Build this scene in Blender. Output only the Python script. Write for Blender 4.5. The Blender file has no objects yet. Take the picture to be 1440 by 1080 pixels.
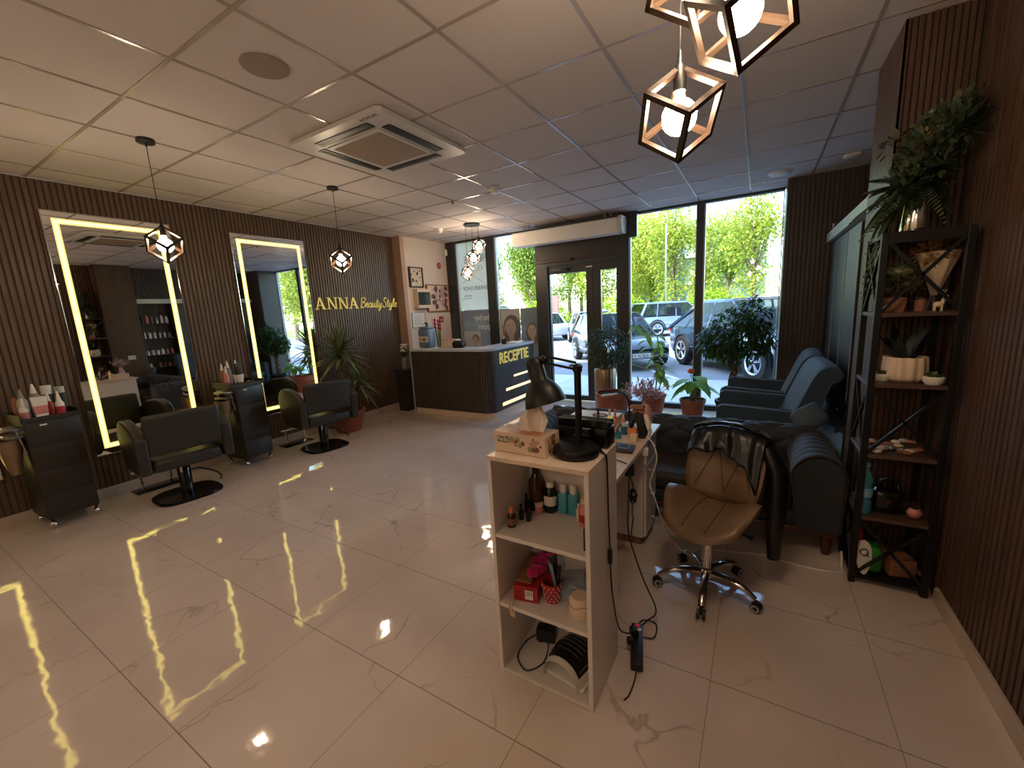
import bpy, bmesh, math, random
from mathutils import Vector, Matrix

# ------------------------------------------------------------------ camera, sky, sun, exposure
scene = bpy.context.scene
C = scene.collection
PI = math.pi
cam_data = bpy.data.cameras.new('camera')
cam_data.sensor_fit = 'HORIZONTAL'
cam_data.sensor_width = 36.0
cam_data.lens = 36.0 * 580.17 / 1440.0
cam_data.clip_start = 0.02
cam_data.clip_end = 300
cam = bpy.data.objects.new('camera', cam_data)
C.objects.link(cam)
_yaw, _pitch, _roll = 0.5420, -0.1760, -0.0534
_f = Vector((-math.sin(_yaw) * math.cos(_pitch), math.cos(_yaw) * math.cos(_pitch), math.sin(_pitch)))
_r = Vector((math.cos(_yaw), math.sin(_yaw), 0))
_u = _r.cross(_f)
_r2 = math.cos(_roll) * _r + math.sin(_roll) * _u
_u2 = -math.sin(_roll) * _r + math.cos(_roll) * _u
_m = Matrix((_r2, _u2, -_f)).transposed().to_4x4()
_m.translation = Vector((2.558, -0.545, 1.568))
cam.matrix_world = _m
scene.camera = cam

scene.view_settings.view_transform = 'Standard'
scene.view_settings.look = 'None'
scene.view_settings.exposure = 1.3
scene.view_settings.gamma = 1.0
scene.view_settings.use_curve_mapping = False
scene.cycles.caustics_reflective = False

SUN_EL = math.radians(48)
world = bpy.data.worlds.new('world')
scene.world = world
world.use_nodes = True
_nt = world.node_tree
_nt.nodes.clear()
_sky = _nt.nodes.new('ShaderNodeTexSky')
_sky.sky_type = 'NISHITA'
_sky.sun_disc = False
_sky.sun_elevation = SUN_EL
_sky.sun_rotation = math.radians(215)
_sky.air_density = 1.0
_sky.dust_density = 0.6
_sky.ozone_density = 1.0
_bg = _nt.nodes.new('ShaderNodeBackground')
_bg.inputs['Strength'].default_value = 0.58
_out = _nt.nodes.new('ShaderNodeOutputWorld')
_nt.links.new(_sky.outputs[0], _bg.inputs[0])
_nt.links.new(_bg.outputs[0], _out.inputs[0])

_sl = bpy.data.lights.new('sun', 'SUN')
_sl.energy = 4.3
_sl.angle = math.radians(0.6)
_sl.color = (1.0, 0.95, 0.86)
_so = bpy.data.objects.new('sun', _sl)
C.objects.link(_so)
_sd = Vector((-0.45, -0.55, 0.0)).normalized() * math.cos(SUN_EL) + Vector((0, 0, math.sin(SUN_EL)))
_so.rotation_euler = _sd.to_track_quat('Z', 'Y').to_euler()
_so.location = (0, 0, 20)

BULB = 42.0      # emission of the pendant bulbs
STRIP = 1.45      # emission of the mirror light strips

# ------------------------------------------------------------------ materials
def lin(c):
    c = c / 255.0
    return c / 12.92 if c <= 0.04045 else ((c + 0.055) / 1.055) ** 2.4
def rgb(*c):
    return tuple(lin(v) for v in c) + (1.0,)

def mat(name, col, rough=0.5, metal=0.0, spec=0.5, emit=None, es=0.0, coat=0.0, sheen=0.0, trans=0.0,
        var=0.0, vscale=8.0, vstretch=(1, 1, 1), col2=None, bump=0.0, bscale=60.0, alpha=1.0):
    m = bpy.data.materials.new(name)
    m.use_nodes = True
    nt = m.node_tree
    b = nt.nodes['Principled BSDF']
    b.inputs['Base Color'].default_value = col
    b.inputs['Roughness'].default_value = rough
    b.inputs['Metallic'].default_value = metal
    b.inputs['Specular IOR Level'].default_value = spec
    b.inputs['Coat Weight'].default_value = coat
    b.inputs['Sheen Weight'].default_value = sheen
    b.inputs['Transmission Weight'].default_value = trans
    b.inputs['Alpha'].default_value = alpha
    if emit:
        b.inputs['Emission Color'].default_value = emit
        b.inputs['Emission Strength'].default_value = es
    tc = None
    if var or bump:
        tc = nt.nodes.new('ShaderNodeTexCoord')
    if var:
        mp = nt.nodes.new('ShaderNodeMapping')
        mp.inputs['Scale'].default_value = vstretch
        nz = nt.nodes.new('ShaderNodeTexNoise')
        nz.inputs['Scale'].default_value = vscale
        nz.inputs['Detail'].default_value = 5
        cr = nt.nodes.new('ShaderNodeValToRGB')
        c2 = col2 or tuple(v * 0.45 for v in col[:3]) + (1,)
        cr.color_ramp.elements[0].position = 0.5 - 0.25 / max(var, 0.01) * 0.5
        cr.color_ramp.elements[1].position = min(1.0, 0.5 + 0.25 / max(var, 0.01) * 0.5)
        cr.color_ramp.elements[0].color = c2
        cr.color_ramp.elements[1].color = col
        nt.links.new(tc.outputs['Object'], mp.inputs[0])
        nt.links.new(mp.outputs[0], nz.inputs['Vector'])
        nt.links.new(nz.outputs['Fac'], cr.inputs[0])
        nt.links.new(cr.outputs[0], b.inputs['Base Color'])
    if bump:
        nz2 = nt.nodes.new('ShaderNodeTexNoise')
        nz2.inputs['Scale'].default_value = bscale
        bp = nt.nodes.new('ShaderNodeBump')
        bp.inputs['Strength'].default_value = bump
        bp.inputs['Distance'].default_value = 0.01
        nt.links.new(tc.outputs['Object'], nz2.inputs['Vector'])
        nt.links.new(nz2.outputs['Fac'], bp.inputs['Height'])
        nt.links.new(bp.outputs[0], b.inputs['Normal'])
    return m

def leafmat(name, col, col2, tr=0.35, rough=0.45):
    """leaf: diffuse + translucent + a little gloss, colour varying from leaf to leaf"""
    m = bpy.data.materials.new(name)
    m.use_nodes = True
    nt = m.node_tree
    nt.nodes.clear()
    out = nt.nodes.new('ShaderNodeOutputMaterial')
    geo = nt.nodes.new('ShaderNodeNewGeometry')
    cr = nt.nodes.new('ShaderNodeValToRGB')
    cr.color_ramp.elements[0].color = col2
    cr.color_ramp.elements[1].color = col
    nt.links.new(geo.outputs['Random Per Island'], cr.inputs[0])
    d = nt.nodes.new('ShaderNodeBsdfPrincipled')
    d.inputs['Roughness'].default_value = rough
    t = nt.nodes.new('ShaderNodeBsdfTranslucent')
    mx = nt.nodes.new('ShaderNodeMixShader')
    mx.inputs[0].default_value = tr
    nt.links.new(cr.outputs[0], d.inputs['Base Color'])
    nt.links.new(cr.outputs[0], t.inputs['Color'])
    nt.links.new(d.outputs[0], mx.inputs[1])
    nt.links.new(t.outputs[0], mx.inputs[2])
    nt.links.new(mx.outputs[0], out.inputs[0])
    return m

def glassmat(name, tint=(0.93, 0.97, 0.96, 1), refl=1.0, frost=None, frost_a=0.0):
    """thin window glass: lets light straight through, reflects by fresnel; optional frosted film"""
    m = bpy.data.materials.new(name)
    m.use_nodes = True
    nt = m.node_tree
    nt.nodes.clear()
    out = nt.nodes.new('ShaderNodeOutputMaterial')
    tr = nt.nodes.new('ShaderNodeBsdfTransparent')
    tr.inputs[0].default_value = tint
    gl = nt.nodes.new('ShaderNodeBsdfGlossy')
    gl.inputs['Roughness'].default_value = 0.0
    gl.inputs['Color'].default_value = (refl, refl, refl, 1)
    fr = nt.nodes.new('ShaderNodeFresnel')
    gb = nt.nodes.new('ShaderNodeNewGeometry')
    io = nt.nodes.new('ShaderNodeMapRange')          # same reflectance entering and leaving the thin pane
    io.inputs['To Min'].default_value = 1.30
    io.inputs['To Max'].default_value = 1.0 / 1.30
    nt.links.new(gb.outputs['Backfacing'], io.inputs['Value'])
    nt.links.new(io.outputs[0], fr.inputs[0])
    mx = nt.nodes.new('ShaderNodeMixShader')
    nt.links.new(fr.outputs[0], mx.inputs[0])
    nt.links.new(tr.outputs[0], mx.inputs[1])
    nt.links.new(gl.outputs[0], mx.inputs[2])
    last = mx
    if frost:
        df = nt.nodes.new('ShaderNodeBsdfDiffuse')
        df.inputs[0].default_value = frost
        tl = nt.nodes.new('ShaderNodeBsdfTranslucent')
        tl.inputs[0].default_value = frost
        m2 = nt.nodes.new('ShaderNodeMixShader')
        m2.inputs[0].default_value = 0.6
        nt.links.new(df.outputs[0], m2.inputs[1])
        nt.links.new(tl.outputs[0], m2.inputs[2])
        m3 = nt.nodes.new('ShaderNodeMixShader')
        m3.inputs[0].default_value = frost_a
        nt.links.new(mx.outputs[0], m3.inputs[1])
        nt.links.new(m2.outputs[0], m3.inputs[2])
        last = m3
    nt.links.new(last.outputs[0], out.inputs[0])
    return m

def woodmat(name, c1, c2, rough=0.45, axis=2, scale=9.0, spec=0.4):
    st = [14, 14, 14]
    st[axis] = 0.9
    return mat(name, c1, rough, spec=spec, var=0.55, vscale=scale * 0.4, vstretch=tuple(st), col2=c2)

def floor_material():
    m = bpy.data.materials.new('polished_marble_tile')
    m.use_nodes = True
    nt = m.node_tree
    N, Lk = nt.nodes, nt.links
    b = N['Principled BSDF']
    tc = N.new('ShaderNodeTexCoord')
    base = N.new('ShaderNodeTexNoise')
    base.inputs['Scale'].default_value = 1.6
    base.inputs['Detail'].default_value = 4
    cr = N.new('ShaderNodeValToRGB')
    cr.color_ramp.elements[0].position = 0.3
    cr.color_ramp.elements[0].color = rgb(208, 190, 178)
    cr.color_ramp.elements[1].position = 0.7
    cr.color_ramp.elements[1].color = rgb(224, 207, 195)
    Lk.new(tc.outputs['Object'], base.inputs['Vector'])
    Lk.new(base.outputs['Fac'], cr.inputs[0])
    # tile index -> every tile carries its own piece of vein pattern
    sep = N.new('ShaderNodeSeparateXYZ')
    Lk.new(tc.outputs['Object'], sep.inputs[0])
    def math_node(op, a, bval=None, c=None):
        n = N.new('ShaderNodeMath'); n.operation = op
        for i, v in enumerate((a, bval, c)):
            if v is None: continue
            if isinstance(v, (int, float)): n.inputs[i].default_value = v
            else: Lk.new(v, n.inputs[i])
        return n.outputs[0]
    tx = math_node('DIVIDE', math_node('SUBTRACT', sep.outputs[0], 1.25 - 12.0), 0.6)
    ty = math_node('DIVIDE', math_node('SUBTRACT', sep.outputs[1], 0.515 - 12.0), 0.6)
    ix, iy = math_node('FLOOR', tx), math_node('FLOOR', ty)
    comb = N.new('ShaderNodeCombineXYZ')
    Lk.new(math_node('MULTIPLY', ix, 3.17), comb.inputs[0])
    Lk.new(math_node('MULTIPLY', iy, 5.31), comb.inputs[1])
    off = N.new('ShaderNodeVectorMath'); off.operation = 'ADD'
    Lk.new(tc.outputs['Object'], off.inputs[0]); Lk.new(comb.outputs[0], off.inputs[1])
    warp = N.new('ShaderNodeTexNoise'); warp.inputs['Scale'].default_value = 2.2; warp.inputs['Detail'].default_value = 6
    Lk.new(off.outputs[0], warp.inputs['Vector'])
    wv = N.new('ShaderNodeVectorMath'); wv.operation = 'MULTIPLY_ADD'
    Lk.new(warp.outputs['Color'], wv.inputs[0]); wv.inputs[1].default_value = (0.55, 0.55, 0.55)
    Lk.new(off.outputs[0], wv.inputs[2])
    vor = N.new('ShaderNodeTexVoronoi'); vor.feature = 'DISTANCE_TO_EDGE'; vor.inputs['Scale'].default_value = 1.5
    Lk.new(wv.outputs[0], vor.inputs['Vector'])
    vr = N.new('ShaderNodeValToRGB')
    vr.color_ramp.elements[0].position = 0.0; vr.color_ramp.elements[0].color = (1, 1, 1, 1)
    vr.color_ramp.elements[1].position = 0.014; vr.color_ramp.elements[1].color = (0, 0, 0, 1)
    Lk.new(vor.outputs['Distance'], vr.inputs[0])
    patch = N.new('ShaderNodeTexNoise'); patch.inputs['Scale'].default_value = 1.9
    Lk.new(off.outputs[0], patch.inputs['Vector'])
    pr = N.new('ShaderNodeValToRGB')
    pr.color_ramp.elements[0].position = 0.46; pr.color_ramp.elements[1].position = 0.62
    Lk.new(patch.outputs['Fac'], pr.inputs[0])
    vf = math_node('MULTIPLY', vr.outputs[0], pr.outputs[0])
    vf = math_node('MULTIPLY', vf, 0.5)
    mixv = N.new('ShaderNodeMixRGB'); mixv.inputs[2].default_value = rgb(134, 104, 80)
    Lk.new(vf, mixv.inputs[0]); Lk.new(cr.outputs[0], mixv.inputs[1])
    # grout
    fx, fy = math_node('FRACT', tx), math_node('FRACT', ty)
    def edge(f, w):
        a = math_node('LESS_THAN', f, w); c = math_node('GREATER_THAN', f, 1 - w)
        return math_node('MAXIMUM', a, c)
    g = math_node('MAXIMUM', edge(fx, 0.0022), edge(fy, 0.0034))
    mixg = N.new('ShaderNodeMixRGB'); mixg.inputs[2].default_value = rgb(120, 104, 92)
    Lk.new(g, mixg.inputs[0]); Lk.new(mixv.outputs[0], mixg.inputs[1])
    Lk.new(mixg.outputs[0], b.inputs['Base Color'])
    rr = math_node('MULTIPLY_ADD', g, 0.4, 0.045)
    Lk.new(rr, b.inputs['Roughness'])
    b.inputs['Specular IOR Level'].default_value = 1.0
    # the glaze is not perfectly flat: reflections wobble and each tile sits a hair off level
    wob = N.new('ShaderNodeTexNoise'); wob.inputs['Scale'].default_value = 5.5; wob.inputs['Detail'].default_value = 2
    Lk.new(off.outputs[0], wob.inputs['Vector'])
    bp = N.new('ShaderNodeBump'); bp.inputs['Strength'].default_value = 0.09; bp.inputs['Distance'].default_value = 0.02
    Lk.new(wob.outputs['Fac'], bp.inputs['Height'])
    Lk.new(bp.outputs[0], b.inputs['Normal'])
    return m

M = {}
def mk(k, *a, **kw):
    M[k] = mat(k, *a, **kw)
mk('ceiling_tile', rgb(208, 200, 198), 0.9, spec=0.2, bump=0.15, bscale=220)
mk('white_metal', rgb(205, 203, 200), 0.35)
mk('grid_metal', rgb(166, 153, 145), 0.22, spec=1.0)
M['slat_wood'] = woodmat('slat_wood', rgb(112, 90, 72), rgb(84, 66, 52), 0.42)
mk('slat_gap', rgb(76, 59, 48), 0.8)
mk('slat_gap_dark', rgb(34, 25, 20), 0.8)
M['slat_dark'] = woodmat('slat_dark', rgb(88, 79, 75), rgb(64, 57, 53), 0.45)
M['slat_red'] = woodmat('slat_red', rgb(100, 74, 60), rgb(66, 46, 36), 0.45)
mk('wall_white', rgb(226, 208, 196), 0.8)
mk('wall_beige', rgb(190, 158, 136), 0.8)
mk('baseboard_tile', rgb(205, 190, 174), 0.25, var=0.4, vscale=4, col2=rgb(176, 158, 142))
mk('frame_dark', rgb(44, 47, 48), 0.4, spec=0.5)
mk('panel_dark', rgb(48, 42, 40), 0.45)
mk('facade', rgb(150, 146, 140), 0.8)
mk('black_plastic', rgb(24, 23, 23), 0.4)
mk('black_gloss', rgb(16, 16, 17), 0.15)
mk('black_matte', rgb(14, 14, 14), 0.42, spec=0.35)
mk('chrome', rgb(225, 222, 216), 0.12, metal=1.0)
mk('steel', rgb(170, 168, 165), 0.28, metal=1.0)
mk('bronze', rgb(58, 43, 33), 0.4, metal=0.2)
mk('mirror', (0.86, 0.87, 0.86, 1), 0.01, metal=1.0)
mk('chair_leather', rgb(44, 41, 37), 0.42, bump=0.08, bscale=120)
mk('trolley_black', rgb(44, 40, 36), 0.45, bump=0.05, bscale=200)
mk('velvet', rgb(40, 44, 50), 0.7, sheen=0.08)
mk('velvet_blue', rgb(46, 66, 84), 0.7, sheen=0.08)
mk('piping', rgb(70, 82, 92), 0.6)
mk('sofa_seat', rgb(46, 35, 31), 0.6)
M['red_wood'] = woodmat('red_wood', rgb(96, 48, 34), rgb(60, 28, 20), 0.35, axis=0)
mk('tan_leather', rgb(136, 108, 80), 0.36, var=0.5, vscale=5, col2=rgb(104, 80, 58), bump=0.05, bscale=90)
mk('stitch', rgb(92, 64, 40), 0.6)
mk('jacket', rgb(11, 11, 12), 0.34, bump=0.3, bscale=30)
mk('grey_trim', rgb(176, 176, 172), 0.4)
M['laminate'] = woodmat('laminate', rgb(226, 206, 188), rgb(212, 190, 170), 0.3, axis=1, scale=6)
mk('laminate_white', rgb(222, 214, 208), 0.35)
mk('terracotta', rgb(158, 90, 68), 0.65, var=0.4, vscale=9, col2=rgb(136, 74, 54))
mk('soil', rgb(48, 34, 24), 0.95, bump=0.8, bscale=80)
mk('bark', rgb(112, 86, 62), 0.85, bump=0.6, bscale=50, var=0.6, vscale=14, col2=rgb(70, 52, 38))
mk('tree_bark', rgb(126, 108, 90), 0.9)
mk('stem_green', rgb(92, 120, 56), 0.5)
M['leaf_palm'] = leafmat('leaf_palm', rgb(134, 144, 98), rgb(78, 92, 58), 0.25)
M['leaf_ficus'] = leafmat('leaf_ficus', rgb(70, 104, 44), rgb(34, 64, 26), 0.35, 0.5)
M['leaf_bush'] = leafmat('leaf_bush', rgb(96, 108, 80), rgb(44, 60, 38), 0.2, 0.75)
M['leaf_lime'] = leafmat('leaf_lime', rgb(150, 196, 72), rgb(92, 150, 44), 0.45)
M['leaf_tall'] = leafmat('leaf_tall', rgb(170, 196, 84), rgb(100, 142, 56), 0.45)
M['leaf_fern'] = leafmat('leaf_fern', rgb(100, 114, 86), rgb(62, 80, 60), 0.22)
M['leaf_tree'] = leafmat('leaf_tree', rgb(214, 212, 96), rgb(128, 156, 56), 0.4, 0.6)
M['leaf_tree_dark'] = leafmat('leaf_tree_dark', rgb(184, 196, 92), rgb(92, 126, 52), 0.35, 0.6)
M['leaf_hedge'] = leafmat('leaf_hedge', rgb(206, 214, 60), rgb(120, 164, 40), 0.4, 0.6)
M['moss'] = leafmat('moss', rgb(98, 102, 72), rgb(60, 66, 46), 0.1)
M['snake_leaf'] = leafmat('snake_leaf', rgb(36, 48, 40), rgb(22, 32, 26), 0.05)
M['gold_leaf'] = leafmat('gold_leaf', rgb(206, 160, 96), rgb(140, 98, 54), 0.2)
M['pink_dry'] = leafmat('pink_dry', rgb(220, 192, 196), rgb(178, 142, 150), 0.35)
mk('gold', rgb(214, 190, 96), 0.35, emit=rgb(226, 206, 110), es=0.14)  # slight self-glow put into the colour of the letters and yellow bottle
mk('gold_metal', rgb(200, 150, 70), 0.3, metal=1.0)
mk('white_paint', rgb(228, 224, 218), 0.45)
mk('paper', rgb(236, 232, 226), 0.7)
mk('cream', rgb(222, 198, 172), 0.6)
mk('bulb', (1, 0.86, 0.6, 1), 0.5, emit=(1.0, 0.76, 0.51, 1), es=BULB)
mk('strip_core', (1, 0.95, 0.6, 1), 0.5, emit=(1.0, 0.80, 0.17, 1), es=STRIP)
mk('strip_edge', (1, 0.9, 0.4, 1), 0.5, emit=(1.0, 0.74, 0.20, 1), es=0.42)
mk('warm_strip', (1, 0.9, 0.6, 1), 0.5, emit=(1.0, 0.60, 0.24, 1), es=0.8)
M['glass'] = glassmat('glass')
M['glass_side'] = glassmat('car_glass', (0.30, 0.36, 0.40, 1), 1.0)
M['film_white'] = glassmat('film_white', frost=rgb(214, 206, 192), frost_a=0.8)
M['film_grey'] = glassmat('film_grey', (0.5, 0.5, 0.5, 1), frost=rgb(140, 130, 120), frost_a=0.85)
M['floor'] = floor_material()
mk('teal_liquid', rgb(66, 150, 168), 0.15, alpha=1.0)
mk('amber', rgb(60, 34, 20), 0.15)
mk('pink', rgb(206, 130, 126), 0.4)
mk('hot_pink', rgb(190, 40, 96), 0.35)
mk('red', rgb(166, 34, 40), 0.4)
mk('label_white', rgb(224, 218, 210), 0.55)
mk('label_dark', rgb(30, 30, 34), 0.5)
mk('orange', rgb(214, 120, 64), 0.5)
mk('blue_plastic', rgb(116, 140, 166), 0.3)
mk('aqua', rgb(90, 180, 200), 0.15)
mk('green', rgb(48, 128, 48), 0.5)
mk('brown_lab', rgb(140, 92, 66), 0.6)
mk('tissue', rgb(232, 220, 206), 0.85)
mk('skin_print', rgb(172, 158, 150), 0.8)
mk('hair_print', rgb(104, 96, 92), 0.8)
mk('print_grey', rgb(176, 178, 176), 0.8)
mk('print_mid', rgb(138, 132, 128), 0.8)
mk('text_grey', rgb(118, 118, 108), 0.7)
mk('text_light', rgb(206, 206, 202), 0.7)
mk('tyre', rgb(30, 30, 32), 0.8)
mk('car_dark', rgb(54, 60, 66), 0.25, metal=0.3, coat=1.0)
mk('car_blue', rgb(46, 66, 92), 0.2, metal=0.3, coat=1.0)
mk('car_grey', rgb(122, 138, 168), 0.3, metal=0.3, coat=1.0)
mk('car_white', rgb(226, 228, 232), 0.3, coat=1.0)
mk('car_silver', rgb(176, 186, 196), 0.3, metal=0.4, coat=1.0)
mk('rim', rgb(196, 204, 214), 0.3, metal=0.7)
mk('tail_red', rgb(206, 40, 44), 0.25, emit=rgb(200, 30, 40), es=0.15)
mk('lamp_clear', rgb(200, 210, 220), 0.15)
mk('pavement', rgb(206, 206, 208), 0.8, var=0.5, vscale=3, col2=rgb(186, 187, 190))
mk('asphalt', rgb(150, 152, 158), 0.85, var=0.4, vscale=2, col2=rgb(132, 135, 142))
mk('road_paint', rgb(232, 232, 234), 0.7)
mk('grass', rgb(126, 160, 60), 0.9)
mk('far_wall', rgb(170, 168, 168), 0.8)
mk('far_window', rgb(110, 130, 160), 0.2)
mk('sign_brown', rgb(138, 104, 92), 0.6)

# ------------------------------------------------------------------ mesh helper
def V3(p): return Vector(p)

class MB:
    def __init__(self, o=(0, 0, 0)):
        self.bm = bmesh.new(); self.o = Vector(o); self.mats = []; self.ci = 0
    def m(self, key):
        mt = M[key] if isinstance(key, str) else key
        if mt not in self.mats: self.mats.append(mt)
        self.ci = self.mats.index(mt)
        return self
    def _done(self, geom):
        for f in geom:
            if isinstance(f, bmesh.types.BMFace): f.material_index = self.ci
    def _newfaces(self, n0):
        self.bm.faces.ensure_lookup_table()
        for f in self.bm.faces[n0:]: f.material_index = self.ci
    def face(self, pts):
        vs = [self.bm.verts.new(Vector(p) - self.o) for p in pts]
        f = self.bm.faces.new(vs); f.material_index = self.ci
        return f
    def boxm(self, mtx, size, bevel=0.0, seg=2):
        n0 = len(self.bm.faces)
        t = bmesh.new()
        bmesh.ops.create_cube(t, size=1.0)
        for v in t.verts: v.co = Vector((v.co.x * size[0], v.co.y * size[1], v.co.z * size[2]))
        if bevel > 0:
            bmesh.ops.bevel(t, geom=t.edges[:], offset=min(bevel, min(size) * 0.49), segments=seg, profile=0.5, affect='EDGES')
        self._merge(t, mtx)
        return self
    def _merge(self, t, mtx=None):
        mp = {}
        for v in t.verts:
            co = mtx @ v.co if mtx is not None else v.co
            mp[v] = self.bm.verts.new(co - self.o)
        for f in t.faces:
            try:
                nf = self.bm.faces.new([mp[v] for v in f.verts]); nf.material_index = self.ci
            except ValueError: pass
        t.free()
    def box(self, x0, x1, y0, y1, z0, z1, bevel=0.0, seg=2):
        return self.boxm(Matrix.Translation(((x0 + x1) / 2, (y0 + y1) / 2, (z0 + z1) / 2)),
                         (abs(x1 - x0), abs(y1 - y0), abs(z1 - z0)), bevel, seg)
    def boxc(self, c, size, rz=0.0, bevel=0.0, rx=0.0, ry=0.0, seg=2):
        mt = Matrix.Translation(c) @ Matrix.Rotation(rz, 4, 'Z') @ Matrix.Rotation(ry, 4, 'Y') @ Matrix.Rotation(rx, 4, 'X')
        return self.boxm(mt, size, bevel, seg)
    def tube(self, pts, r, seg=8, closed=False, caps=True, flat=None):
        pts = [Vector(p) for p in pts]
        n = len(pts)
        rs = r if isinstance(r, (list, tuple)) else [r] * n
        rings = []
        up = None
        for i in range(n):
            a = pts[(i - 1) % n] if (closed or i > 0) else pts[i]
            b = pts[(i + 1) % n] if (closed or i < n - 1) else pts[i]
            d = (b - a)
            if d.length < 1e-9: d = Vector((0, 0, 1))
            d.normalize()
            if up is None:
                up = Vector((0, 0, 1)) if abs(d.z) < 0.9 else Vector((1, 0, 0))
            s = d.cross(up)
            if s.length < 1e-6: s = d.orthogonal()
            s.normalize(); up = s.cross(d).normalized()
            ring = []
            for k in range(seg):
                an = 2 * PI * (k + 0.5) / seg
                off = s * math.cos(an) * rs[i] + up * math.sin(an) * rs[i] * (flat if flat else 1.0)
                ring.append(self.bm.verts.new(pts[i] + off - self.o))
            rings.append(ring)
        for i in range(n if closed else n - 1):
            A, B = rings[i], rings[(i + 1) % n]
            for k in range(seg):
                f = self.bm.faces.new((A[k], A[(k + 1) % seg], B[(k + 1) % seg], B[k])); f.material_index = self.ci
        if caps and not closed and seg > 2:
            f = self.bm.faces.new(list(reversed(rings[0]))); f.material_index = self.ci
            f = self.bm.faces.new(rings[-1]); f.material_index = self.ci
        return self
    def cyl(self, p0, p1, r0, r1=None, seg=16, caps=True):
        return self.tube([p0, p1], [r0, r0 if r1 is None else r1], seg, False, caps)
    def lathe(self, prof, c=(0, 0, 0), seg=24, mtx=None, wob=None):
        mt = mtx if mtx is not None else Matrix.Translation(c)
        rings = []
        for (r, z) in prof:
            if r < 1e-6:
                rings.append([self.bm.verts.new(mt @ Vector((0, 0, z)) - self.o)])
            else:
                rings.append([self.bm.verts.new(mt @ Vector((r * (1 + (wob(2 * PI * k / seg) if wob else 0)) * math.cos(2 * PI * k / seg),
                                                              r * (1 + (wob(2 * PI * k / seg) if wob else 0)) * math.sin(2 * PI * k / seg), z)) - self.o) for k in range(seg)])
        for A, B in zip(rings, rings[1:]):
            if len(A) == 1 and len(B) == 1: continue
            for k in range(seg):
                k2 = (k + 1) % seg
                if len(A) == 1: vs = (A[0], B[k2], B[k])
                elif len(B) == 1: vs = (A[k], A[k2], B[0])
                else: vs = (A[k], A[k2], B[k2], B[k])
                f = self.bm.faces.new(vs); f.material_index = self.ci
        return self
    def sphere(self, c, r, seg=16, rings=10, mtx=None):
        rr = r if isinstance(r, (tuple, list)) else (r, r, r)
        t = bmesh.new()
        bmesh.ops.create_uvsphere(t, u_segments=seg, v_segments=rings, radius=1.0)
        mt = (mtx if mtx is not None else Matrix.Translation(c)) @ Matrix.Diagonal((rr[0], rr[1], rr[2], 1))
        self._merge(t, mt)
        return self
    def prism(self, poly, axis, a0, a1):
        """poly: 2-D points; axis 'x' -> (y,z), 'y' -> (x,z), 'z' -> (x,y)"""
        def P(p, a):
            if axis == 'x': return Vector((a, p[0], p[1]))
            if axis == 'y': return Vector((p[0], a, p[1]))
            return Vector((p[0], p[1], a))
        A = [self.bm.verts.new(P(p, a0) - self.o) for p in poly]
        B = [self.bm.verts.new(P(p, a1) - self.o) for p in poly]
        n = len(poly)
        fs = [self.bm.faces.new(A), self.bm.faces.new(list(reversed(B)))]
        for i in range(n):
            fs.append(self.bm.faces.new((A[i], B[i], B[(i + 1) % n], A[(i + 1) % n])))
        for f in fs: f.material_index = self.ci
        return self
    def grid(self, fn, nu, nv, cu=False, cv=False):
        vs = [[self.bm.verts.new(Vector(fn(i / (nu if cu else nu - 1), j / (nv if cv else nv - 1))) - self.o) for j in range(nv)] for i in range(nu)]
        for i in range(nu if cu else nu - 1):
            for j in range(nv if cv else nv - 1):
                f = self.bm.faces.new((vs[i][j], vs[(i + 1) % nu][j], vs[(i + 1) % nu][(j + 1) % nv], vs[i][(j + 1) % nv]))
                f.material_index = self.ci
        return self
    def leaf(self, base, d, length, width, up=Vector((0, 0, 1)), droop=0.0, n=2, fold=0.0):
        """a leaf blade of n segments from base along d, pointed at its end"""
        d = Vector(d).normalized(); base = Vector(base)
        s = d.cross(up)
        if s.length < 1e-4: s = d.orthogonal()
        s.normalize()
        nrm = s.cross(d).normalized()
        prof = {2: (0.25, 1.0, 0.0), 3: (0.3, 1.0, 0.75, 0.0), 4: (0.25, 0.85, 1.0, 0.65, 0.0), 5: (0.5, 0.9, 1.0, 0.85, 0.5, 0.0)}[n]
        rows = []
        for i in range(n + 1):
            t = i / n
            p = base + d * length * t - Vector((0, 0, 1)) * droop * length * t * t
            w = width * 0.5 * prof[i]
            if w == 0: rows.append([self.bm.verts.new(p - self.o)])
            else:
                L = p - s * w + nrm * fold * w; R = p + s * w + nrm * fold * w
                rows.append([self.bm.verts.new(L - self.o), self.bm.verts.new(R - self.o)])
        for A, B in zip(rows, rows[1:]):
            f = self.bm.faces.new((A[0], A[1], B[1], B[0]) if len(B) == 2 else (A[0], A[1], B[0])); f.material_index = self.ci
        return self
    def text(self, body, size, mtx, extrude=0.004, align='LEFT', sx=1.0, bold=0.0):
        cu = bpy.data.curves.new('txt', 'FONT')
        cu.body = body; cu.size = size; cu.extrude = extrude; cu.align_x = align; cu.align_y = 'BOTTOM_BASELINE'
        cu.offset = bold
        cu.resolution_u = 4
        ob = bpy.data.objects.new('txt', cu)
        C.objects.link(ob)
        dg = bpy.context.evaluated_depsgraph_get()
        me = bpy.data.meshes.new_from_object(ob.evaluated_get(dg))
        t = bmesh.new(); t.from_mesh(me)
        self._merge(t, mtx @ Matrix.Diagonal((sx, 1, 1, 1)))
        bpy.data.objects.remove(ob); bpy.data.curves.remove(cu); bpy.data.meshes.remove(me)
        return self
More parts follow.
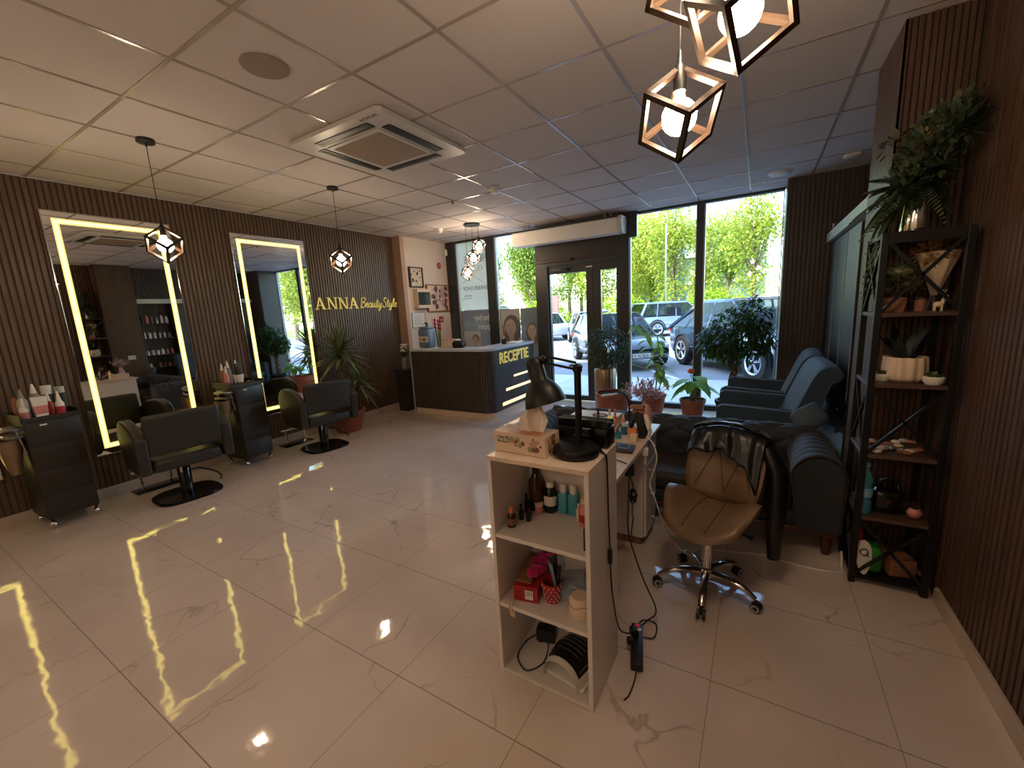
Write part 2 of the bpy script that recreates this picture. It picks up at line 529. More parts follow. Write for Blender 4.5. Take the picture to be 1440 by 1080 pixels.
    def build(self, name, parent=None, smooth=40, loc=None, weld=False, **props):
        if weld: bmesh.ops.remove_doubles(self.bm, verts=self.bm.verts[:], dist=1e-5)
        bmesh.ops.recalc_face_normals(self.bm, faces=self.bm.faces[:]) if weld or smooth else None
        me = bpy.data.meshes.new(name)
        self.bm.to_mesh(me); self.bm.free()
        for mt in self.mats: me.materials.append(mt)
        if smooth:
            me.shade_smooth()
            me.set_sharp_from_angle(angle=math.radians(smooth))
        ob = bpy.data.objects.new(name, me)
        C.objects.link(ob)
        if parent is not None: ob.parent = parent
        else: ob.location = self.o
        for k, v in props.items(): ob[k] = v
        return ob

def thing(name, label, cat, loc=(0, 0, 0), rz=0.0, group=None):
    o = bpy.data.objects.new(name, None)
    o.empty_display_size = 0.1
    C.objects.link(o)
    o.location = loc; o.rotation_euler = (0, 0, rz)
    o['label'] = label; o['category'] = cat
    if group: o['group'] = group
    return o
def tag(o, label, cat, group=None):
    o['label'] = label; o['category'] = cat
    if group: o['group'] = group
    return o
def struct(o):
    o['kind'] = 'structure'
    return o
def dup(root, loc, rz=None, label=None, group=None, scale=None):
    r = root.copy(); C.objects.link(r); r.location = loc
    if rz is not None: r.rotation_euler = (0, 0, rz)
    if scale: r.scale = (scale,) * 3 if not isinstance(scale, (tuple, list)) else scale
    if label: r['label'] = label
    if group: r['group'] = group
    for ch in list(root.children):
        c = ch.copy(); C.objects.link(c); c.parent = r
        for g in list(ch.children):
            d = g.copy(); C.objects.link(d); d.parent = c
    return r
def rot(ax, deg): return Matrix.Rotation(math.radians(deg), 4, ax)
def T(*p): return Matrix.Translation(p)
def smoothpath(pts, n=6):
    """Catmull-Rom through the points"""
    pts = [Vector(p) for p in pts]
    out = []
    for i in range(len(pts) - 1):
        p0 = pts[max(i - 1, 0)]; p1 = pts[i]; p2 = pts[i + 1]; p3 = pts[min(i + 2, len(pts) - 1)]
        for k in range(n):
            t = k / n
            out.append(0.5 * ((2 * p1) + (p2 - p0) * t + (2 * p0 - 5 * p1 + 4 * p2 - p3) * t * t + (3 * p1 - p0 - 3 * p2 + p3) * t ** 3))
    out.append(pts[-1])
    return out

# ------------------------------------------------------------------ the room
H = 2.88
XL, XR, YB, YF = -2.77, 3.40, -3.6, 5.9

def slats(mb, along, a0, a1, base, sgn, z0, z1, pitch=0.042, w=0.027, d=0.007, wood='slat_wood', gap='slat_gap'):
    """vertical slats on a wall plane; 'along' is the axis the wall runs along; faces stand at base, gaps d behind"""
    def P(a, o, z): return (base - sgn * o, a, z) if along == 'y' else (a, base - sgn * o, z)
    n = int((a1 - a0) / pitch)
    p = (a1 - a0) / n
    ww = w * p / pitch
    for i in range(n):
        s = a0 + i * p
        e = s + ww
        mb.m(wood)
        mb.face([P(s, 0, z0), P(e, 0, z0), P(e, 0, z1), P(s, 0, z1)])
        mb.face([P(e, 0, z0), P(e, d, z0), P(e, d, z1), P(e, 0, z1)])
        mb.face([P(s, 0, z0), P(s, d, z0), P(s, d, z1), P(s, 0, z1)])
        mb.m(gap)
        mb.face([P(e, d, z0), P(s + p, d, z0), P(s + p, d, z1), P(e, d, z1)])

mb = MB()
mb.m('floor').box(-4.0, 4.0, -4.0, 5.95, -0.12, 0.0)
struct(mb.build('floor', smooth=0))

mb = MB()
mb.m('ceiling_tile').box(-4.0, 4.0, -4.0, 5.95, H, H + 0.12)
mb.m('grid_metal')
for k in range(-5, 7):
    x = 0.6 * k
    if XL < x < 3.6: mb.box(x - 0.009, x + 0.009, YB, YF, H - 0.004, H)
for k in range(-6, 10):
    y = 0.6 * k
    mb.box(XL, 3.55, y - 0.009, y + 0.009, H - 0.0045, H)
mb.m('white_metal').box(XL, XL + 0.02, YB, 4.7, H - 0.006, H)
struct(mb.build('ceiling', smooth=0))

mb = MB()
slats(mb, 'y', YB, 4.665, XL, 1, 0.0, H)
mb.m('slat_gap').box(-2.95, XL - 0.0141, YB, 4.665, 0, H)
struct(mb.build('wall_left', smooth=0))

mb = MB()
mb.m('wall_beige').box(-2.95, -2.6, 4.667, 4.75, 0, H)
mb.m('wall_white').box(-2.95, -2.601, 4.75, 6.0, 0, H)
struct(mb.build('wall_corner', smooth=0))

mb = MB()
slats(mb, 'y', YB, 2.48, XR, -1, 0.0, H, pitch=0.042, d=0.012, wood='slat_red', gap='slat_gap_dark')
mb.m('slat_gap').box(XR + 0.0141, 3.62, YB, 2.48, 0, H)
slats(mb, 'y', 3.04, 5.4, 3.47, -1, 0.0, H, wood='slat_dark')
mb.m('slat_gap').box(3.4841, 3.62, 3.04, 6.0, 0, H)
struct(mb.build('wall_right', smooth=0))

mb = MB()
slats(mb, 'y', 2.48, 3.04, 3.12, -1, 0.0, H, pitch=0.028, w=0.019, d=0.010)
slats(mb, 'x', 3.12, XR, 2.48, -1, 0.0, H, pitch=0.024, w=0.017, d=0.008, wood='slat_red', gap='slat_gap_dark')
mb.m('slat_gap').box(3.1301, 3.60, 2.4941, 3.04, 0, H)
struct(mb.build('wall_pillar', smooth=0))

mb = MB()
slats(mb, 'x', 2.785, 3.47, 5.4, -1, 0.0, H, pitch=0.042, wood='slat_dark')
mb.m('panel_dark').box(2.775, 3.6, 5.4141, 5.93, 0, H)
struct(mb.build('wall_front', smooth=0))

mb = MB()
mb.m('wall_white').box(-2.95, 3.62, YB - 0.15, YB, 0, H)
struct(mb.build('wall_back', smooth=0))

mb = MB()
mb.m('facade').box(-14, 9, -6, 6.0, H + 0.13, 7.5)  # unseen upper storeys, added to cast shade on the ground outside
mb.box(-14, -2.96, 5.7, 6.0, -0.3, H + 0.13)
mb.box(3.63, 9, 5.7, 6.0, -0.3, H + 0.13)
struct(mb.build('wall_facade', smooth=0))

mb = MB(); mb.m('baseboard_tile').box(XL, XL + 0.018, YB, 4.66, 0, 0.1, 0.003)
struct(mb.build('baseboard_left', smooth=0))
mb = MB(); mb.m('baseboard_tile').box(XR - 0.018, XR, YB, 2.12, 0, 0.08, 0.003)
struct(mb.build('baseboard_right', smooth=0))
mb = MB(); mb.m('baseboard_tile').box(-2.6, -2.585, 4.76, 5.86, 0, 0.09, 0.003)
struct(mb.build('baseboard_corner', smooth=0))

# shop front: posts, rails, panes
def window(idx, x0, x1, postl, postr, film=None):
    r = bpy.data.objects.new('window_%d' % idx, None); C.objects.link(r); struct(r)
    r.location = ((x0 + x1) / 2, YF, 0)
    o = r.location
    f = MB(o); f.m('frame_dark')
    if postl: f.box(x0 - postl, x0, YF - 0.06, YF + 0.06, 0, H, 0.004)
    if postr: f.box(x1, x1 + postr, YF - 0.06, YF + 0.06, 0, H, 0.004)
    f.box(x0, x1, YF - 0.05, YF + 0.05, 0, 0.07, 0.004)
    f.box(x0, x1, YF - 0.05, YF + 0.05, H - 0.03, H, 0.004)
    f.m('grey_trim')
    f.box(x0, x0 + 0.012, YF - 0.03, YF + 0.03, 0.07, H - 0.03)
    f.box(x1 - 0.012, x1, YF - 0.03, YF + 0.03, 0.07, H - 0.03)
    struct(f.build('window_frame', r, smooth=0))
    g = MB(o); g.m('glass').box(x0 + 0.012, x1 - 0.012, YF - 0.004, YF + 0.004, 0.07, H - 0.03)
    struct(g.build('pane', r, smooth=0))
    return r
window(1, -2.39, -1.70, 0.21, 0.0)
window(2, -1.51, -0.71, 0.19, 0.0)
window(3, 0.86, 1.775, 0.0, 0.0)
window(4, 1.87, 2.77, 0.095, 0.0)

d = bpy.data.objects.new('door_1', None); C.objects.link(d); struct(d); d.location = (0.07, YF, 0)
o = d.location
mb = MB(o); mb.m('frame_dark')
mb.box(-0.71, -0.49, YF - 0.07, YF + 0.07, 0, 2.31, 0.004)
mb.box(0.68, 0.86, YF - 0.07, YF + 0.07, 0, H, 0.004)
mb.box(-0.49, 0.68, YF - 0.07, YF + 0.07, 2.24, 2.31, 0.004)
mb.m('panel_dark').box(-0.71, 0.68, YF - 0.05, YF + 0.05, 2.31, H, 0.003)
mb.m('frame_dark').box(0.69, 0.99, YF - 0.14, YF - 0.062, 2.53, H, 0.004)
mb.m('bronze').box(-0.66, -0.05, YF - 0.10, YF - 0.072, 2.30, 2.345, 0.003)
struct(mb.build('door_frame', d, smooth=0))
def leafdoor(x0, x1, sl, sr, name):
    l = MB(o); l.m('frame_dark')
    l.box(x0, x0 + sl, YF - 0.035, YF + 0.035, 0.02, 2.235, 0.004)
    l.box(x1 - sr, x1, YF - 0.035, YF + 0.035, 0.02, 2.235, 0.004)
    l.box(x0 + sl, x1 - sr, YF - 0.035, YF + 0.035, 0.02, 0.10, 0.004)
    l.box(x0 + sl, x1 - sr, YF - 0.035, YF + 0.035, 2.12, 2.235, 0.004)
    lo = struct(l.build(name, d, smooth=0))
    p = MB(o); p.m('glass').box(x0 + sl, x1 - sr, YF - 0.004, YF + 0.004, 0.10, 2.12)
    struct(p.build('pane', lo, smooth=0))
    return lo
l1 = leafdoor(-0.485, 0.285, 0.02, 0.115, 'door_leaf')
l2 = leafdoor(0.29, 0.675, 0.12, 0.02, 'door_leaf')
mb = MB(o); mb.m('steel')
mb.cyl((0.185, YF + 0.09, 0.72), (0.185, YF + 0.09, 1.52), 0.014, seg=10)
for z in (0.8, 1.44): mb.cyl((0.185, YF + 0.03, z), (0.185, YF + 0.09, z), 0.009, seg=8)
struct(mb.build('door_handle', l1))
mb = MB(o); mb.m('frame_dark').box(-0.42, -0.12, YF - 0.10, YF - 0.04, 2.15, 2.20, 0.006)
struct(mb.build('door_closer', l1))
mb = MB(o); mb.m('label_white').box(0.17, 0.28, YF - 0.038, YF - 0.036, 2.175, 2.195)
struct(mb.build('door_sticker', l1, smooth=0))

# ------------------------------------------------------------------ outside
mb = MB(); mb.m('pavement').box(-40, 40, 5.96, 9.0, -0.4, -0.1)
mb.m('asphalt').box(-60, 60, 9.0, 26, -0.4, -0.105)
mb.m('grass').box(-80, 80, 26, 80, -0.4, -0.06)
mb.m('road_paint')
h = Vector((0.59, -0.81, 0)).normalized()
for k in range(-4, 5):
    p = Vector((-0.1 + k * 3.3, 10.6, -0.102))
    s = Vector((-h.y, h.x, 0)) * 0.06
    a, b = p - h * 2.4, p + h * 2.4
    mb.face([a - s, b - s, b + s, a + s])
struct(mb.build('ground_outside', smooth=0))

# ------------------------------------------------------------------ pendant lamps
def cage_parts(root, top, side, az, cord_to, up=None):
    """cube cage hung by one corner from 'top' (local), with socket and bulb; cord runs up to cord_to"""
    a = side
    tip = Matrix.Rotation(math.atan(math.sqrt(2)), 4, Vector((1, -1, 0)).normalized())
    # cube corner at origin, diagonal (1,1,1) turned onto -z
    q = Vector((1, 1, 1)).normalized().rotation_difference(Vector((0, 0, -1))).to_matrix().to_4x4()
    R = Matrix.Translation(top) @ Matrix.Rotation(az, 4, 'Z') @ q
    mb = MB(); mb.m('bronze')
    t = 0.0075
    for ax in range(3):
        for i in (0, 1):
            for j in (0, 1):
                s = [0, 0, 0]; c = [0, 0, 0]
                o1, o2 = [k for k in range(3) if k != ax]
                c[ax] = a / 2; c[o1] = t + i * (a - 2 * t); c[o2] = t + j * (a - 2 * t)
                s[ax] = a; s[o1] = 2 * t; s[o2] = 2 * t
                mb.boxm(R @ T(*c), s)
    mb.build('cage', root, smooth=0)
    tz = Vector(top)
    mb = MB(); mb.m('black_plastic').tube([Vector(cord_to), tz + Vector((0, 0, 0.02))], 0.0028, seg=6)
    mb.build('cord', root)
    mb = MB(); mb.m('black_plastic').lathe([(0.0, 0.035), (0.006, 0.034), (0.009, 0.0), (0.018, -0.012), (0.019, -0.075), (0.0, -0.076)], tz, seg=14)
    mb.build('socket', root)
    mb = MB(); mb.m('bulb')
    R0 = 0.050
    prof = [(0.0, -0.075), (0.014, -0.076), (0.016, -0.09)]
    for k in range(1, 12):
        an = math.radians(160 - k * 14.5)
        prof.append((R0 * math.sin(an), -0.140 + R0 * math.cos(an) * 1.0 if False else -0.140 + R0 * math.cos(math.radians(22 + k * 14.5))))
    prof = prof[:3] + [(R0 * math.sin(math.radians(22 + k * 15.8)), -0.143 + R0 * math.cos(math.radians(22 + k * 15.8))) for k in range(0, 11)]
    prof[-1] = (0.0, -0.143 - R0)
    mb.lathe(prof, tz, seg=16)
    mb.build('bulb', root)

def pendant(loc, toplocal, az, label):
    r = thing('pendant_lamp', label, 'lamp', loc, 0, 'cube cage pendants along the mirror wall')
    mb = MB(); mb.m('black_plastic').lathe([(0.0, 0.0), (0.055, 0.0), (0.055, -0.022), (0.050, -0.026), (0.0, -0.026)], seg=20)
    mb.cyl((0, 0, -0.026), (0, 0, -0.05), 0.010, 0.005, 10)
    mb.build('canopy', r)
    cage_parts(r, (0, 0, toplocal), 0.158, az, (0, 0, -0.04))
    return r
def azcam(x, y, k=0.0):
    return math.atan2(-0.545 - y, 2.558 - x) + k
# with az = 0 one lower corner of the cage points along this angle
AZ0 = math.radians(45)
def az_for(x, y, extra=0): return azcam(x, y) - math.radians(225) + math.radians(extra)
pendant((-1.19, 0.89, H), -0.57, az_for(-1.19, 0.89, 4), 'black cube cage pendant hanging in front of the nearest big lit mirror')
pendant((-1.18, 2.38, H), -0.575, az_for(-1.18, 2.38, 4), 'black cube cage pendant hanging between the farther lit mirror and the gold sign')

pendant((-1.19, -0.62, H), -0.57, az_for(-1.19, -0.62, 4), 'black cube cage pendant in front of the mirror at the left edge of the room')
def cluster(loc, specs, label, azx):
    r = thing('pendant_cluster', label, 'lamp', loc)
    mb = MB(); mb.m('black_plastic').lathe([(0.0, 0.0), (0.125, 0.0), (0.125, -0.02), (0.118, -0.026), (0.0, -0.026)], seg=28)
    mb.build('canopy', r)
    for (dx, dy, top, side, ex) in specs:
        cage_parts(r, (dx, dy, top), side, az_for(loc[0] + dx, loc[1] + dy, ex), (dx, dy, -0.02))
    return r
cluster((-1.22, 4.80, H), [(0.07, 0.06, -0.19, 0.148, 10), (0.01, -0.02, -0.36, 0.148, 0), (-0.085, -0.05, -0.575, 0.148, 20)],
        'three cage pendant cluster hanging by the reception desk near the window', 0)
cluster((2.40, 0.86, H), [(-0.075, 0.035, -0.625, 0.158, 12), (0.085, -0.10, -0.475, 0.165, -14), (-0.03, -0.06, -0.33, 0.155, 20)],
        'three cage pendant cluster hanging large in the foreground over the white shelf unit', 0)

cluster((0.75, -1.75, H), [(-0.075, 0.035, -0.635, 0.155, 12), (0.085, -0.06, -0.40, 0.155, -14), (-0.04, -0.06, -0.30, 0.155, 20)],  # added out of view to even the light on ceiling and floor
        'added three cage pendant cluster, unseen fill light over the rear half of the salon', 0)

cluster((2.55, -2.2, H), [(-0.075, 0.035, -0.635, 0.155, 12), (0.085, -0.06, -0.40, 0.155, -14), (-0.04, -0.06, -0.30, 0.155, 20)],  # added out of view to brighten the ceiling at centre and right
        'added three cage pendant cluster, unseen fill light in the rear right corner', 0)

# ------------------------------------------------------------------ lit mirrors on the slatted wall
def mirror(y0, y1, z0, z1, label):
    r = thing('wall_mirror', label, 'mirror', (XL, (y0 + y1) / 2, z0), 0, 'tall light strip mirrors')
    o = r.location
    mb = MB(o); mb.m('mirror').box(XL + 0.002, XL + 0.022, y0, y1, z0, z1, 0.004, 1)
    mb.build('mirror_glass', r, smooth=0)
    def ring(name, key, a, b, x):
        s = MB(o); s.m(key)
        s.box(x - 0.001, x, y0 + a, y1 - a, z1 - b, z1 - a)
        s.box(x - 0.001, x, y0 + a, y1 - a, z0 + a, z0 + b)
        s.box(x - 0.001, x, y0 + a, y0 + b, z0 + b, z1 - b)
        s.box(x - 0.001, x, y1 - b, y1 - a, z0 + b, z1 - b)
        return s.build(name, r, smooth=0)
    st = ring('light_strip', 'strip_core', 0.068, 0.092, XL + 0.0245)
    e1 = ring('strip_glow_edge', 'strip_edge', 0.058, 0.104, XL + 0.0232)
    mb = MB(o); mb.m('chrome')
    e = 0.004
    mb.box(XL + 0.001, XL + 0.024, y0 - e, y0, z0 - e, z1 + e); mb.box(XL + 0.001, XL + 0.024, y1, y1 + e, z0 - e, z1 + e)
    mb.box(XL + 0.001, XL + 0.024, y0, y1, z1, z1 + e); mb.box(XL + 0.001, XL + 0.024, y0, y1, z0 - e, z0)
    mb.build('edge_trim', r, smooth=0)
    return r
mirror(0.635, 1.545, 0.42, 2.625, 'nearest tall wall mirror with glowing yellow border, behind the first salon chair')
mirror(2.125, 3.035, 0.42, 2.625, 'farther tall wall mirror with glowing yellow border, beside the gold sign')

mirror(-0.855, 0.055, 0.42, 2.625, 'tall wall mirror with glowing border at the left edge, seen only as a floor reflection')

# ------------------------------------------------------------------ ceiling fittings
r = thing('ceiling_air_conditioner', 'white square cassette air conditioner with four dark slots in the ceiling', 'air conditioner', (-0.02, 1.97, H - 0.035))
o = r.location
ax0, ax1, ay0, ay1 = -0.50, 0.46, 1.50, 2.43
cx, cy = -0.02, 1.965
mb = MB(o); mb.m('white_metal')
mb.prism([(ax0 + .03, ay0), (ax1 - .03, ay0), (ax1, ay0 + .03), (ax1, ay1 - .03), (ax1 - .03, ay1), (ax0 + .03, ay1), (ax0, ay1 - .03), (ax0, ay0 + .03)], 'z', H - 0.034, H - 0.006)
mb.build('panel', r, smooth=20)
mb = MB(o); mb.m('white_metal')
mb.box(cx - 0.28, cx + 0.28, cy - 0.28, cy + 0.28, H - 0.042, H - 0.0345, 0.006)
mb.m(mat('grille_mesh', rgb(150, 128, 108), 0.6, bump=0.5, bscale=300))
mb.box(cx - 0.245, cx + 0.245, cy - 0.245, cy + 0.245, H - 0.0445, H - 0.0425)
mb.build('intake_grille', r, smooth=0)
for s, lbl in ((0, 1), (1, 1), (2, 1), (3, 1)):
    mb = MB(o); mb.m('black_plastic')
    R = T(cx, cy, H - 0.036) @ rot('Z', 90 * s) @ T(0, 0.345, 0)
    mb.boxm(R, (0.56, 0.075, 0.006), 0.002)
    mb.m('frame_dark').boxm(R @ T(0, 0.010, -0.002) @ rot('X', 8), (0.53, 0.03, 0.004))
    mb.build('louver_slot', r, smooth=0)
mb = MB(o); mb.m('label_dark')
mb.text('HITACHI', 0.040, T(0.40, 1.53, H - 0.0346) @ Matrix(((-1, 0, 0, 0), (0, 1, 0, 0), (0, 0, -1, 0), (0, 0, 0, 1))), 0.0005, 'LEFT')
mb.build('maker_name', r, smooth=0)

mb = MB((0.30, 0.90, H - 0.01)); mb.m(mat('speaker_mesh', rgb(148, 132, 122), 0.7, bump=0.4, bscale=400))
mb.lathe([(0.0, -0.012), (0.10, -0.012), (0.112, -0.008), (0.115, -0.002)], (0.30, 0.90, H), seg=36)
tag(mb.build('ceiling_speaker'), 'round grey ceiling speaker flush in a tile at upper left', 'speaker')

def detector(p, r_, h_, label, cat='smoke detector'):
    b = MB(p); b.m('white_paint').lathe([(0.0, -h_), (r_ * .6, -h_), (r_ * .75, -h_ * .75), (r_ * .8, -h_ * .45), (r_, -h_ * .4), (r_, -0.001)], p, seg=20)
    return tag(b.build('smoke_detector'), label, cat)
detector((0.03, 3.50, H), 0.055, 0.055, 'white round smoke detector on the ceiling right of the air conditioner')
detector((-1.78, 4.72, H), 0.055, 0.065, 'white smoke detector on the ceiling left of the far lamp cluster')
mb = MB((-0.63, 3.61, H)); mb.m('steel').cyl((-0.63, 3.61, H), (-0.63, 3.61, H - 0.03), 0.014, seg=10).cyl((-0.63, 3.61, H - 0.03), (-0.63, 3.61, H - 0.034), 0.022, seg=12)
tag(mb.build('sprinkler_head'), 'tiny metal sprinkler head between the two smoke detectors', 'sprinkler')
mb = MB((2.69, 5.08, H)); mb.m('white_paint').lathe([(0.0, -0.025), (0.07, -0.028), (0.10, -0.02), (0.115, -0.001)], (2.69, 5.08, H), seg=28)
tag(mb.build('ceiling_speaker'), 'white round ceiling disc above the tall right window', 'speaker')
mb = MB((3.26, 4.85, H)); mb.m('white_paint').box(3.20, 3.32, 4.80, 4.90, H - 0.03, H - 0.001, 0.008)
tag(mb.build('motion_sensor'), 'small white sensor on the ceiling near the right pillar', 'sensor')
mb = MB((-2.52, 5.80, 2.66)); mb.m('white_paint').boxc((-2.55, 5.78, 2.70), (0.06, 0.07, 0.11), 0.6, 0.012)
tag(mb.build('motion_sensor'), 'small white sensor high in the white corner beside the shop front', 'sensor')

# air curtain over the door
r = thing('air_curtain', 'long white air curtain unit hanging above the glass door', 'air curtain', (0.0, 5.6, 2.56))
o = r.location
prof = [(5.47, 2.80), (5.455, 2.76), (5.50, 2.575), (5.58, 2.555), (5.74, 2.58), (5.78, 2.66), (5.76, 2.79), (5.72, 2.81)]
mb = MB(o); mb.m('white_paint').prism(prof, 'x', -0.90, 0.79)
mb.build('housing', r, smooth=30)
for xa, xb in ((-0.925, -0.90), (0.79, 0.85)):
    mb = MB(o); mb.m('white_metal').prism([(5.615 + (y - 5.615) * .97, 2.68 + (z - 2.68) * .97) for y, z in prof], 'x', xa, xb)
    mb.build('end_cap', r, smooth=30)
mb = MB(o); mb.m('black_plastic').box(-0.92, 0.80, 5.449, 5.475, 2.775, 2.795)
mb.build('seam_strip', r, smooth=0)
mb = MB(o); mb.m('steel')
for x in (-0.72, 0.62):
    for dx in (-0.04, 0.04): mb.box(x + dx - 0.012, x + dx + 0.012, 5.60, 5.604, 2.80, H - 0.005)
mb.build('hanging_strap', r, smooth=0)

# ------------------------------------------------------------------ gold wall sign ANNA Beauty Style
r = thing('wall_sign', 'gold raised lettering on the slatted wall beside the farther mirror', 'sign', (XL, 3.85, 1.75))
o = r.location
def stroke_poly(mb, pts, x0=XL + 0.004, x1=XL + 0.016): mb.prism(pts, 'x', x0, x1)
def serif_A(mb, y, z, w, h):
    t1, t2 = w * 0.085, w * 0.19
    ap = y + w * 0.5
    stroke_poly(mb, [(y + w * .12, z), (y + w * .12 + t1, z), (ap + t1 * .2, z + h), (ap - t1 * .9, z + h)])
    stroke_poly(mb, [(y + w * .88 - t2, z), (y + w * .88, z), (ap + t1 * .6, z + h), (ap - t1 * .9, z + h)])
    stroke_poly(mb, [(y + w * .25, z + h * .30), (y + w * .74, z + h * .30), (y + w * .72, z + h * .37), (y + w * .27, z + h * .37)])
    for c in (0.16, 0.80): stroke_poly(mb, [(y + w * (c - .15), z), (y + w * (c + .17), z), (y + w * (c + .17), z + h * .055), (y + w * (c - .15), z + h * .055)])
def serif_N(mb, y, z, w, h):
    t1, t2 = w * 0.085, w * 0.19
    stroke_poly(mb, [(y + w * .14, z), (y + w * .14 + t1, z), (y + w * .14 + t1, z + h), (y + w * .14, z + h)])
    stroke_poly(mb, [(y + w * .82, z), (y + w * .82 + t1, z), (y + w * .82 + t1, z + h), (y + w * .82, z + h)])
    stroke_poly(mb, [(y + w * .10, z + h), (y + w * .10 + t2, z + h), (y + w * .86, z), (y + w * .86 - t2 * .7, z)])
    stroke_poly(mb, [(y, z), (y + w * .36, z), (y + w * .36, z + h * .055), (y, z + h * .055)])
    stroke_poly(mb, [(y + w * .68, z + h * .945), (y + w, z + h * .945), (y + w, z + h), (y + w * .68, z + h)])
    stroke_poly(mb, [(y, z + h * .945), (y + w * .2, z + h * .945), (y + w * .2, z + h), (y, z + h)])
mb = MB(o); mb.m('gold')
zz, hh = 1.725, 0.165
serif_A(mb, 3.09, zz, 0.185, hh); serif_N(mb, 3.285, zz, 0.175, hh); serif_N(mb, 3.475, zz, 0.175, hh); serif_A(mb, 3.655, zz, 0.185, hh)
mb.build('serif_letters', r, smooth=0)
def script(mb, y, z, s, pts, r_=0.0085):
    P = [(XL + 0.011, y + (px + pz * 0.22) * s, z + pz * s) for px, pz in pts]
    P = smoothpath(P, 5)
    n = len(P)
    mb.tube(P, [r_ * (0.6 + 0.55 * abs(math.sin(i / n * 9.0))) for i in range(n)], seg=6, flat=0.8)
LET = {
 'B': ([(0.12, 0.0), (0.14, 1.0)], [(0.0, 0.86), (0.2, 1.0), (0.5, 0.98), (0.58, 0.78), (0.42, 0.58), (0.22, 0.54), (0.5, 0.5), (0.62, 0.26), (0.45, 0.04), (0.14, 0.0), (0.04, 0.1)]),
 'e': ([(0.0, 0.2), (0.25, 0.26), (0.33, 0.42), (0.2, 0.48), (0.08, 0.3), (0.12, 0.06), (0.28, 0.02), (0.42, 0.14)],),
 'a': ([(0.36, 0.42), (0.2, 0.48), (0.05, 0.3), (0.08, 0.06), (0.22, 0.02), (0.34, 0.2), (0.37, 0.46), (0.35, 0.12), (0.42, 0.02), (0.52, 0.12)],),
 'u': ([(0.0, 0.44), (0.05, 0.46), (0.05, 0.14), (0.14, 0.02), (0.28, 0.12), (0.36, 0.46), (0.35, 0.12), (0.42, 0.02), (0.52, 0.12)],),
 't': ([(0.14, 0.86), (0.11, 0.3), (0.14, 0.04), (0.24, 0.02), (0.34, 0.12)], [(0.0, 0.58), (0.30, 0.64)]),
 'y': ([(0.0, 0.44), (0.05, 0.46), (0.05, 0.16), (0.14, 0.04), (0.28, 0.14), (0.37, 0.46), (0.33, -0.1), (0.22, -0.38), (0.08, -0.34), (0.12, -0.18), (0.46, 0.08)],),
 'S': ([(0.5, 0.82), (0.36, 1.0), (0.14, 0.92), (0.12, 0.7), (0.36, 0.5), (0.46, 0.24), (0.3, 0.0), (0.06, 0.04), (0.0, 0.22)],),
 'l': ([(0.0, 0.1), (0.2, 0.5), (0.27, 0.86), (0.18, 0.94), (0.11, 0.6), (0.12, 0.1), (0.22, 0.02), (0.32, 0.12)],),
}
mb = MB(o); mb.m('gold')
yy = 3.86
S = 0.148
for ch, adv in (('B', 0.66), ('e', 0.42), ('a', 0.50), ('u', 0.50), ('t', 0.34), ('y', 0.62), ('S', 0.58), ('t', 0.34), ('y', 0.46), ('l', 0.30), ('e', 0.4)):
    for st in LET[ch]: script(mb, yy, 1.735, S, st)
    yy += adv * S
mb.build('script_letters', r)

# ------------------------------------------------------------------ reception desk
r = thing('reception_desk', 'curved dark slatted reception desk with lit slots and RECEPTIE lettering', 'desk', (-1.45, 4.95, 0))
o = r.location
X0, X1, Y0, Y1, RC = -2.22, -0.72, 4.30, 5.66, 0.16
path = [(X0, Y0)]
n = 46
def deskpath(step=0.033):
    P = []
    x = X0
    while x < X1 - RC: P.append((x, Y0)); x += step
    k = max(3, int(RC * PI / 2 / step))
    for i in range(k): 
        a = -PI / 2 + (PI / 2) * i / k
        P.append((X1 - RC + RC * math.cos(a), Y0 + RC + RC * math.sin(a)))
    y = Y0 + RC
    while y < Y1: P.append((X1, y)); y += step
    P.append((X1, Y1))
    return P
P = deskpath()
mb = MB(o)
def offs(P, i, d):
    a = Vector(P[max(i - 1, 0)]); b = Vector(P[min(i + 1, len(P) - 1)])
    t = (b - a).normalized()
    return Vector(P[i]) + Vector((-t.y, t.x)) * d
for i in range(len(P) - 1):
    a, b = Vector(P[i]), Vector(P[i + 1])
    e = a.lerp(b, 0.66)
    ia, ib, ie = offs(P, i, 0.012), offs(P, i + 1, 0.012), a.lerp(b, 0.66) + (offs(P, i, 0.012) - a)
    z0, z1 = 0.095, 1.01
    mb.m('slat_dark')
    mb.face([(a.x, a.y, z0), (e.x, e.y, z0), (e.x, e.y, z1), (a.x, a.y, z1)])
    mb.face([(e.x, e.y, z0), (ie.x, ie.y, z0), (ie.x, ie.y, z1), (e.x, e.y, z1)])
    mb.face([(a.x, a.y, z0), (ia.x, ia.y, z0), (ia.x, ia.y, z1), (a.x, a.y, z1)])
    mb.m('slat_gap')
    mb.face([(ie.x, ie.y, z0), (ib.x, ib.y, z0), (ib.x, ib.y, z1), (ie.x, ie.y, z1)])
mb.m('panel_dark')
inner = [tuple(offs(P, i, 0.0125)) for i in range(len(P))]
back = [tuple(offs(P, i, 0.06)) for i in range(len(P))]
mb.prism(inner + back[::-1], 'z', 0.09, 1.01)
mb.m('grey_trim').box(X0 - 0.03, X0 + 0.002, Y0 + 0.002, Y0 + 0.5, 0.0, 1.01)
mb.build('slatted_front', r, smooth=0)
mb = MB(o); mb.m('cream')
toe = [tuple(offs(P, i, 0.02)) for i in range(len(P))]; toeb = [tuple(offs(P, i, 0.05)) for i in range(len(P))]
mb.prism(toe + toeb[::-1], 'z', 0.0, 0.09)
mb.build('toe_kick', r, smooth=0)
mb = MB(o); mb.m(mat('counter_stone', rgb(200, 204, 214), 0.22))
out = [tuple(offs(P, i, -0.02)) for i in range(len(P))]; inn = [tuple(offs(P, i, 0.38)) for i in (0, 10, 20, 28, 34)]
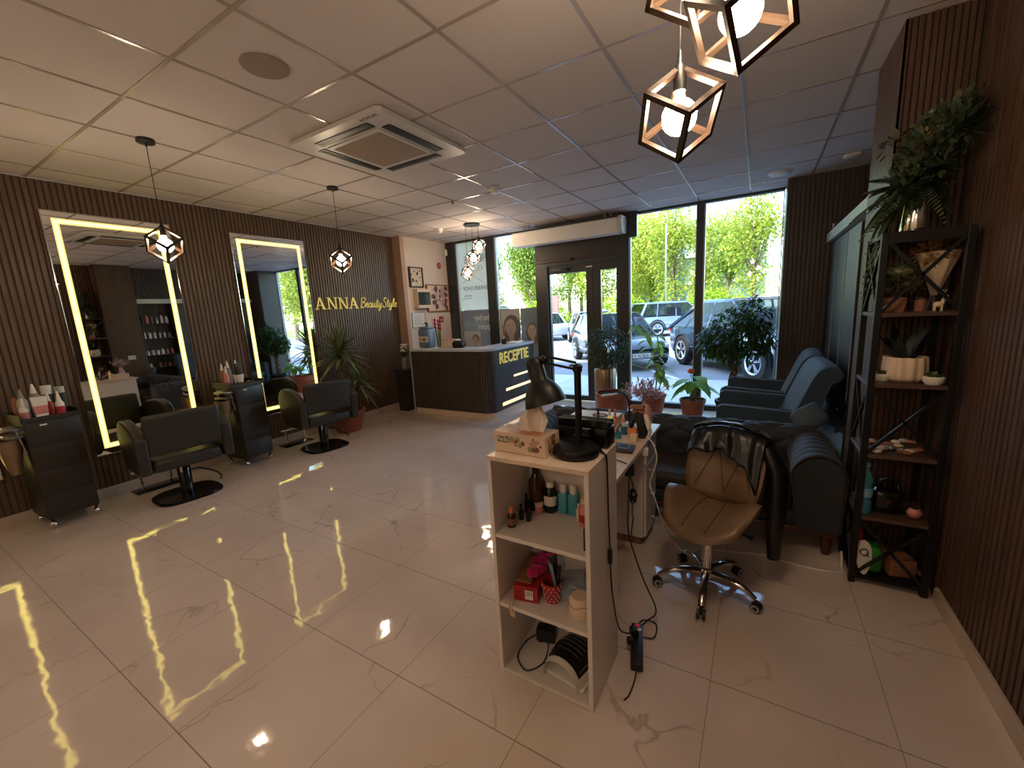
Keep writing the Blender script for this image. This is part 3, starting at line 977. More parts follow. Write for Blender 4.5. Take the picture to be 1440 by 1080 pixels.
pin = [(X0, Y0 + 0.38), (X1 - 0.42, Y0 + 0.38), (X1 - 0.38, Y0 + 0.42), (X1 - 0.38, Y1)]
mb.prism(out + pin[::-1], 'z', 1.01, 1.045)
mb.build('countertop', r, smooth=0)
mb = MB(o); mb.m('panel_dark').prism([(X0 + .08, 4.45), (X1 - .2, 4.45), (X1 - .2, 4.9), (X0 + .08, 4.9)], 'z', 0.71, 0.74)
mb.build('inner_desktop', r, smooth=0)
for z0, z1, ya, yb in ((0.545, 0.575, 4.97, 5.60), (0.36, 0.40, 4.72, 5.62), (0.15, 0.20, 4.60, 5.64)):
    mb = MB(o); mb.m('warm_strip').box(X1 - 0.002, X1 + 0.005, ya, yb, z0, z1)
    mb.build('light_slot', r, smooth=0)
mb = MB(o); mb.m('gold')
mb.text('RECEPTIE', 0.235, T(X1 + 0.006, 4.56, 0.80) @ Matrix(((0, 0, 1, 0), (1, 0, 0, 0), (0, 1, 0, 0), (0, 0, 0, 1))), 0.006, 'LEFT', 0.92, 0.004)
mb.build('desk_lettering', r, smooth=0)

# things on the counter and behind it
r = thing('water_canister', 'blue grey plastic canister with a picture label on the reception counter', 'canister', (-2.12, 4.60, 1.045))
mb = MB(); mb.m('blue_plastic').box(-0.12, 0.12, -0.09, 0.09, 0.0, 0.30, 0.035, 3)
mb.box(-0.10, 0.10, -0.075, 0.075, 0.295, 0.34, 0.03, 3); mb.build('body', r)
mb = MB(); mb.m('label_white').box(-0.095, 0.105, -0.093, -0.0905, 0.09, 0.185); mb.m('brown_lab').box(-0.02, 0.05, -0.095, -0.0935, 0.115, 0.15); mb.m('orange').box(-0.08, -0.04, -0.095, -0.0935, 0.13, 0.16); mb.build('label', r, smooth=0)
mb = MB(); mb.m('black_plastic').cyl((0.02, 0, 0.335), (0.02, 0, 0.39), 0.016).boxc((0.02, -0.02, 0.395), (0.03, 0.07, 0.02), 0, 0.005); mb.m('label_white').cyl((0.045, 0, 0.335), (0.045, 0, 0.37), 0.010); mb.build('tap_pump', r)
mb = MB((-1.62, 4.63, 1.045)); mb.m('cream').boxc((-1.66, 4.66, 1.105), (0.24, 0.18, 0.12), 0.2, 0.006); mb.m('pink').boxc((-1.70, 4.62, 1.17), (0.18, 0.14, 0.012), 0.4, 0.003)
tag(mb.build('cardboard_box'), 'pale pinkish box on the reception counter right of the canister', 'box')
r = thing('card_terminal', 'small black payment terminal on the reception counter', 'payment terminal', (-1.43, 4.55, 1.045))
mb = MB(); mb.m('black_plastic').boxc((0, 0, 0.055), (0.19, 0.10, 0.09), 0.15, 0.012, rx=0.35); mb.build('housing', r)
mb = MB(); mb.m('black_gloss').boxc((0, -0.05, 0.078), (0.14, 0.055, 0.004), 0.15, 0.001, rx=0.9); mb.build('screen', r)
mb = MB((-2.36, 4.45, 1.045))
for k, (x, y, a) in enumerate(((-2.08, 4.43, 0.1), (-1.98, 4.41, -0.2), (-1.90, 4.44, 0.3))):
    mb = MB((x, y, 1.045)); mb.m('paper').boxc((x, y, 1.049 + 0.0), (0.20, 0.14, 0.006), a)
    tag(mb.build('paper_sheet', smooth=0), ('white paper pad at the left end of the reception counter', 'loose white sheet in front of the canister on the counter', 'white sheet overlapping the others on the counter')[k], 'paper', 'papers on the reception counter')
mb = MB((-0.80, 5.30, 1.045)); mb.m('paper').boxc((-0.86, 5.28, 1.057), (0.20, 0.30, 0.02), 0.15, 0.003)
tag(mb.build('notebook'), 'white notebook near the right end of the reception counter', 'notebook')
r = thing('potted_sprig', 'tiny cup with a dry orange sprig on the counter before the portrait posters', 'plant', (-0.95, 5.10, 1.045))
mb = MB(); mb.m('black_gloss').lathe([(0, 0), (0.035, 0), (0.045, 0.08), (0.04, 0.08), (0.0, 0.05)], seg=16); mb.build('cup', r)
mb = MB(); mb.m('gold_leaf'); random.seed(3)
for k in range(26):
    a = random.uniform(0, 2 * PI); e = random.uniform(0.7, 1.4)
    p = Vector((random.uniform(-.02, .02), random.uniform(-.02, .02), 0.07 + random.uniform(0, .18)))
    mb.leaf(p, (math.cos(a) * math.cos(e), math.sin(a) * math.cos(e), math.sin(e)), 0.10, 0.022, n=2)
mb.build('sprig', r)

# things on the white corner wall (x = -2.6)
XW = -2.6
def frame_on_wall(name, y0, y1, z0, z1, depth, frame_key, inner_key, label, cat, bw=0.025, deco=None):
    rr = thing(name, label, cat, (XW, (y0 + y1) / 2, z0))
    o = rr.location
    b = MB(o); b.m(frame_key)
    b.box(XW + 0.001, XW + depth, y0, y0 + bw, z0, z1); b.box(XW + 0.001, XW + depth, y1 - bw, y1, z0, z1)
    b.box(XW + 0.001, XW + depth, y0 + bw, y1 - bw, z0, z0 + bw); b.box(XW + 0.001, XW + depth, y0 + bw, y1 - bw, z1 - bw, z1)
    b.build('frame', rr, smooth=0)
    b = MB(o); b.m(inner_key).box(XW + 0.001, XW + depth * 0.6, y0 + bw, y1 - bw, z0 + bw, z1 - bw)
    if deco: deco(b, XW + depth * 0.6, y0 + bw, y1 - bw, z0 + bw, z1 - bw)
    b.build('print', rr, smooth=0)
    return rr
def disc(b, x, y, z, ry, rz, n=14):
    b.face([(x, y + ry * math.cos(2 * PI * k / n), z + rz * math.sin(2 * PI * k / n)) for k in range(n)])
random.seed(5)
def deco_leafy(b, x, y0, y1, z0, z1):
    for k in range(26):
        b.m(('panel_dark', 'print_mid', 'paper')[k % 3]); disc(b, x + 0.001 + k * 1e-4, random.uniform(y0 + .03, y1 - .03), random.uniform(z0 + .03, z1 - .03), random.uniform(.008, .028), random.uniform(.008, .03))
def deco_flowers(b, x, y0, y1, z0, z1):
    cols = (mat('print_plum', rgb(96, 62, 74), 0.7), mat('print_rose', rgb(186, 150, 150), 0.7), mat('print_sand', rgb(214, 194, 174), 0.7), mat('print_wine', rgb(120, 72, 86), 0.7))
    for k in range(40):
        b.m(cols[k % 4]); y = random.uniform(y0 + .06, y1 - .06); z = random.uniform(z0 + .05, z1 - .05)
        for q in range(4):
            an = q * PI / 2 + k; disc(b, x + 0.001 + (k * 4 + q) * 2e-5, y + .02 * math.cos(an), z + .02 * math.sin(an), random.uniform(.018, .04), random.uniform(.018, .036), 9)
def deco_text(b, x, y0, y1, z0, z1):
    b.m('text_grey')
    for k in range(7): b.face([(x + .001, y0 + .03, z0 + .03 + k * .026), (x + .001, y1 - .03 - .03 * (k % 3), z0 + .03 + k * .026), (x + .001, y1 - .03 - .03 * (k % 3), z0 + .036 + k * .026), (x + .001, y0 + .03, z0 + .036 + k * .026)])
frame_on_wall('picture_frame', 4.80, 5.12, 2.05, 2.39, 0.045, 'panel_dark', 'cream', 'dark framed leafy picture, highest on the white corner wall', 'picture', 0.018, deco_leafy)
frame_on_wall('picture_frame', 5.20, 5.82, 1.62, 2.11, 0.03, 'brown_lab', 'cream', 'square picture of mauve flowers on the white corner wall', 'picture', 0.02, deco_flowers)
frame_on_wall('certificate', 4.78, 5.12, 1.36, 1.62, 0.02, 'grey_trim', 'paper', 'white framed certificate, lowest on the white corner wall', 'certificate', 0.014, deco_text)
r = thing('wall_cabinet', 'small white wall box with a dark glass front under the leafy picture', 'cabinet', (XW, 5.02, 1.69))
o = r.location
mb = MB(o); mb.m('cream').box(XW + .001, XW + .11, 4.87, 5.19, 1.69, 2.02, 0.004); mb.build('housing', r, smooth=0)
mb = MB(o); mb.m(mat('green_glass', rgb(52, 64, 60), 0.08)).box(XW + .1101, XW + .114, 4.88, 5.18, 1.745, 1.965); mb.build('glass_front', r, smooth=0)
mb = MB((XW, 5.62, 2.46)); mb.m('red').lathe([(0, 0.02), (0.035, 0.024), (0.05, 0.016), (0.058, 0.0)], mtx=T(XW + .001, 5.62, 2.46) @ rot('Y', 90), seg=20); mb.m('label_white').lathe([(0.012, 0.0245), (0.02, 0.0245)], mtx=T(XW + .001, 5.62, 2.46) @ rot('Y', 90), seg=16)
tag(mb.build('fire_alarm'), 'round red fire alarm on the white corner wall', 'alarm')
mb = MB((XW, 5.55, 1.46)); mb.m('red').box(XW + .001, XW + .006, 5.50, 5.62, 1.42, 1.53); mb.m('label_white').box(XW + .006, XW + .0065, 5.535, 5.585, 1.45, 1.48)
tag(mb.build('safety_sign', smooth=0), 'small red square safety sign low on the white corner wall', 'sign')
mb = MB((XW, 5.3, 1.4)); mb.m('pink').box(XW + .001, XW + .005, 5.30, 5.312, 1.38, 1.52).box(XW + .001, XW + .005, 5.312, 5.37, 1.38, 1.392)
tag(mb.build('wall_decal', smooth=0), 'pale pink letter L shaped mark on the white corner wall', 'decal')
r = thing('tulip_bunch', 'green stemmed tulip bunch standing behind the blue grey canister', 'flowers', (-2.30, 5.10, 0.74))
mb = MB(); mb.m('label_white').lathe([(0, 0), (0.05, 0), (0.06, 0.2), (0.05, 0.2), (0.04, 0.05), (0, 0.04)], seg=16); mb.build('vase', r)
mb = MB(); mb.m('stem_green'); random.seed(9)
for k in range(9): mb.tube([(0.02 * math.cos(k), 0.02 * math.sin(k), 0.05), (0.05 * math.cos(k * 2.1), 0.05 * math.sin(k * 2.1), 0.55 + 0.02 * k)], 0.006, 6)
mb.build('stem', r)
for k in range(9):
    mb = MB(); mb.m('red').sphere((0.05 * math.cos(k * 2.1), 0.05 * math.sin(k * 2.1), 0.575 + 0.02 * k), (0.02, 0.02, 0.03), 8, 6); mb.build('bloom', r)

# flower stand in the corner left of the desk
r = thing('plant_stand', 'slim dark stand holding white flowers in the corner left of the reception desk', 'stand', (-2.52, 4.42, 0))
mb = MB(); mb.m('panel_dark').box(-0.12, 0.12, -0.12, 0.12, 0.66, 0.70, 0.004).box(-0.10, 0.10, -0.10, 0.10, 0.0, 0.66, 0.004); mb.build('column', r, smooth=0)
r = thing('flower_vase', 'glass vase of small white flowers on the dark stand beside the reception desk', 'flowers', (-2.50, 4.42, 0.70))
mb = MB(); mb.m(mat('vase_grey', rgb(120, 128, 128), 0.2)).lathe([(0, 0), (0.045, 0), (0.055, 0.1), (0.04, 0.19), (0.045, 0.2), (0.03, 0.19), (0, 0.02)], seg=18); mb.build('vase', r)
mb = MB(); mb.m('leaf_bush'); random.seed(4)
for k in range(60):
    a = random.uniform(0, 2 * PI); e = random.uniform(0.5, 1.4)
    mb.leaf((0, 0, 0.16 + random.uniform(0, 0.12)), (math.cos(a) * math.cos(e), math.sin(a) * math.cos(e), math.sin(e)), 0.14, 0.02, n=2)
mb.build('foliage', r)
mb = MB(); mb.m('white_paint')
for k in range(22):
    a = random.uniform(0, 2 * PI); q = random.uniform(0.01, 0.07)
    mb.sphere((q * math.cos(a), q * math.sin(a), 0.30 + random.uniform(0, 0.12)), 0.016, 8, 6)
mb.build('blossom', r)

# window films and posters
def film(name, x0, x1, z0, z1, key, label, y=YF - 0.012, extra=None):
    rr = thing(name, label, 'window poster', ((x0 + x1) / 2, y, z0))
    o = rr.location
    b = MB(o); b.m(key).box(x0, x1, y - 0.001, y + 0.001, z0, z1); b.build('sheet', rr, smooth=0)
    if extra: extra(rr, o, y)
    return rr
MIR = Matrix(((-1, 0, 0, 0), (0, 0, 1, 0), (0, 1, 0, 0), (0, 0, 0, 1)))      # lettering that reads from the street
def ex1(rr, o, y):
    b = MB(o); b.m('text_grey')
    b.text('FRIZERIE', 0.175, T(-1.70, y - 0.003, 2.475) @ MIR @ T(-0.0, 0, 0), 0.0005, 'LEFT', 0.78, 0.001)
    b.text('BARBER SHOP', 0.105, T(-1.72, y - 0.003, 1.98) @ MIR, 0.0005, 'LEFT', 0.84, 0.001)
    b.text('unisex', 0.075, T(-2.09, y - 0.003, 1.86) @ MIR, 0.0005, 'LEFT', 0.9)
    b.box(-2.31, -2.09, y - 0.0035, y - 0.0025, 1.83, 1.838)
    b.build('mirrored_lettering', rr, smooth=0)
    b = MB(o); b.m('text_grey')                                   # crossed scissors
    for sx in (-1, 1):
        b.tube([(-2.05 - sx * 0.22, y - 0.003, 2.12), (-2.05 + sx * 0.15, y - 0.003, 2.34)], 0.008, 4, flat=0.3)
        n = 16
        b.tube([(-2.05 + sx * 0.19 + 0.038 * math.cos(2 * PI * k / n), y - 0.003, 2.37 + 0.038 * math.sin(2 * PI * k / n)) for k in range(n)], 0.006, 4, closed=True)
    b.build('scissors_emblem', rr, smooth=0)
film('window_poster', -2.378, -1.712, 1.615, 2.85, 'film_white', 'milky white window film with mirrored barber lettering behind the lamp cluster', extra=ex1)
def face(b, cx, z, s, y, hairkey='hair_print', longhair=False):
    b.m('print_mid')
    b.face([(cx - .55 * s, y - .002, z - 1.0 * s), (cx + .55 * s, y - .002, z - 1.0 * s), (cx + .38 * s, y - .002, z - .55 * s), (cx - .38 * s, y - .002, z - .55 * s)])
    def el(key, x, zz, rx, rz, yo, n=20):
        b.m(key); b.face([(x + rx * math.cos(2 * PI * k / n), y - yo, zz + rz * math.sin(2 * PI * k / n)) for k in range(n)])
    if longhair:
        el(hairkey, cx + .05 * s, z - .12 * s, .52 * s, .72 * s, .0024)
    b.m('skin_print'); b.face([(cx - .16 * s, y - .0026, z - .75 * s), (cx + .16 * s, y - .0026, z - .75 * s), (cx + .14 * s, y - .0026, z - .3 * s), (cx - .14 * s, y - .0026, z - .3 * s)])
    el(hairkey, cx + .04 * s, z + .16 * s, .40 * s, .42 * s, .0028)
    el('skin_print', cx - .03 * s, z - .04 * s, .31 * s, .43 * s, .0032)
    for sx in (-.13, .11):
        el(hairkey, cx + sx * s, z + .05 * s, .055 * s, .02 * s, .0036, 10); el(hairkey, cx + sx * s, z + .12 * s, .075 * s, .014 * s, .0036, 10)
    el('print_mid', cx - .02 * s, z - .08 * s, .03 * s, .07 * s, .0036, 10); el('print_mid', cx - .02 * s, z - .24 * s, .09 * s, .022 * s, .0036, 10)
def ex2(rr, o, y):
    b = MB(o); b.m('text_light')
    b.text('barber', 0.155, T(-1.715, y - 0.003, 1.42) @ MIR, 0.0005, 'LEFT', 0.88, 0.002)
    b.build('mirrored_lettering', rr, smooth=0); b = MB(o); b.m('text_light')
    b.text('point', 0.155, T(-1.72, y - 0.003, 1.25) @ MIR, 0.0005, 'LEFT', 0.84, 0.002)
    b.build('mirrored_lettering', rr, smooth=0)
    b = MB(o); b.m('print_grey').face([(-2.33, y - .0015, 0.85), (-1.94, y - .0015, 0.85), (-1.94, y - .0015, 1.22), (-2.33, y - .0015, 1.22)])
    face(b, -2.07, 1.04, 0.20, y); b.build('portrait', rr, smooth=0)
film('window_poster', -2.378, -1.712, 0.08, 1.612, 'film_grey', 'grey window film with mirrored barber lettering and a small portrait of a man', extra=ex2)
def ex3(rr, o, y):
    b = MB(o); b.m('print_grey').face([(-1.48, y - .0012, 0.75), (-1.08, y - .0012, 0.75), (-1.08, y - .0012, 1.59), (-1.48, y - .0012, 1.59)])
    face(b, -1.27, 1.28, 0.36, y, longhair=True); b.build('portrait', rr, smooth=0)
film('window_poster', -1.495, -1.075, 0.08, 1.60, 'film_grey', 'poster portrait of a woman with long wavy hair on the window', extra=ex3)
def ex4(rr, o, y):
    b = MB(o); face(b, -0.84, 1.20, 0.27, y, longhair=True); b.build('portrait', rr, smooth=0)
film('window_poster', -1.065, -0.725, 0.08, 1.60, 'film_grey', 'narrow greyish poster with a face next to the glass door', extra=ex4)

# ------------------------------------------------------------------ salon chairs (face the mirrors, -x)
def salon_chair(loc, rz, label):
    r = thing('salon_chair', label, 'chair', loc, rz, 'black hydraulic salon chairs')
    mb = MB(); mb.m('chair_leather').box(-0.27, 0.27, -0.26, 0.26, 0.335, 0.455, 0.04, 3); mb.build('seat', r)
    mb = MB(); mb.m('chair_leather')
    mb.boxc((0.26, 0, 0.675), (0.075, 0.56, 0.36), 0, 0.03, ry=0.10, seg=3); mb.build('backrest', r)
    for s in (-1, 1):
        mb = MB(); mb.m('chair_leather')
        # rounded tub side: outline in (x,z)
        pts = []
        for k in range(13):
            a = PI / 2 + PI * 0.62 * k / 12 - 0.2
            pts.append((-0.12 + 0.20 * math.cos(a), 0.60 + 0.19 * math.sin(a)))
        prof = [(0.28, 0.34), (0.30, 0.66)] + [(0.10, 0.765)] + pts + [(-0.24, 0.40), (-0.14, 0.33)]
        mb.prism(prof, 'y', s * 0.27, s * 0.355)
        ob = mb.build('arm_panel', r, smooth=35)
        bv = ob.modifiers.new('bevel', 'BEVEL'); bv.width = 0.018; bv.segments = 3; bv.limit_method = 'ANGLE'; bv.angle_limit = 0.7
    mb = MB(); mb.m('steel').box(-0.12, 0.12, -0.12, 0.12, 0.31, 0.334); mb.m('chrome').cyl((0, 0, 0.26), (0, 0, 0.312), 0.024, seg=16)
    mb.build('piston', r)
    mb = MB(); mb.m('black_gloss').lathe([(0, 0.28), (0.045, 0.28), (0.052, 0.27), (0.052, 0.02), (0.0, 0.02)], seg=20); mb.build('pump_housing', r)
    mb = MB(); mb.m('black_gloss')
    n = 40; pts = []
    for k in range(n):
        a = 2 * PI * k / n; c, s_ = math.cos(a), math.sin(a)
        pts.append((0.245 * abs(c) ** 0.62 * (1 if c > 0 else -1), 0.26 * abs(s_) ** 0.62 * (1 if s_ > 0 else -1)))
    mb.prism(pts, 'z', 0.0, 0.012); mb.prism([(x * .93, y * .93) for x, y in pts], 'z', 0.012, 0.022); mb.build('base_plate', r, smooth=20)
    mb = MB(); mb.m('black_plastic').tube(smoothpath([(0.02, 0.04, 0.23), (0.0, 0.12, 0.22), (0.03, 0.24, 0.15), (0.10, 0.26, 0.11), (0.20, 0.22, 0.12)], 5), 0.009, 8)
    mb.m('chrome').tube([(0.045, -0.03, 0.24), (0.065, -0.035, 0.33)], 0.012, 8); mb.build('pump_lever', r)
    return r
salon_chair((-2.09, 1.04, 0), math.radians(-6), 'black salon chair in front of the nearest lit mirror')
salon_chair((-2.09, 2.52, 0), math.radians(-10), 'black salon chair beside the terracotta palm pot and farther mirror')

def footrest(loc, label):
    r = thing('footrest', label, 'footrest', loc, 0, 'chrome footrests under the mirrors')
    mb = MB(); mb.m('black_gloss').box(-0.09, 0.09, -0.19, 0.19, 0, 0.018, 0.006); mb.build('base_plate', r)
    for y in (-0.12, 0.12):
        mb = MB(); mb.m('chrome').tube([(0, y, 0.018), (0, y, 0.19)], 0.012, 8); mb.build('upright', r)
    mb = MB(); mb.m('chrome').tube([(0, -0.19, 0.20), (0, 0.19, 0.20)], 0.015, 10); mb.build('foot_bar', r)
footrest((-2.60, 0.98, 0), 'low chrome footrest bar on the floor under the nearest lit mirror')
footrest((-2.60, 2.46, 0), 'low chrome footrest bar on the floor under the farther lit mirror')

# ------------------------------------------------------------------ salon trolleys
def trolley(loc, rz, label, dryer):
    r = thing('salon_trolley', label, 'trolley', loc, rz, 'black salon trolleys')
    mb = MB(); mb.m('trolley_black').box(-0.36, -0.005, -0.16, 0.16, 0.09, 0.90, 0.012); mb.build('body', r)
    for k in range(4):
        mb = MB(); mb.m('trolley_black').box(-0.004, 0.004, -0.155, 0.155, 0.105 + k * 0.197, 0.300 + k * 0.197, 0.003); mb.build('drawer', r)
    mb = MB(); mb.m('trolley_black')
    mb.box(-0.37, 0.0, -0.17, 0.17, 0.90, 0.915); mb.box(-0.37, -0.36, -0.17, 0.17, 0.915, 0.96); mb.box(-0.01, 0.0, -0.17, 0.17, 0.915, 0.935)
    mb.box(-0.37, 0.0, -0.17, -0.16, 0.915, 0.96); mb.box(-0.37, 0.0, 0.16, 0.17, 0.915, 0.96); mb.build('top_tray', r, smooth=0)
    mb = MB(); mb.m('label_white').box(0.0041, 0.0055, -0.075, -0.035, 0.862, 0.874); mb.build('label_tag', r, smooth=0)
    for x in (-0.33, -0.04):
        for y in (-0.13, 0.14):
            mb = MB(); mb.m('chrome').sphere((x, y, 0.032), (0.026, 0.026, 0.032), 12, 8); mb.m('black_plastic').cyl((x, y, 0.05), (x, y, 0.10), 0.012, seg=8); mb.build('caster', r)
    # side holder for the hair dryer: bent strip with two slots
    mb = MB(); mb.m('steel')
    for z in (0.86, 0.80):
        mb.tube(smoothpath([(-0.03, -0.165, z), (-0.02, -0.25, z + .01), (-0.12, -0.275, z + .01), (-0.20, -0.25, z), (-0.20, -0.165, z)], 5), 0.009, 6, flat=1.6)
    mb.tube([(-0.02, -0.20, 0.86), (-0.03, -0.17, 0.66)], 0.007, 6)
    mb.build('dryer_holder', r)
    mb = MB(); mb.m(mat('dryer_sleeve', rgb(140, 118, 92), 0.3, metal=0.5)).lathe([(0.03, 0.50), (0.05, 0.60), (0.075, 0.74), (0.078, 0.78), (0.07, 0.78), (0.045, 0.60), (0.0, 0.52)], (-0.11, -0.235, 0), seg=18); mb.build('dryer_cup', r)
    return r
trolley((-2.335, 0.335, 0), math.radians(3), 'black salon trolley at far left carrying pink and white bottles', False)
trolley((-2.27, 1.83, 0), math.radians(6), 'black salon trolley standing between the two salon chairs', True)

def lathe_thing(name, label, cat, loc, prof, key, group=None, seg=18, extra=None, rz=0):
    r = thing(name, label, cat, loc, rz, group)
    b = MB(); b.m(key).lathe(prof, seg=seg); b.build('body', r)
    if extra:
        for nm, k, p in extra:
            b = MB(); b.m(k).lathe(p, seg=seg); b.build(nm, r)
    return r
# bottles on the first trolley
TZ = 0.915
G1 = 'bottles on the first trolley'
def spray(loc, body, top, h, label, w=0.03, name='spray_bottle', lab=None, group=None):
    ex = [('cap', top, [(0, h), (w * .62, h), (w * .5, h + .02), (w * .42, h + .035), (w * .2, h + .075), (0, h + .078)])]
    if lab: ex.append(('label', lab, [(w * 1.01, h * .12), (w * 1.015, h * .62)]))
    return lathe_thing(name, label, 'bottle', loc, [(0, 0), (w, 0), (w, h * .8), (w * .75, h * .94), (w * .5, h), (0, h)], body, group, extra=ex)
spray((-2.42, 0.215, TZ), 'label_white', 'label_white', 0.10, 'white nozzle bottle with pink base, leftmost on the far left trolley', 0.026, lab='pink', group=G1)
r = thing('cream_tube', 'white and pink squeeze tube in the middle of the left trolley', 'tube', (-2.40, 0.30, TZ), 0, G1)
mb = MB(); mb.m('pink').prism([(-0.036, 0.03), (0.036, 0.03), (0.046, 0.17), (-0.046, 0.17)], 'x', -0.016, 0.016); mb.m('label_white').prism([(-0.041, 0.10), (0.041, 0.10), (0.046, 0.172), (-0.046, 0.172)], 'x', -0.018, 0.018); mb.build('body', r, smooth=0)
mb = MB(); mb.m('label_white').box(-0.02, 0.02, -0.034, 0.034, 0, 0.032, 0.004); mb.build('cap', r)
spray((-2.38, 0.405, TZ), 'label_white', 'label_white', 0.12, 'white nozzle bottle with red label, rightmost front on the left trolley', 0.027, lab='red', group=G1)
spray((-2.55, 0.235, TZ), 'grey_trim', 'print_mid', 0.16, 'grey capped bottle behind the leftmost nozzle bottle', 0.032, group=G1)
spray((-2.56, 0.31, TZ), 'print_mid', 'label_white', 0.19, 'grey round bottle with pale top behind the cream tube', 0.034, group=G1)
lathe_thing('spray_can', 'tall can with white cap at the back of the left trolley', 'can', (-2.57, 0.385, TZ), [(0, 0), (0.033, 0), (0.033, 0.17), (0, 0.17)], 'bronze', G1, extra=[('cap', 'label_white', [(0.034, 0.168), (0.034, 0.24), (0, 0.242)])])
lathe_thing('spray_can', 'dark slim can with pale cap nearest the lit mirror on the left trolley', 'can', (-2.55, 0.455, TZ), [(0, 0), (0.030, 0), (0.030, 0.17), (0, 0.17)], 'black_plastic', G1, extra=[('cap', 'grey_trim', [(0.031, 0.168), (0.031, 0.22), (0, 0.222)])])
spray((-2.45, 0.36, TZ), 'red', 'label_white', 0.12, 'small red bottle squeezed behind the pink tube', 0.024, group=G1)
spray((-2.60, 0.215, TZ), 'brown_lab', 'black_plastic', 0.17, 'brown bottle at the back left corner of the left trolley', 0.03, group=G1)
# things on the second trolley
G2 = 'bottles on the second trolley'
r = thing('brush_cup', 'white tapered cup full of combs on the middle trolley', 'cup', (-2.40, 1.80, TZ))
mb = MB(); mb.m('label_white').lathe([(0, 0), (0.038, 0), (0.056, 0.115), (0.052, 0.115), (0.036, 0.01), (0, 0.008)], seg=18); mb.build('cup', r)
for k in range(7):
    mb = MB(); mb.m('black_plastic' if k % 2 else 'bronze'); a = k * 0.9
    mb.boxc((0.024 * math.cos(a), 0.03 * math.sin(a), 0.14), (0.006, 0.02, 0.20), a, 0.002, rx=0.12 * math.sin(a * 3)); mb.build('comb', r)
spray((-2.52, 1.70, TZ), 'brown_lab', 'label_white', 0.17, 'brown bottle at the left rear of the middle trolley', 0.028, group=G2)
spray((-2.54, 1.77, TZ), 'print_mid', 'label_white', 0.19, 'grey bottle behind the comb cup on the middle trolley', 0.03, group=G2)
spray((-2.42, 1.69, TZ), 'pink', 'label_white', 0.14, 'pinkish bottle at the left edge of the middle trolley', 0.026, group=G2)
spray((-2.55, 1.86, TZ), 'black_plastic', 'label_white', 0.19, 'dark bottle with white cap behind the comb cup', 0.026, group=G2)
r = thing('hair_clip_tray', 'low tray of hair clips at the front of the middle trolley', 'tray', (-2.32, 1.82, TZ))
mb = MB(); mb.m('bronze').box(-0.025, 0.025, -0.10, 0.10, 0, 0.022, 0.006); mb.build('tray', r)
for k in range(5):
    mb = MB(); mb.m('gold_metal' if k % 2 else 'black_gloss').boxc((0.0, -0.075 + k * 0.037, 0.032), (0.035, 0.012, 0.014), 0.4 * k, 0.003); mb.build('hair_clip', r)
r = thing('hair_dryer', 'black hair dryer hanging in the holder of the middle trolley', 'hair dryer', (-2.35, 1.585, 0.80))
mb = MB(); mb.m('black_gloss').tube([(0.0, 0.0, -0.10), (0.0, 0.0, 0.04), (0, 0, 0.09)], [0.022, 0.036, 0.04], 14); mb.build('barrel', r)
mb = MB(); mb.m('black_plastic').tube([(0.0, 0, 0.05), (0.10, 0.01, 0.03), (0.15, 0.01, 0.0)], [0.016, 0.016, 0.014], 10); mb.build('handle', r)
mb = MB(); mb.m('steel').lathe([(0.03, 0.091), (0.038, 0.094), (0.042, 0.088)], seg=16); mb.build('rear_grille', r)

# ------------------------------------------------------------------ tufted sofa
def tuft(u, v, amp):
    """button tufting: diamonds with creases; u, v in diamond units"""
    a = abs(math.sin(PI * (u + v) / 1.0)); b = abs(math.sin(PI * (u - v) / 1.0))
    return amp * (min(a, 1) * min(b, 1)) ** 0.5
r = thing('tufted_sofa', 'dark grey tufted sofa with rolled arms behind the brown swivel chair', 'sofa', (1.92, 2.8, 0))
o = r.location
SX0, SX1 = 0.80, 3.04
def backsec(t):
    # section in (y,z), t 0..1 from the seat, over the roll, down the rear
    key = [(2.86, 0.30), (2.865, 0.40), (2.85, 0.50), (2.845, 0.565), (2.87, 0.615), (2.92, 0.638), (2.98, 0.632), (3.03, 0.60), (3.045, 0.54), (3.04, 0.40), (3.04, 0.12)]
    f = t * (len(key) - 1); i = min(int(f), len(key) - 2); k = f - i
    p0 = key[max(i - 1, 0)]; p1 = key[i]; p2 = key[i + 1]; p3 = key[min(i + 2, len(key) - 1)]
    def cr(a, b, c, d): return 0.5 * (2 * b + (c - a) * k + (2 * a - 5 * b + 4 * c - d) * k * k + (a * -1 + 3 * b - 3 * c + d) * k ** 3)
    return cr(p0[0], p1[0], p2[0], p3[0]), cr(p0[1], p1[1], p2[1], p3[1])
def backfn(u, v):
    x = SX0 + 0.12 + u * (SX1 - SX0 - 0.24)
    y, z = backsec(v)
    y2, z2 = backsec(min(v + .01, 1)); y1, z1 = backsec(max(v - .01, 0))
    t = Vector((y2 - y1, z2 - z1)).normalized(); n = Vector((-t.y, t.x))
    w = 1.0 if v < 0.62 else max(0, 1 - (v - 0.62) * 8)
    d = tuft(u * 8.0, v * 4.6, 0.024) * w
    return (x, y + n.x * d, z + n.y * d)
mb = MB(o); mb.m('velvet').grid(backfn, 180, 70)
mb.build('backrest', r, smooth=80)
mb = MB(o); mb.m('black_plastic')
for j in (1, 2, 3):
    for i in range(17):
        if (i + j) % 2: continue
        u, vv = i * 0.5 / 8.0, j * 0.5 / 4.6
        if u <= 0.01 or u >= 0.99: continue
        x, y, z = backfn(u, vv); mb.sphere((x, y - 0.002, z), 0.012, 8, 6)
mb.build('tuft_button', r)
for k in range(3):
    w = (SX1 - SX0 - 0.50) / 3
    x0 = SX0 + 0.25 + k * w
    mb = MB(o); mb.m('sofa_seat').box(x0 + .004, x0 + w - .004, 2.34, 2.86, 0.25, 0.385, 0.045, 4); mb.build('seat_cushion', r)
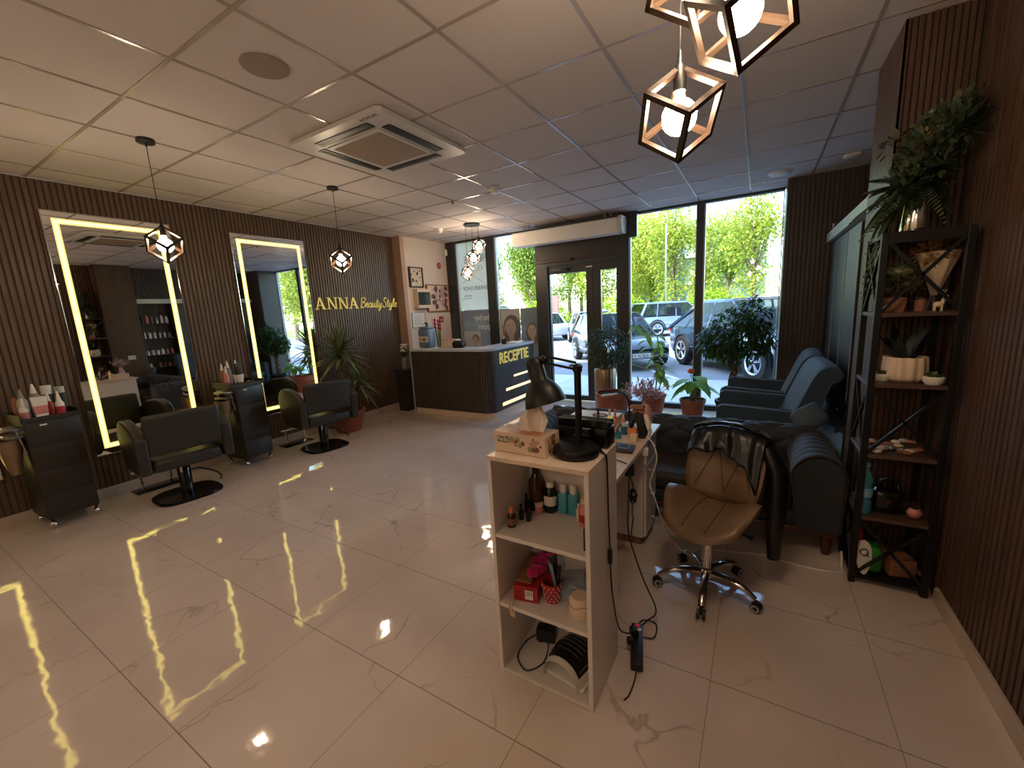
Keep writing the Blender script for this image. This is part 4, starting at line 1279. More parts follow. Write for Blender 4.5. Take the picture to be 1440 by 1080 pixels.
mb = MB(o); mb.m('velvet').box(SX0 + 0.05, SX1 - 0.05, 2.345, 3.03, 0.165, 0.25, 0.01); mb.build('seat_frame', r)
mb = MB(o); mb.m('red_wood').box(SX0 + 0.03, SX1 - 0.02, 2.335, 3.03, 0.125, 0.165, 0.008); mb.build('base_rail', r, smooth=0)
for x in (SX0 + 0.08, SX1 - 0.07):
    for y in (2.38, 2.97):
        mb = MB(o); mb.m('red_wood').tube([(x, y, 0.126), (x, y, 0.05), (x, y, 0)], [0.034, 0.028, 0.02], 10); mb.build('leg', r)
def armprofile(xc, k=18):
    P = []
    for i in range(k + 1):
        a = PI * i / k
        P.append((xc + 0.135 * math.cos(a), 0.49 + 0.145 * math.sin(a)))
    P += [(xc - 0.115, 0.40), (xc - 0.10, 0.165), (xc + 0.12, 0.165), (xc + 0.13, 0.40)]
    return P
for xc in (SX0 + 0.135, SX1 - 0.135):
    P = armprofile(xc)
    mb = MB(o); mb.m('velvet')
    nP = len(P)
    def fn(u, v, P=P):
        i = int(u * nP + 0.5) % nP
        y = 2.335 + v * 0.62
        px, pz = P[i]
        d = 0.0
        if i <= 18: d = -0.012 * (1 - abs(math.sin(PI * v * 7))) * math.sin(PI * i / 18)
        cx_, cz_ = xc, 0.49
        n = Vector((px - cx_, pz - cz_)); n = n.normalized() if n.length > 1e-6 else Vector((0, 0))
        return (px + n.x * d, y, pz + n.y * d)
    mb.grid(fn, nP, 60, cu=True)
    mb.face([(p[0], 2.335, p[1]) for p in P])
    mb.build('arm', r, smooth=50)
    mb = MB(o); mb.m('velvet').prism([(xc + (p[0] - xc) * .93, 0.165 + (p[1] - 0.165) * .965) for p in P], 'y', 2.318, 2.336); mb.build('arm_front_panel', r, smooth=50)
    mb = MB(o); mb.m('bronze').tube([(p[0], 2.322, p[1]) for p in [P[-2]] + [P[-1]] + P[:20] + [P[19]]], 0.006, 6); mb.build('nail_trim', r)
mb = MB((2.90, 3.0, 0.62)); mb.m(mat('pillow_blue', rgb(72, 86, 102), 0.7))
def pil(u, v):
    a, b = u * 2 * PI, (v - 0.5) * PI
    c = abs(math.cos(a)) ** 0.45 * (1 if math.cos(a) > 0 else -1); s = abs(math.sin(a)) ** 0.45 * (1 if math.sin(a) > 0 else -1)
    p = rot('Z', 10) @ rot('X', -28) @ rot('Y', -32) @ Vector((0.105 * c * math.cos(b), 0.042 * math.sin(b), 0.085 * s * math.cos(b)))
    return (2.90 + p.x, 3.0 + p.y, 0.70 + p.z)
mb.grid(pil, 40, 16, cu=True)
tag(mb.build('throw_pillow', smooth=60), 'light blue grey pillow lying on the back of the tufted sofa at right', 'pillow')

# ------------------------------------------------------------------ armchairs by the window (face -x)
def armchair(loc, rz, label):
    r = thing('armchair', label, 'armchair', loc, rz, 'dark blue armchairs by the window')
    mb = MB(); mb.m('velvet_blue').box(-0.40, 0.18, -0.285, 0.285, 0.30, 0.45, 0.05, 4); mb.build('seat_cushion', r)
    mb = MB(); mb.m('velvet_blue').box(-0.36, 0.26, -0.36, 0.36, 0.14, 0.30, 0.012); mb.build('base', r)
    for s in (-1, 1):
        mb = MB(); mb.m('velvet_blue').prism([(-0.40, 0.16), (-0.40, 0.625), (-0.36, 0.645), (0.18, 0.615), (0.24, 0.16)], 'y', s * 0.29, s * 0.375)
        ob = mb.build('arm', r, smooth=30); bv = ob.modifiers.new('bevel', 'BEVEL'); bv.width = 0.012; bv.segments = 2; bv.limit_method = 'ANGLE'; bv.angle_limit = 0.5
        mb = MB(); mb.m('piping')
        for e in (0.294, 0.371): mb.tube([(-0.402, s * e, 0.18), (-0.402, s * e, 0.622), (-0.36, s * e, 0.645), (0.16, s * e, 0.618)], 0.0045, 6)
        mb.build('arm_piping', r)
    key = [(0.10, 0.42), (0.17, 0.62), (0.245, 0.82), (0.30, 0.95), (0.36, 1.005), (0.44, 1.0), (0.475, 0.95), (0.45, 0.90), (0.40, 0.86), (0.33, 0.60), (0.25, 0.20)]
    K = smoothpath([(a, 0, b) for a, b in key], 5)
    def bf(u, v):
        p = K[min(int(v * (len(K) - 1) + 0.5), len(K) - 1)]
        y = -0.36 + 0.72 * u
        ch = 0.0035 * abs(math.sin(PI * u * 6)) ** 0.5 if v < 0.6 else 0.0
        bulge = -0.03 * (1 - (2 * u - 1) ** 2) if v < 0.3 else 0
        return (p.x - ch + bulge * 0.3, y, p.z + (ch if 0.3 < v < 0.6 else 0) - 0.02 * abs(2 * u - 1) ** 4)
    mb = MB(); mb.m('velvet_blue').grid(bf, 61, len(K))
    for u in (0, 1): mb.face([bf(u, i / (len(K) - 1)) for i in range(len(K))])
    mb.build('backrest', r, smooth=60)
    for x in (-0.33, 0.23):
        for y in (-0.31, 0.31):
            mb = MB(); mb.m('red_wood').tube([(x, y, 0.14), (x * 1.03, y * 1.03, 0)], [0.026, 0.016], 8); mb.build('leg', r)
    return r
armchair((2.66, 3.83, 0), math.radians(2), 'dark blue armchair with a rolled back, just behind the tufted sofa')
armchair((2.66, 4.66, 0), math.radians(-3), 'dark blue armchair nearer the window, behind the other armchair')

# ------------------------------------------------------------------ dark wardrobe in the recess and open bottle shelves
mk('wardrobe_dark', rgb(42, 41, 42), 0.4)
r = thing('wardrobe', 'low dark built-in wardrobe with silver knobs in the recess behind the armchairs', 'wardrobe', (3.33, 4.55, 0))
o = r.location
mb = MB(o); mb.m('wardrobe_dark').box(3.22, 3.46, 3.66, 5.385, 0.0, 2.12, 0.003); mb.build('carcass', r, smooth=0)
for k in range(3):
    y0 = 3.67 + k * 0.57
    mb = MB(o); mb.m('wardrobe_dark').box(3.202, 3.219, y0 + .003, y0 + .563, 0.68, 2.10, 0.002); db = mb.build('door', r, smooth=0)
    mb = MB(o); mb.m('grey_trim').box(3.198, 3.203, y0 + .004, y0 + .012, 0.69, 2.09); mb.build('edge_strip', db, smooth=0)
    for z0, z1, key in ((0.48, 0.67, 'wardrobe_dark'), (0.06, 0.475, 'print_mid')):
        mb = MB(o); mb.m(mat('drawer_grey', rgb(74, 80, 84), 0.35) if key == 'print_mid' else key).box(3.202, 3.219, y0 + .003, y0 + .563, z0, z1, 0.002); dd = mb.build('drawer', r, smooth=0)
        mb = MB(o); mb.m('chrome')
        for yy in (0.17, 0.40):
            zc = z1 - 0.09
            mb.cyl((3.202, y0 + yy, zc), (3.185, y0 + yy, zc), 0.006, seg=8).sphere((3.176, y0 + yy, zc), 0.015, 10, 8)
        mb.build('knob', dd)
mb = MB(o); mb.m(mat('daylit_trim', rgb(196, 206, 202), 0.3)).box(3.165, 3.219, 3.06, 5.38, 2.121, 2.215, 0.003); mb.build('top_trim', r, smooth=0)  # green grey cast of the window light put into the trim colour
r = thing('hair_claw', 'tan hair claw clip resting on the pale wardrobe top rail', 'hair clip', (3.19, 5.0, 2.216))
mb = MB(); mb.m('brown_lab')
for s in (-1, 1):
    mb.tube(smoothpath([(s * 0.006, -0.05, 0.03), (s * 0.016, -0.02, 0.05), (s * 0.016, 0.03, 0.05), (s * 0.006, 0.055, 0.02)], 4), 0.008, 6)
    for k in range(4): mb.tube([(s * 0.014, -0.03 + k * 0.02, 0.045), (s * 0.018, -0.03 + k * 0.02, 0.0)], [0.005, 0.003], 5)
mb.build('claw', r)
mb = MB(); mb.m('black_gloss').boxc((0, 0.0, 0.062), (0.012, 0.05, 0.02), 0, 0.004); mb.build('spring_grip', r)
r = thing('bottle_shelves', 'narrow open wall shelves of salon bottles hidden beside the pillar, seen in the mirror', 'shelf', (3.40, 3.36, 0.7))
o = r.location
for z in (0.72, 1.0, 1.36, 1.68):
    mb = MB(o); mb.m('panel_dark').box(3.27, 3.455, 3.08, 3.63, z, z + 0.02, 0.002); mb.build('shelf_board', r, smooth=0)
random.seed(12)
n_ = 0
for zi, z in enumerate((0.72, 1.0, 1.36, 1.68)):
    for k in range(6):
        y = 3.13 + k * 0.088
        hh = (0.10, 0.11, 0.13, 0.16)[zi] * random.uniform(0.85, 1.15)
        w = random.uniform(0.022, 0.032)
        key = random.choice(('label_white', 'print_mid', 'black_plastic', 'pink', 'steel', 'label_white'))
        rr = lathe_thing('shampoo_bottle', 'salon bottle in the rows on the open shelves by the pillar', 'bottle', (3.34, y, z + 0.0205),
                         [(0, 0), (w, 0), (w, hh * .8), (w * .5, hh * .9), (w * .45, hh), (0, hh)], key, 'bottles on the pillar shelves', seg=12)

mb = MB((3.12, 2.78, 1.02)); mb.m('label_white').box(3.108, 3.1195, 2.72, 2.84, 0.98, 1.06, 0.003); mb.m('print_grey')
for yy in (2.75, 2.81): mb.box(3.1075, 3.109, yy - .02, yy + .02, 1.0, 1.04, 0.001)
tag(mb.build('wall_socket', smooth=0), 'white double wall socket on the window side of the pillar', 'socket')
# ------------------------------------------------------------------ étagère
r = thing('etagere', 'tall black open shelf unit with crossed braces against the right wall', 'shelf unit', (3.205, 2.30, 0))
o = r.location
EX0, EX1, EY0, EY1, EH = 3.045, 3.365, 2.125, 2.465, 1.835
for x in (EX0, EX1 - 0.028):
    for y in (EY0, EY1 - 0.028):
        mb = MB(o); mb.m('black_matte').box(x, x + 0.028, y, y + 0.028, 0, EH, 0.002); mb.build('post', r, smooth=0)
M['shelf_wood'] = woodmat('shelf_wood', rgb(96, 74, 60), rgb(66, 50, 40), 0.4, axis=0)
LV = (0.03, 0.375, 0.72, 1.09, 1.44)
for z in LV + (EH - 0.022,):
    mb = MB(o); mb.m('shelf_wood' if z > 0.1 and z < 1.7 else 'black_matte').box(EX0 + .004, EX1 - .004, EY0 + .004, EY1 - .004, z, z + 0.02, 0.002); mb.build('shelf', r, smooth=0)
mb = MB(o); mb.m('black_matte').box(EX0 + .028, EX1 - .028, EY0, EY0 + 0.02, EH - 0.05, EH); mb.build('top_rail', r, smooth=0)
def brace(x0, x1, y0, y1, z0, z1):
    b = MB(o); b.m('black_matte')
    for sa in (0, 1):
        p0 = Vector((x0, y0, z0 if sa == 0 else z1)); p1 = Vector((x1, y1, z1 if sa == 0 else z0))
        if sa: p0 += Vector((0, 0.0, 0)); 
        b.tube([p0, p1], 0.010, 4)
    b.build('cross_brace', r, smooth=0)
for z0, z1 in ((LV[0] + .02, LV[1]), (LV[2] + .02, LV[3]), (LV[4] + .02, EH - .03)):
    brace(EX0 + .02, EX1 - .02, EY0 + .012, EY0 + .012, z0, z1)
    brace(EX0 + .012, EX0 + .012, EY0 + .02, EY1 - .02, z0, z1)

# things on the étagère
S1, S2, S3, S4, S5, ST = (z + 0.0205 for z in LV + (EH - 0.022,))
r = thing('ribbed_planter', 'ribbed cream planter with a dark snake plant on the black shelf unit', 'potted plant', (3.205, 2.25, S4))
mb = MB(); mb.m('cream').lathe([(0, 0), (0.065, 0), (0.085, 0.02), (0.088, 0.05), (0.083, 0.125), (0.077, 0.125), (0.07, 0.105), (0.0, 0.1)], seg=72, wob=lambda a: 0.045 * math.sin(12 * a)); mb.build('pot', r, smooth=60)
mb = MB(); mb.m('snake_leaf'); random.seed(2)
for k in range(17):
    a = random.uniform(0, 2 * PI); e = random.uniform(0.75, 1.35)
    mb.leaf((0.03 * math.cos(a), 0.03 * math.sin(a), 0.10), (math.cos(a) * math.cos(e), math.sin(a) * math.cos(e), math.sin(e)), random.uniform(0.12, 0.2), 0.045, n=4, fold=0.3)
mb.build('foliage', r)
def bowl(loc, label, key):
    r = thing('succulent_bowl', label, 'potted plant', loc, 0, 'little white succulent bowls')
    mb = MB(); mb.m('label_white').lathe([(0, 0), (0.028, 0), (0.04, 0.015), (0.041, 0.032), (0.034, 0.04), (0.03, 0.036), (0, 0.03)], seg=20); mb.build('bowl', r)
    mb = MB(); mb.m(key)
    for k in range(24):
        a = k * 2.4; e = 0.3 + (k % 4) * 0.3
        mb.leaf((0.012 * math.cos(a), 0.012 * math.sin(a), 0.034), (math.cos(a) * math.cos(e), math.sin(a) * math.cos(e), math.sin(e)), 0.03, 0.014, n=3)
    mb.build('succulent', r)
bowl((3.115, 2.225, S4), 'small white succulent bowl left of the ribbed planter', 'moss')
bowl((3.295, 2.165, S4), 'small white succulent bowl right of the ribbed planter at the shelf front', 'leaf_fern')
r = thing('cloud_bonsai', 'mossy green bonsai in a square wooden pot behind the upper crossed brace', 'potted plant', (3.125, 2.24, S5))
mb = MB(); mb.m('brown_lab').prism([(-0.04, 0), (0.04, 0), (0.05, 0.07), (-0.05, 0.07)], 'y', -0.045, 0.045); mb.build('pot', r, smooth=0)
mb = MB(); mb.m('bark').tube(smoothpath([(0, 0, 0.07), (0.02, 0, 0.12), (-0.01, 0, 0.16), (0.03, 0.01, 0.21)], 5), 0.008, 7); mb.build('trunk', r)
def blob(mb, c, rad, n, ln, wd, seed):
    rn = random.Random(seed)
    for k in range(n):
        z = rn.uniform(-1, 1); a = rn.uniform(0, 2 * PI); q = math.sqrt(1 - z * z)
        d = Vector((q * math.cos(a), q * math.sin(a), z)); s = rn.uniform(0.6, 1)
        p = Vector(c) + Vector((d.x * rad[0], d.y * rad[1], d.z * rad[2])) * s
        mb.leaf(p, d + Vector((rn.uniform(-.6, .6), rn.uniform(-.6, .6), rn.uniform(-.4, .6))), ln * rn.uniform(.6, 1.2), wd, n=2)
mb = MB(); mb.m('moss')
for i, (c, rd) in enumerate((((-0.03, 0, 0.11), (0.05, 0.045, 0.032)), ((0.03, 0.0, 0.195), (0.075, 0.055, 0.035)), ((0.075, 0.0, 0.13), (0.055, 0.045, 0.03)), ((-0.015, 0.01, 0.16), (0.045, 0.04, 0.025)))):
    mb.sphere(c, tuple(v * .85 for v in rd), 12, 8); blob(mb, c, rd, 260, 0.022, 0.008, i)
mb.build('foliage', r)
r = thing('figurine', 'little cream deer figurine lit on the upper shelf', 'figurine', (3.285, 2.19, S5))
mb = MB(); mb.m('cream')
mb.sphere((0, 0, 0.03), (0.02, 0.013, 0.014), 12, 8).tube([(0.012, 0, 0.035), (0.018, 0, 0.06)], [0.009, 0.006], 8).sphere((0.023, 0, 0.066), (0.011, 0.007, 0.007), 10, 6)
for x in (-0.012, 0.012):
    for y in (-0.008, 0.008): mb.tube([(x, y, 0.025), (x, y, 0)], 0.0035, 6)
for s in (-1, 1): mb.tube([(0.016, s * 0.004, 0.072), (0.012, s * 0.014, 0.088), (0.018, s * 0.022, 0.098)], 0.0022, 5)
mb.build('body', r)
r = thing('small_jar', 'small brownish jar behind the deer figurine', 'jar', (3.235, 2.24, S5))
mb = MB(); mb.m('brown_lab').lathe([(0, 0), (0.022, 0), (0.024, 0.055), (0.0, 0.056)], seg=16); mb.build('body', r)
mb = MB(); mb.m('bronze').lathe([(0, 0.056), (0.020, 0.056), (0.020, 0.068), (0, 0.068)], seg=16); mb.build('lid', r)
r = thing('dried_bouquet', 'cone shaped pale paper bouquet with golden leaves leaning at the upper shelf', 'bouquet', (3.30, 2.32, S5))
mb = MB(); mb.m('cream').lathe([(0, 0.07), (0.012, 0.07), (0.035, 0.15), (0.075, 0.27), (0.08, 0.28)], seg=28, wob=lambda a: 0.09 * math.sin(9 * a)); mb.m('bronze').cyl((0, 0, 0.0), (0, 0, 0.075), 0.03, 0.012, 12); mb.build('paper_cone', r, smooth=60)
mb = MB(); mb.m('gold_leaf'); blob(mb, (-0.02, -0.02, 0.275), (0.085, 0.06, 0.05), 240, 0.04, 0.02, 8); mb.build('golden_leaves', r)
# fern on top
r = thing('artificial_fern', 'large drooping fern arrangement in a silver vase on top of the black shelf unit', 'potted plant', (3.19, 2.28, EH + 0.001))
mb = MB(); mb.m('chrome').lathe([(0, 0), (0.05, 0), (0.056, 0.02), (0.046, 0.12), (0.044, 0.21), (0.038, 0.21), (0.0, 0.19)], seg=28); mb.build('vase', r)
mb = MB(); mb.m('leaf_fern'); random.seed(21)
def frond(mb, base, d, L, droop, w, n=22, lw=0.012):
    d = Vector(d).normalized(); s = d.cross(Vector((0, 0, 1))).normalized()
    for i in range(n):
        t = (i + 1) / n
        p = Vector(base) + d * L * t - Vector((0, 0, 1)) * droop * L * t * t
        ll = w * math.sin(PI * min(0.97, 0.15 + t * 0.85)) ** 0.7
        for sg in (-1, 1):
            mb.leaf(p, s * sg + d * 0.55 - Vector((0, 0, 0.25 + droop * t)), ll, lw, n=3)
for k in range(70):
    a = random.uniform(0, 2 * PI); e = random.uniform(-0.1, 1.25)
    L = random.uniform(0.15, 0.25)
    dx = math.cos(a) * math.cos(e)
    if dx > 0.3: L *= 0.6
    if math.sin(a) > 0.2: L *= 0.5
    frond(mb, (0, 0, 0.22), (dx, math.sin(a) * math.cos(e), math.sin(e)), L, random.uniform(0.3, 1.1), 0.075, 20, 0.015)
for k in range(7):     # long fronds hanging at the left
    frond(mb, (0, 0, 0.24), (-1, -0.25 + k * 0.08, 0.3), random.uniform(0.14, 0.19), 1.6 + 0.35 * k, 0.07)
for k in range(6):     # upright sprays leaning right
    frond(mb, (0.03, -0.02, 0.30), (0.34, -0.45, 0.55 + 0.10 * k), 0.20 + 0.018 * k, 0.15, 0.055)
blob(mb, (0.01, -0.06, 0.33), (0.10, 0.07, 0.15), 420, 0.06, 0.020, 51)
blob(mb, (0.09, -0.06, 0.44), (0.085, 0.06, 0.10), 300, 0.06, 0.020, 52)
blob(mb, (-0.05, -0.07, 0.22), (0.08, 0.05, 0.10), 200, 0.055, 0.018, 53)
for k in range(9): frond(mb, (0.05, -0.06, 0.42), (0.75, -0.25, 0.15 + 0.11 * k), 0.12 + 0.006 * k, 0.1, 0.05, 16, 0.014)
mb.build('fronds', r)
mb = MB(); mb.m('moss')
for k in range(5):
    c = Vector((-0.12 + 0.06 * k, -0.07 + 0.02 * (k % 2), 0.40 + 0.03 * k)); blob(mb, c, (0.05, 0.05, 0.05), 26, 0.035, 0.028, k)
mb.build('round_leaf_sprigs', r)
mb = MB(); mb.m('gold_leaf'); blob(mb, (-0.02, -0.12, 0.40), (0.025, 0.02, 0.025), 18, 0.024, 0.014, 4); mb.build('gold_berries', r)
# third shelf: packets, nail polish bottles and tips lying about
random.seed(31)
keys = ('label_white', 'pink', 'grey_trim', 'cream', 'brown_lab', 'steel')
lbl = 'little cosmetic packet scattered on the pale middle shelf of the black unit'
for k in range(22):
    x = random.uniform(EX0 + .05, EX1 - .06); y = random.uniform(EY0 + .03, EY1 - .06)
    mb = MB((x, y, S3)); mb.m(keys[k % 6])
    if k % 3 == 0: mb.sphere((x, y, S3 + 0.012), (0.022, 0.017, 0.012), 10, 6)
    else: mb.boxc((x, y, S3 + 0.007 + 0.001 * (k % 5)), (0.05, 0.028, 0.014), random.uniform(0, 3), 0.004)
    tag(mb.build('cosmetic_packet'), lbl, 'cosmetic packet', 'packets on the middle shelf')
# second shelf: bottle, dark bags
r = thing('water_bottle', 'turquoise plastic water bottle on a low shelf of the black unit', 'bottle', (3.085, 2.18, S2))
bm_ = M['aqua']; bm_.node_tree.nodes['Principled BSDF'].inputs['Transmission Weight'].default_value = 0.6
mb = MB(); mb.m('aqua').lathe([(0, 0), (0.03, 0), (0.036, 0.01), (0.036, 0.07), (0.032, 0.08), (0.036, 0.09), (0.036, 0.15), (0.033, 0.165), (0.036, 0.18), (0.036, 0.2), (0.016, 0.245), (0.014, 0.26), (0, 0.26)], seg=22); mb.build('body', r)
mb = MB(); mb.m('blue_plastic').lathe([(0, 0.26), (0.017, 0.26), (0.017, 0.278), (0, 0.278)], seg=16); mb.build('cap', r)
mb = MB(); mb.m(mat('bottle_label', rgb(120, 176, 196), 0.4)).lathe([(0.0366, 0.10), (0.0366, 0.148)], seg=22); mb.build('label', r)
r = thing('black_handbag', 'black handbag with a metal buckle beside the water bottle', 'bag', (3.19, 2.24, S2))
mb = MB(); mb.m('black_gloss').box(-0.065, 0.065, -0.05, 0.05, 0, 0.13, 0.03, 3); mb.build('body', r)
mb = MB(); mb.m('black_gloss').tube(smoothpath([(-0.045, -0.03, 0.12), (-0.03, -0.03, 0.19), (0.03, -0.03, 0.19), (0.045, -0.03, 0.12)], 5), 0.007, 7); mb.build('strap', r)
mb = MB(); mb.m('gold_metal').boxc((0.0, -0.053, 0.075), (0.022, 0.006, 0.022), 0.3, 0.004); mb.build('buckle', r)
mb = MB((3.30, 2.2, S2)); mb.m('pink').sphere((3.295, 2.20, S2 + 0.03), (0.03, 0.025, 0.03), 14, 8); mb.m('bronze').cyl((3.295, 2.2, S2 + .05), (3.295, 2.2, S2 + 0.066), 0.014, seg=10)
tag(mb.build('cream_pot'), 'small round pink pot at the right end of the low dark shelf', 'jar')
# bottom shelf: slippers, green bag, red cloth
r = thing('green_bag', 'crumpled green bag on the bottom shelf of the black unit', 'bag', (3.145, 2.22, S1))
mb = MB(); mb.m('green').box(-0.05, 0.05, -0.05, 0.06, 0, 0.15, 0.03, 3); mb.build('body', r)
def slipper(loc, rz, label, mtx):
    rr = thing('flip_flop', label, 'slipper', loc, rz, 'flip flops on the bottom shelf')
    b = MB(); b.m('label_white')
    P = [(0.036 * math.cos(t) * (1 + 0.22 * math.sin(t)), 0.095 * math.sin(t)) for t in [2 * PI * k / 24 for k in range(24)]]
    t_ = MB(); 
    n0 = len(b.bm.verts)
    b.prism(P, 'z', -0.006, 0.006)
    for v in b.bm.verts: v.co = mtx @ v.co
    b.build('sole', rr, smooth=30)
    b = MB(); b.m('black_plastic')
    nn = 14
    pts = [mtx @ Vector((0.018 * math.cos(2 * PI * k / nn), 0.03 + 0.018 * math.sin(2 * PI * k / nn), 0.008)) for k in range(nn)]
    b.tube(pts, 0.003, 5, closed=True); b.tube([mtx @ Vector((0.008, 0.02, 0.008)), mtx @ Vector((0.022, 0.006, 0.008))], 0.003, 5)
    b.build('printed_ring', rr)
    return rr
slipper((3.105, 2.155, S1 + 0.096), 0, 'white flip flop standing upright before the green bag', rot('Z', 15) @ rot('X', 82))
mb = MB((3.24, 2.25, S1)); mb.m('brown_lab').boxc((3.26, 2.27, S1 + 0.05), (0.12, 0.16, 0.10), 0.25, 0.01)
tag(mb.build('shoe_box'), 'brown box in the shadow of the bottom shelf', 'box')
mb = MB((3.10, 2.24, S1)); mb.m('red').sphere((3.10, 2.34, S1 + 0.10), (0.04, 0.05, 0.10), 12, 8)
tag(mb.build('red_cloth'), 'dark red cloth bundle behind the green bag on the bottom shelf', 'cloth')

# ------------------------------------------------------------------ brown swivel chair
r = thing('swivel_chair', 'brown leather swivel chair on a chrome five-star base', 'chair', (2.37, 1.72, 0), math.radians(-14))
mb = MB(); mb.m('chrome').lathe([(0, 0.42), (0.014, 0.42), (0.014, 0.30), (0.024, 0.298), (0.026, 0.14), (0.034, 0.135), (0.036, 0.085), (0.0, 0.085)], seg=20); mb.m('black_plastic').lathe([(0.027, 0.296), (0.029, 0.32), (0.016, 0.325)], seg=18)
mb.build('gas_lift', r)
for k in range(5):
    a = 2 * PI * k / 5 - PI / 2 + 0.26
    c, s = math.cos(a), math.sin(a)
    mb = MB(); mb.m('chrome').tube(smoothpath([(0.03 * c, 0.03 * s, 0.11), (0.12 * c, 0.12 * s, 0.115), (0.20 * c, 0.20 * s, 0.095), (0.245 * c, 0.245 * s, 0.065)], 4), [0.021] * 4 + [0.019] * 5 + [0.017] * 4, 10, flat=0.75)
    leg = mb.build('base_leg', r)
    mb = MB(); mb.m('black_plastic').boxc((0.25 * c, 0.25 * s, 0.045), (0.028, 0.016, 0.036), a, 0.006)
    p = Vector((0.252 * c, 0.252 * s, 0.025)); n = Vector((-s, c, 0))
    for sg in (-1, 1):
        mb.m('black_plastic').cyl(p + n * sg * 0.007, p + n * sg * 0.021, 0.025, seg=16)
        mb.m('grey_trim').lathe([(0.012, 0.0), (0.019, 0.0), (0.019, 0.002), (0.012, 0.002)], mtx=T(*(p + n * sg * 0.021)) @ n.to_track_quat('Z', 'Y').to_matrix().to_4x4() @ (Matrix.Identity(4) if sg > 0 else rot('X', 180)), seg=14)
    mb.build('caster', leg)
mb = MB(); mb.m('black_plastic').boxc((0, 0, 0.425), (0.18, 0.20, 0.03), 0, 0.01).tube([(0.07, 0, 0.42), (0.19, 0.0, 0.385), (0.22, 0, 0.38)], [0.006, 0.006, 0.014], 8); mb.build('tilt_mechanism', r)
SEGW = 33
def shell(u, v):
    """u across 0..1, v 0 front edge .. 0.52 crease .. 1 top of the back"""
    x = (u * 2 - 1)
    if v < 0.52:
        t = v / 0.52
        hw = 0.232 * (0.60 + 0.42 * math.sin(PI * min(1, t * 0.80 + 0.20)) ** 0.8) if t < 0.75 else 0.232 * (0.60 + 0.42 * math.sin(PI * 0.80) ** 0.8) * (1 - 0.10 * (t - 0.75) / 0.25)
        hw = 0.235 * (0.66 + 0.34 * math.sin(PI * (0.12 + 0.62 * t)) - 0.10 * max(0, t - 0.7) / 0.3)
        y = -0.225 + 0.42 * t + 0.085 * (1 - t) * (x * x) - 0.02 * t * x * x
        wing = abs(x) ** 2.2 * 0.115 * (0.15 + 0.85 * math.sin(PI * min(1, 0.06 + t * 0.86)))
        z = 0.432 + wing - 0.045 * (1 - t) ** 2.5
        return Vector((x * hw, y, z))
    t = (v - 0.52) / 0.48
    hw = 0.178 * (1.0 + 0.14 * math.sin(PI * t * 0.9)) * (1 - 0.40 * max(0, (t - 0.65) / 0.35) ** 2)
    y = 0.195 + 0.12 * t - 0.065 * (x * x) * math.sin(PI * (0.25 + 0.7 * t)) + 0.02
    z = 0.435 + 0.385 * t - 0.03 * (x * x) * t + 0.03 * (1 - t) * (x * x)
    return Vector((x * hw, y, z))
def thick(mb, fn, nu, nv, v0, v1, th):
    def normal(u, v):
        e = 1e-3
        a = fn(min(u + e, 1), v) - fn(max(u - e, 0), v); b = fn(u, min(v + e, v1)) - fn(u, max(v - e, v0))
        return a.cross(b).normalized()
    top = [[None] * nv for _ in range(nu)]; bot = [[None] * nv for _ in range(nu)]
    for i in range(nu):
        for j in range(nv):
            u = i / (nu - 1); v = v0 + (v1 - v0) * j / (nv - 1)
            p = fn(u, v); n = normal(u, v)
            ed = min(u, 1 - u, (v - v0) / (v1 - v0) , (v1 - v) / (v1 - v0)) * 10
            rr = math.sqrt(max(0.0, 1 - max(0.0, 1 - ed) ** 2))
            top[i][j] = mb.bm.verts.new(p + n * th * 0.5 * rr - mb.o); bot[i][j] = mb.bm.verts.new(p - n * th * 0.5 * rr - mb.o)
    def q(a, b, c, d):
        f = mb.bm.faces.new((a, b, c, d)); f.material_index = mb.ci
    for i in range(nu - 1):
        for j in range(nv - 1):
            q(top[i][j], top[i + 1][j], top[i + 1][j + 1], top[i][j + 1]); q(bot[i][j], bot[i][j + 1], bot[i + 1][j + 1], bot[i + 1][j])
    bmesh.ops.remove_doubles(mb.bm, verts=mb.bm.verts[:], dist=1e-5)
mb = MB(); mb.m('tan_leather'); thick(mb, shell, 31, 23, 0.0, 0.52, 0.05); mb.build('seat', r, smooth=60)
mb = MB(); mb.m('tan_leather'); thick(mb, shell, 31, 21, 0.52, 1.0, 0.045); mb.build('backrest', r, smooth=60)
def on_shell(pts, off=0.0235):
    out = []
    for (u, v) in pts:
        e = 1e-3
        a = shell(u + e, v) - shell(u - e, v); b = shell(u, v + e) - shell(u, v - e)
        out.append(shell(u, v) + a.cross(b).normalized() * off)
    return out
mb = MB(); mb.m('stitch')
def seam(a, b, off=0.0235): 
    mb.tube(on_shell([(a[0] + (b[0] - a[0]) * k / 10, a[1] + (b[1] - a[1]) * k / 10) for k in range(11)], off), 0.0032, 5)
for a, b in (((0.10, 0.60), (0.38, 0.90)), ((0.38, 0.90), (0.52, 0.58)), ((0.52, 0.58), (0.72, 0.86)), ((0.72, 0.86), (0.92, 0.60)), ((0.38, 0.90), (0.72, 0.86)), ((0.08, 0.86), (0.38, 0.90))):
    seam(a, b)
for a, b in (((0.32, 0.06), (0.34, 0.48)), ((0.62, 0.06), (0.60, 0.48))): seam(a, b, 0.0255)
mb.build('seam_stitching', r)
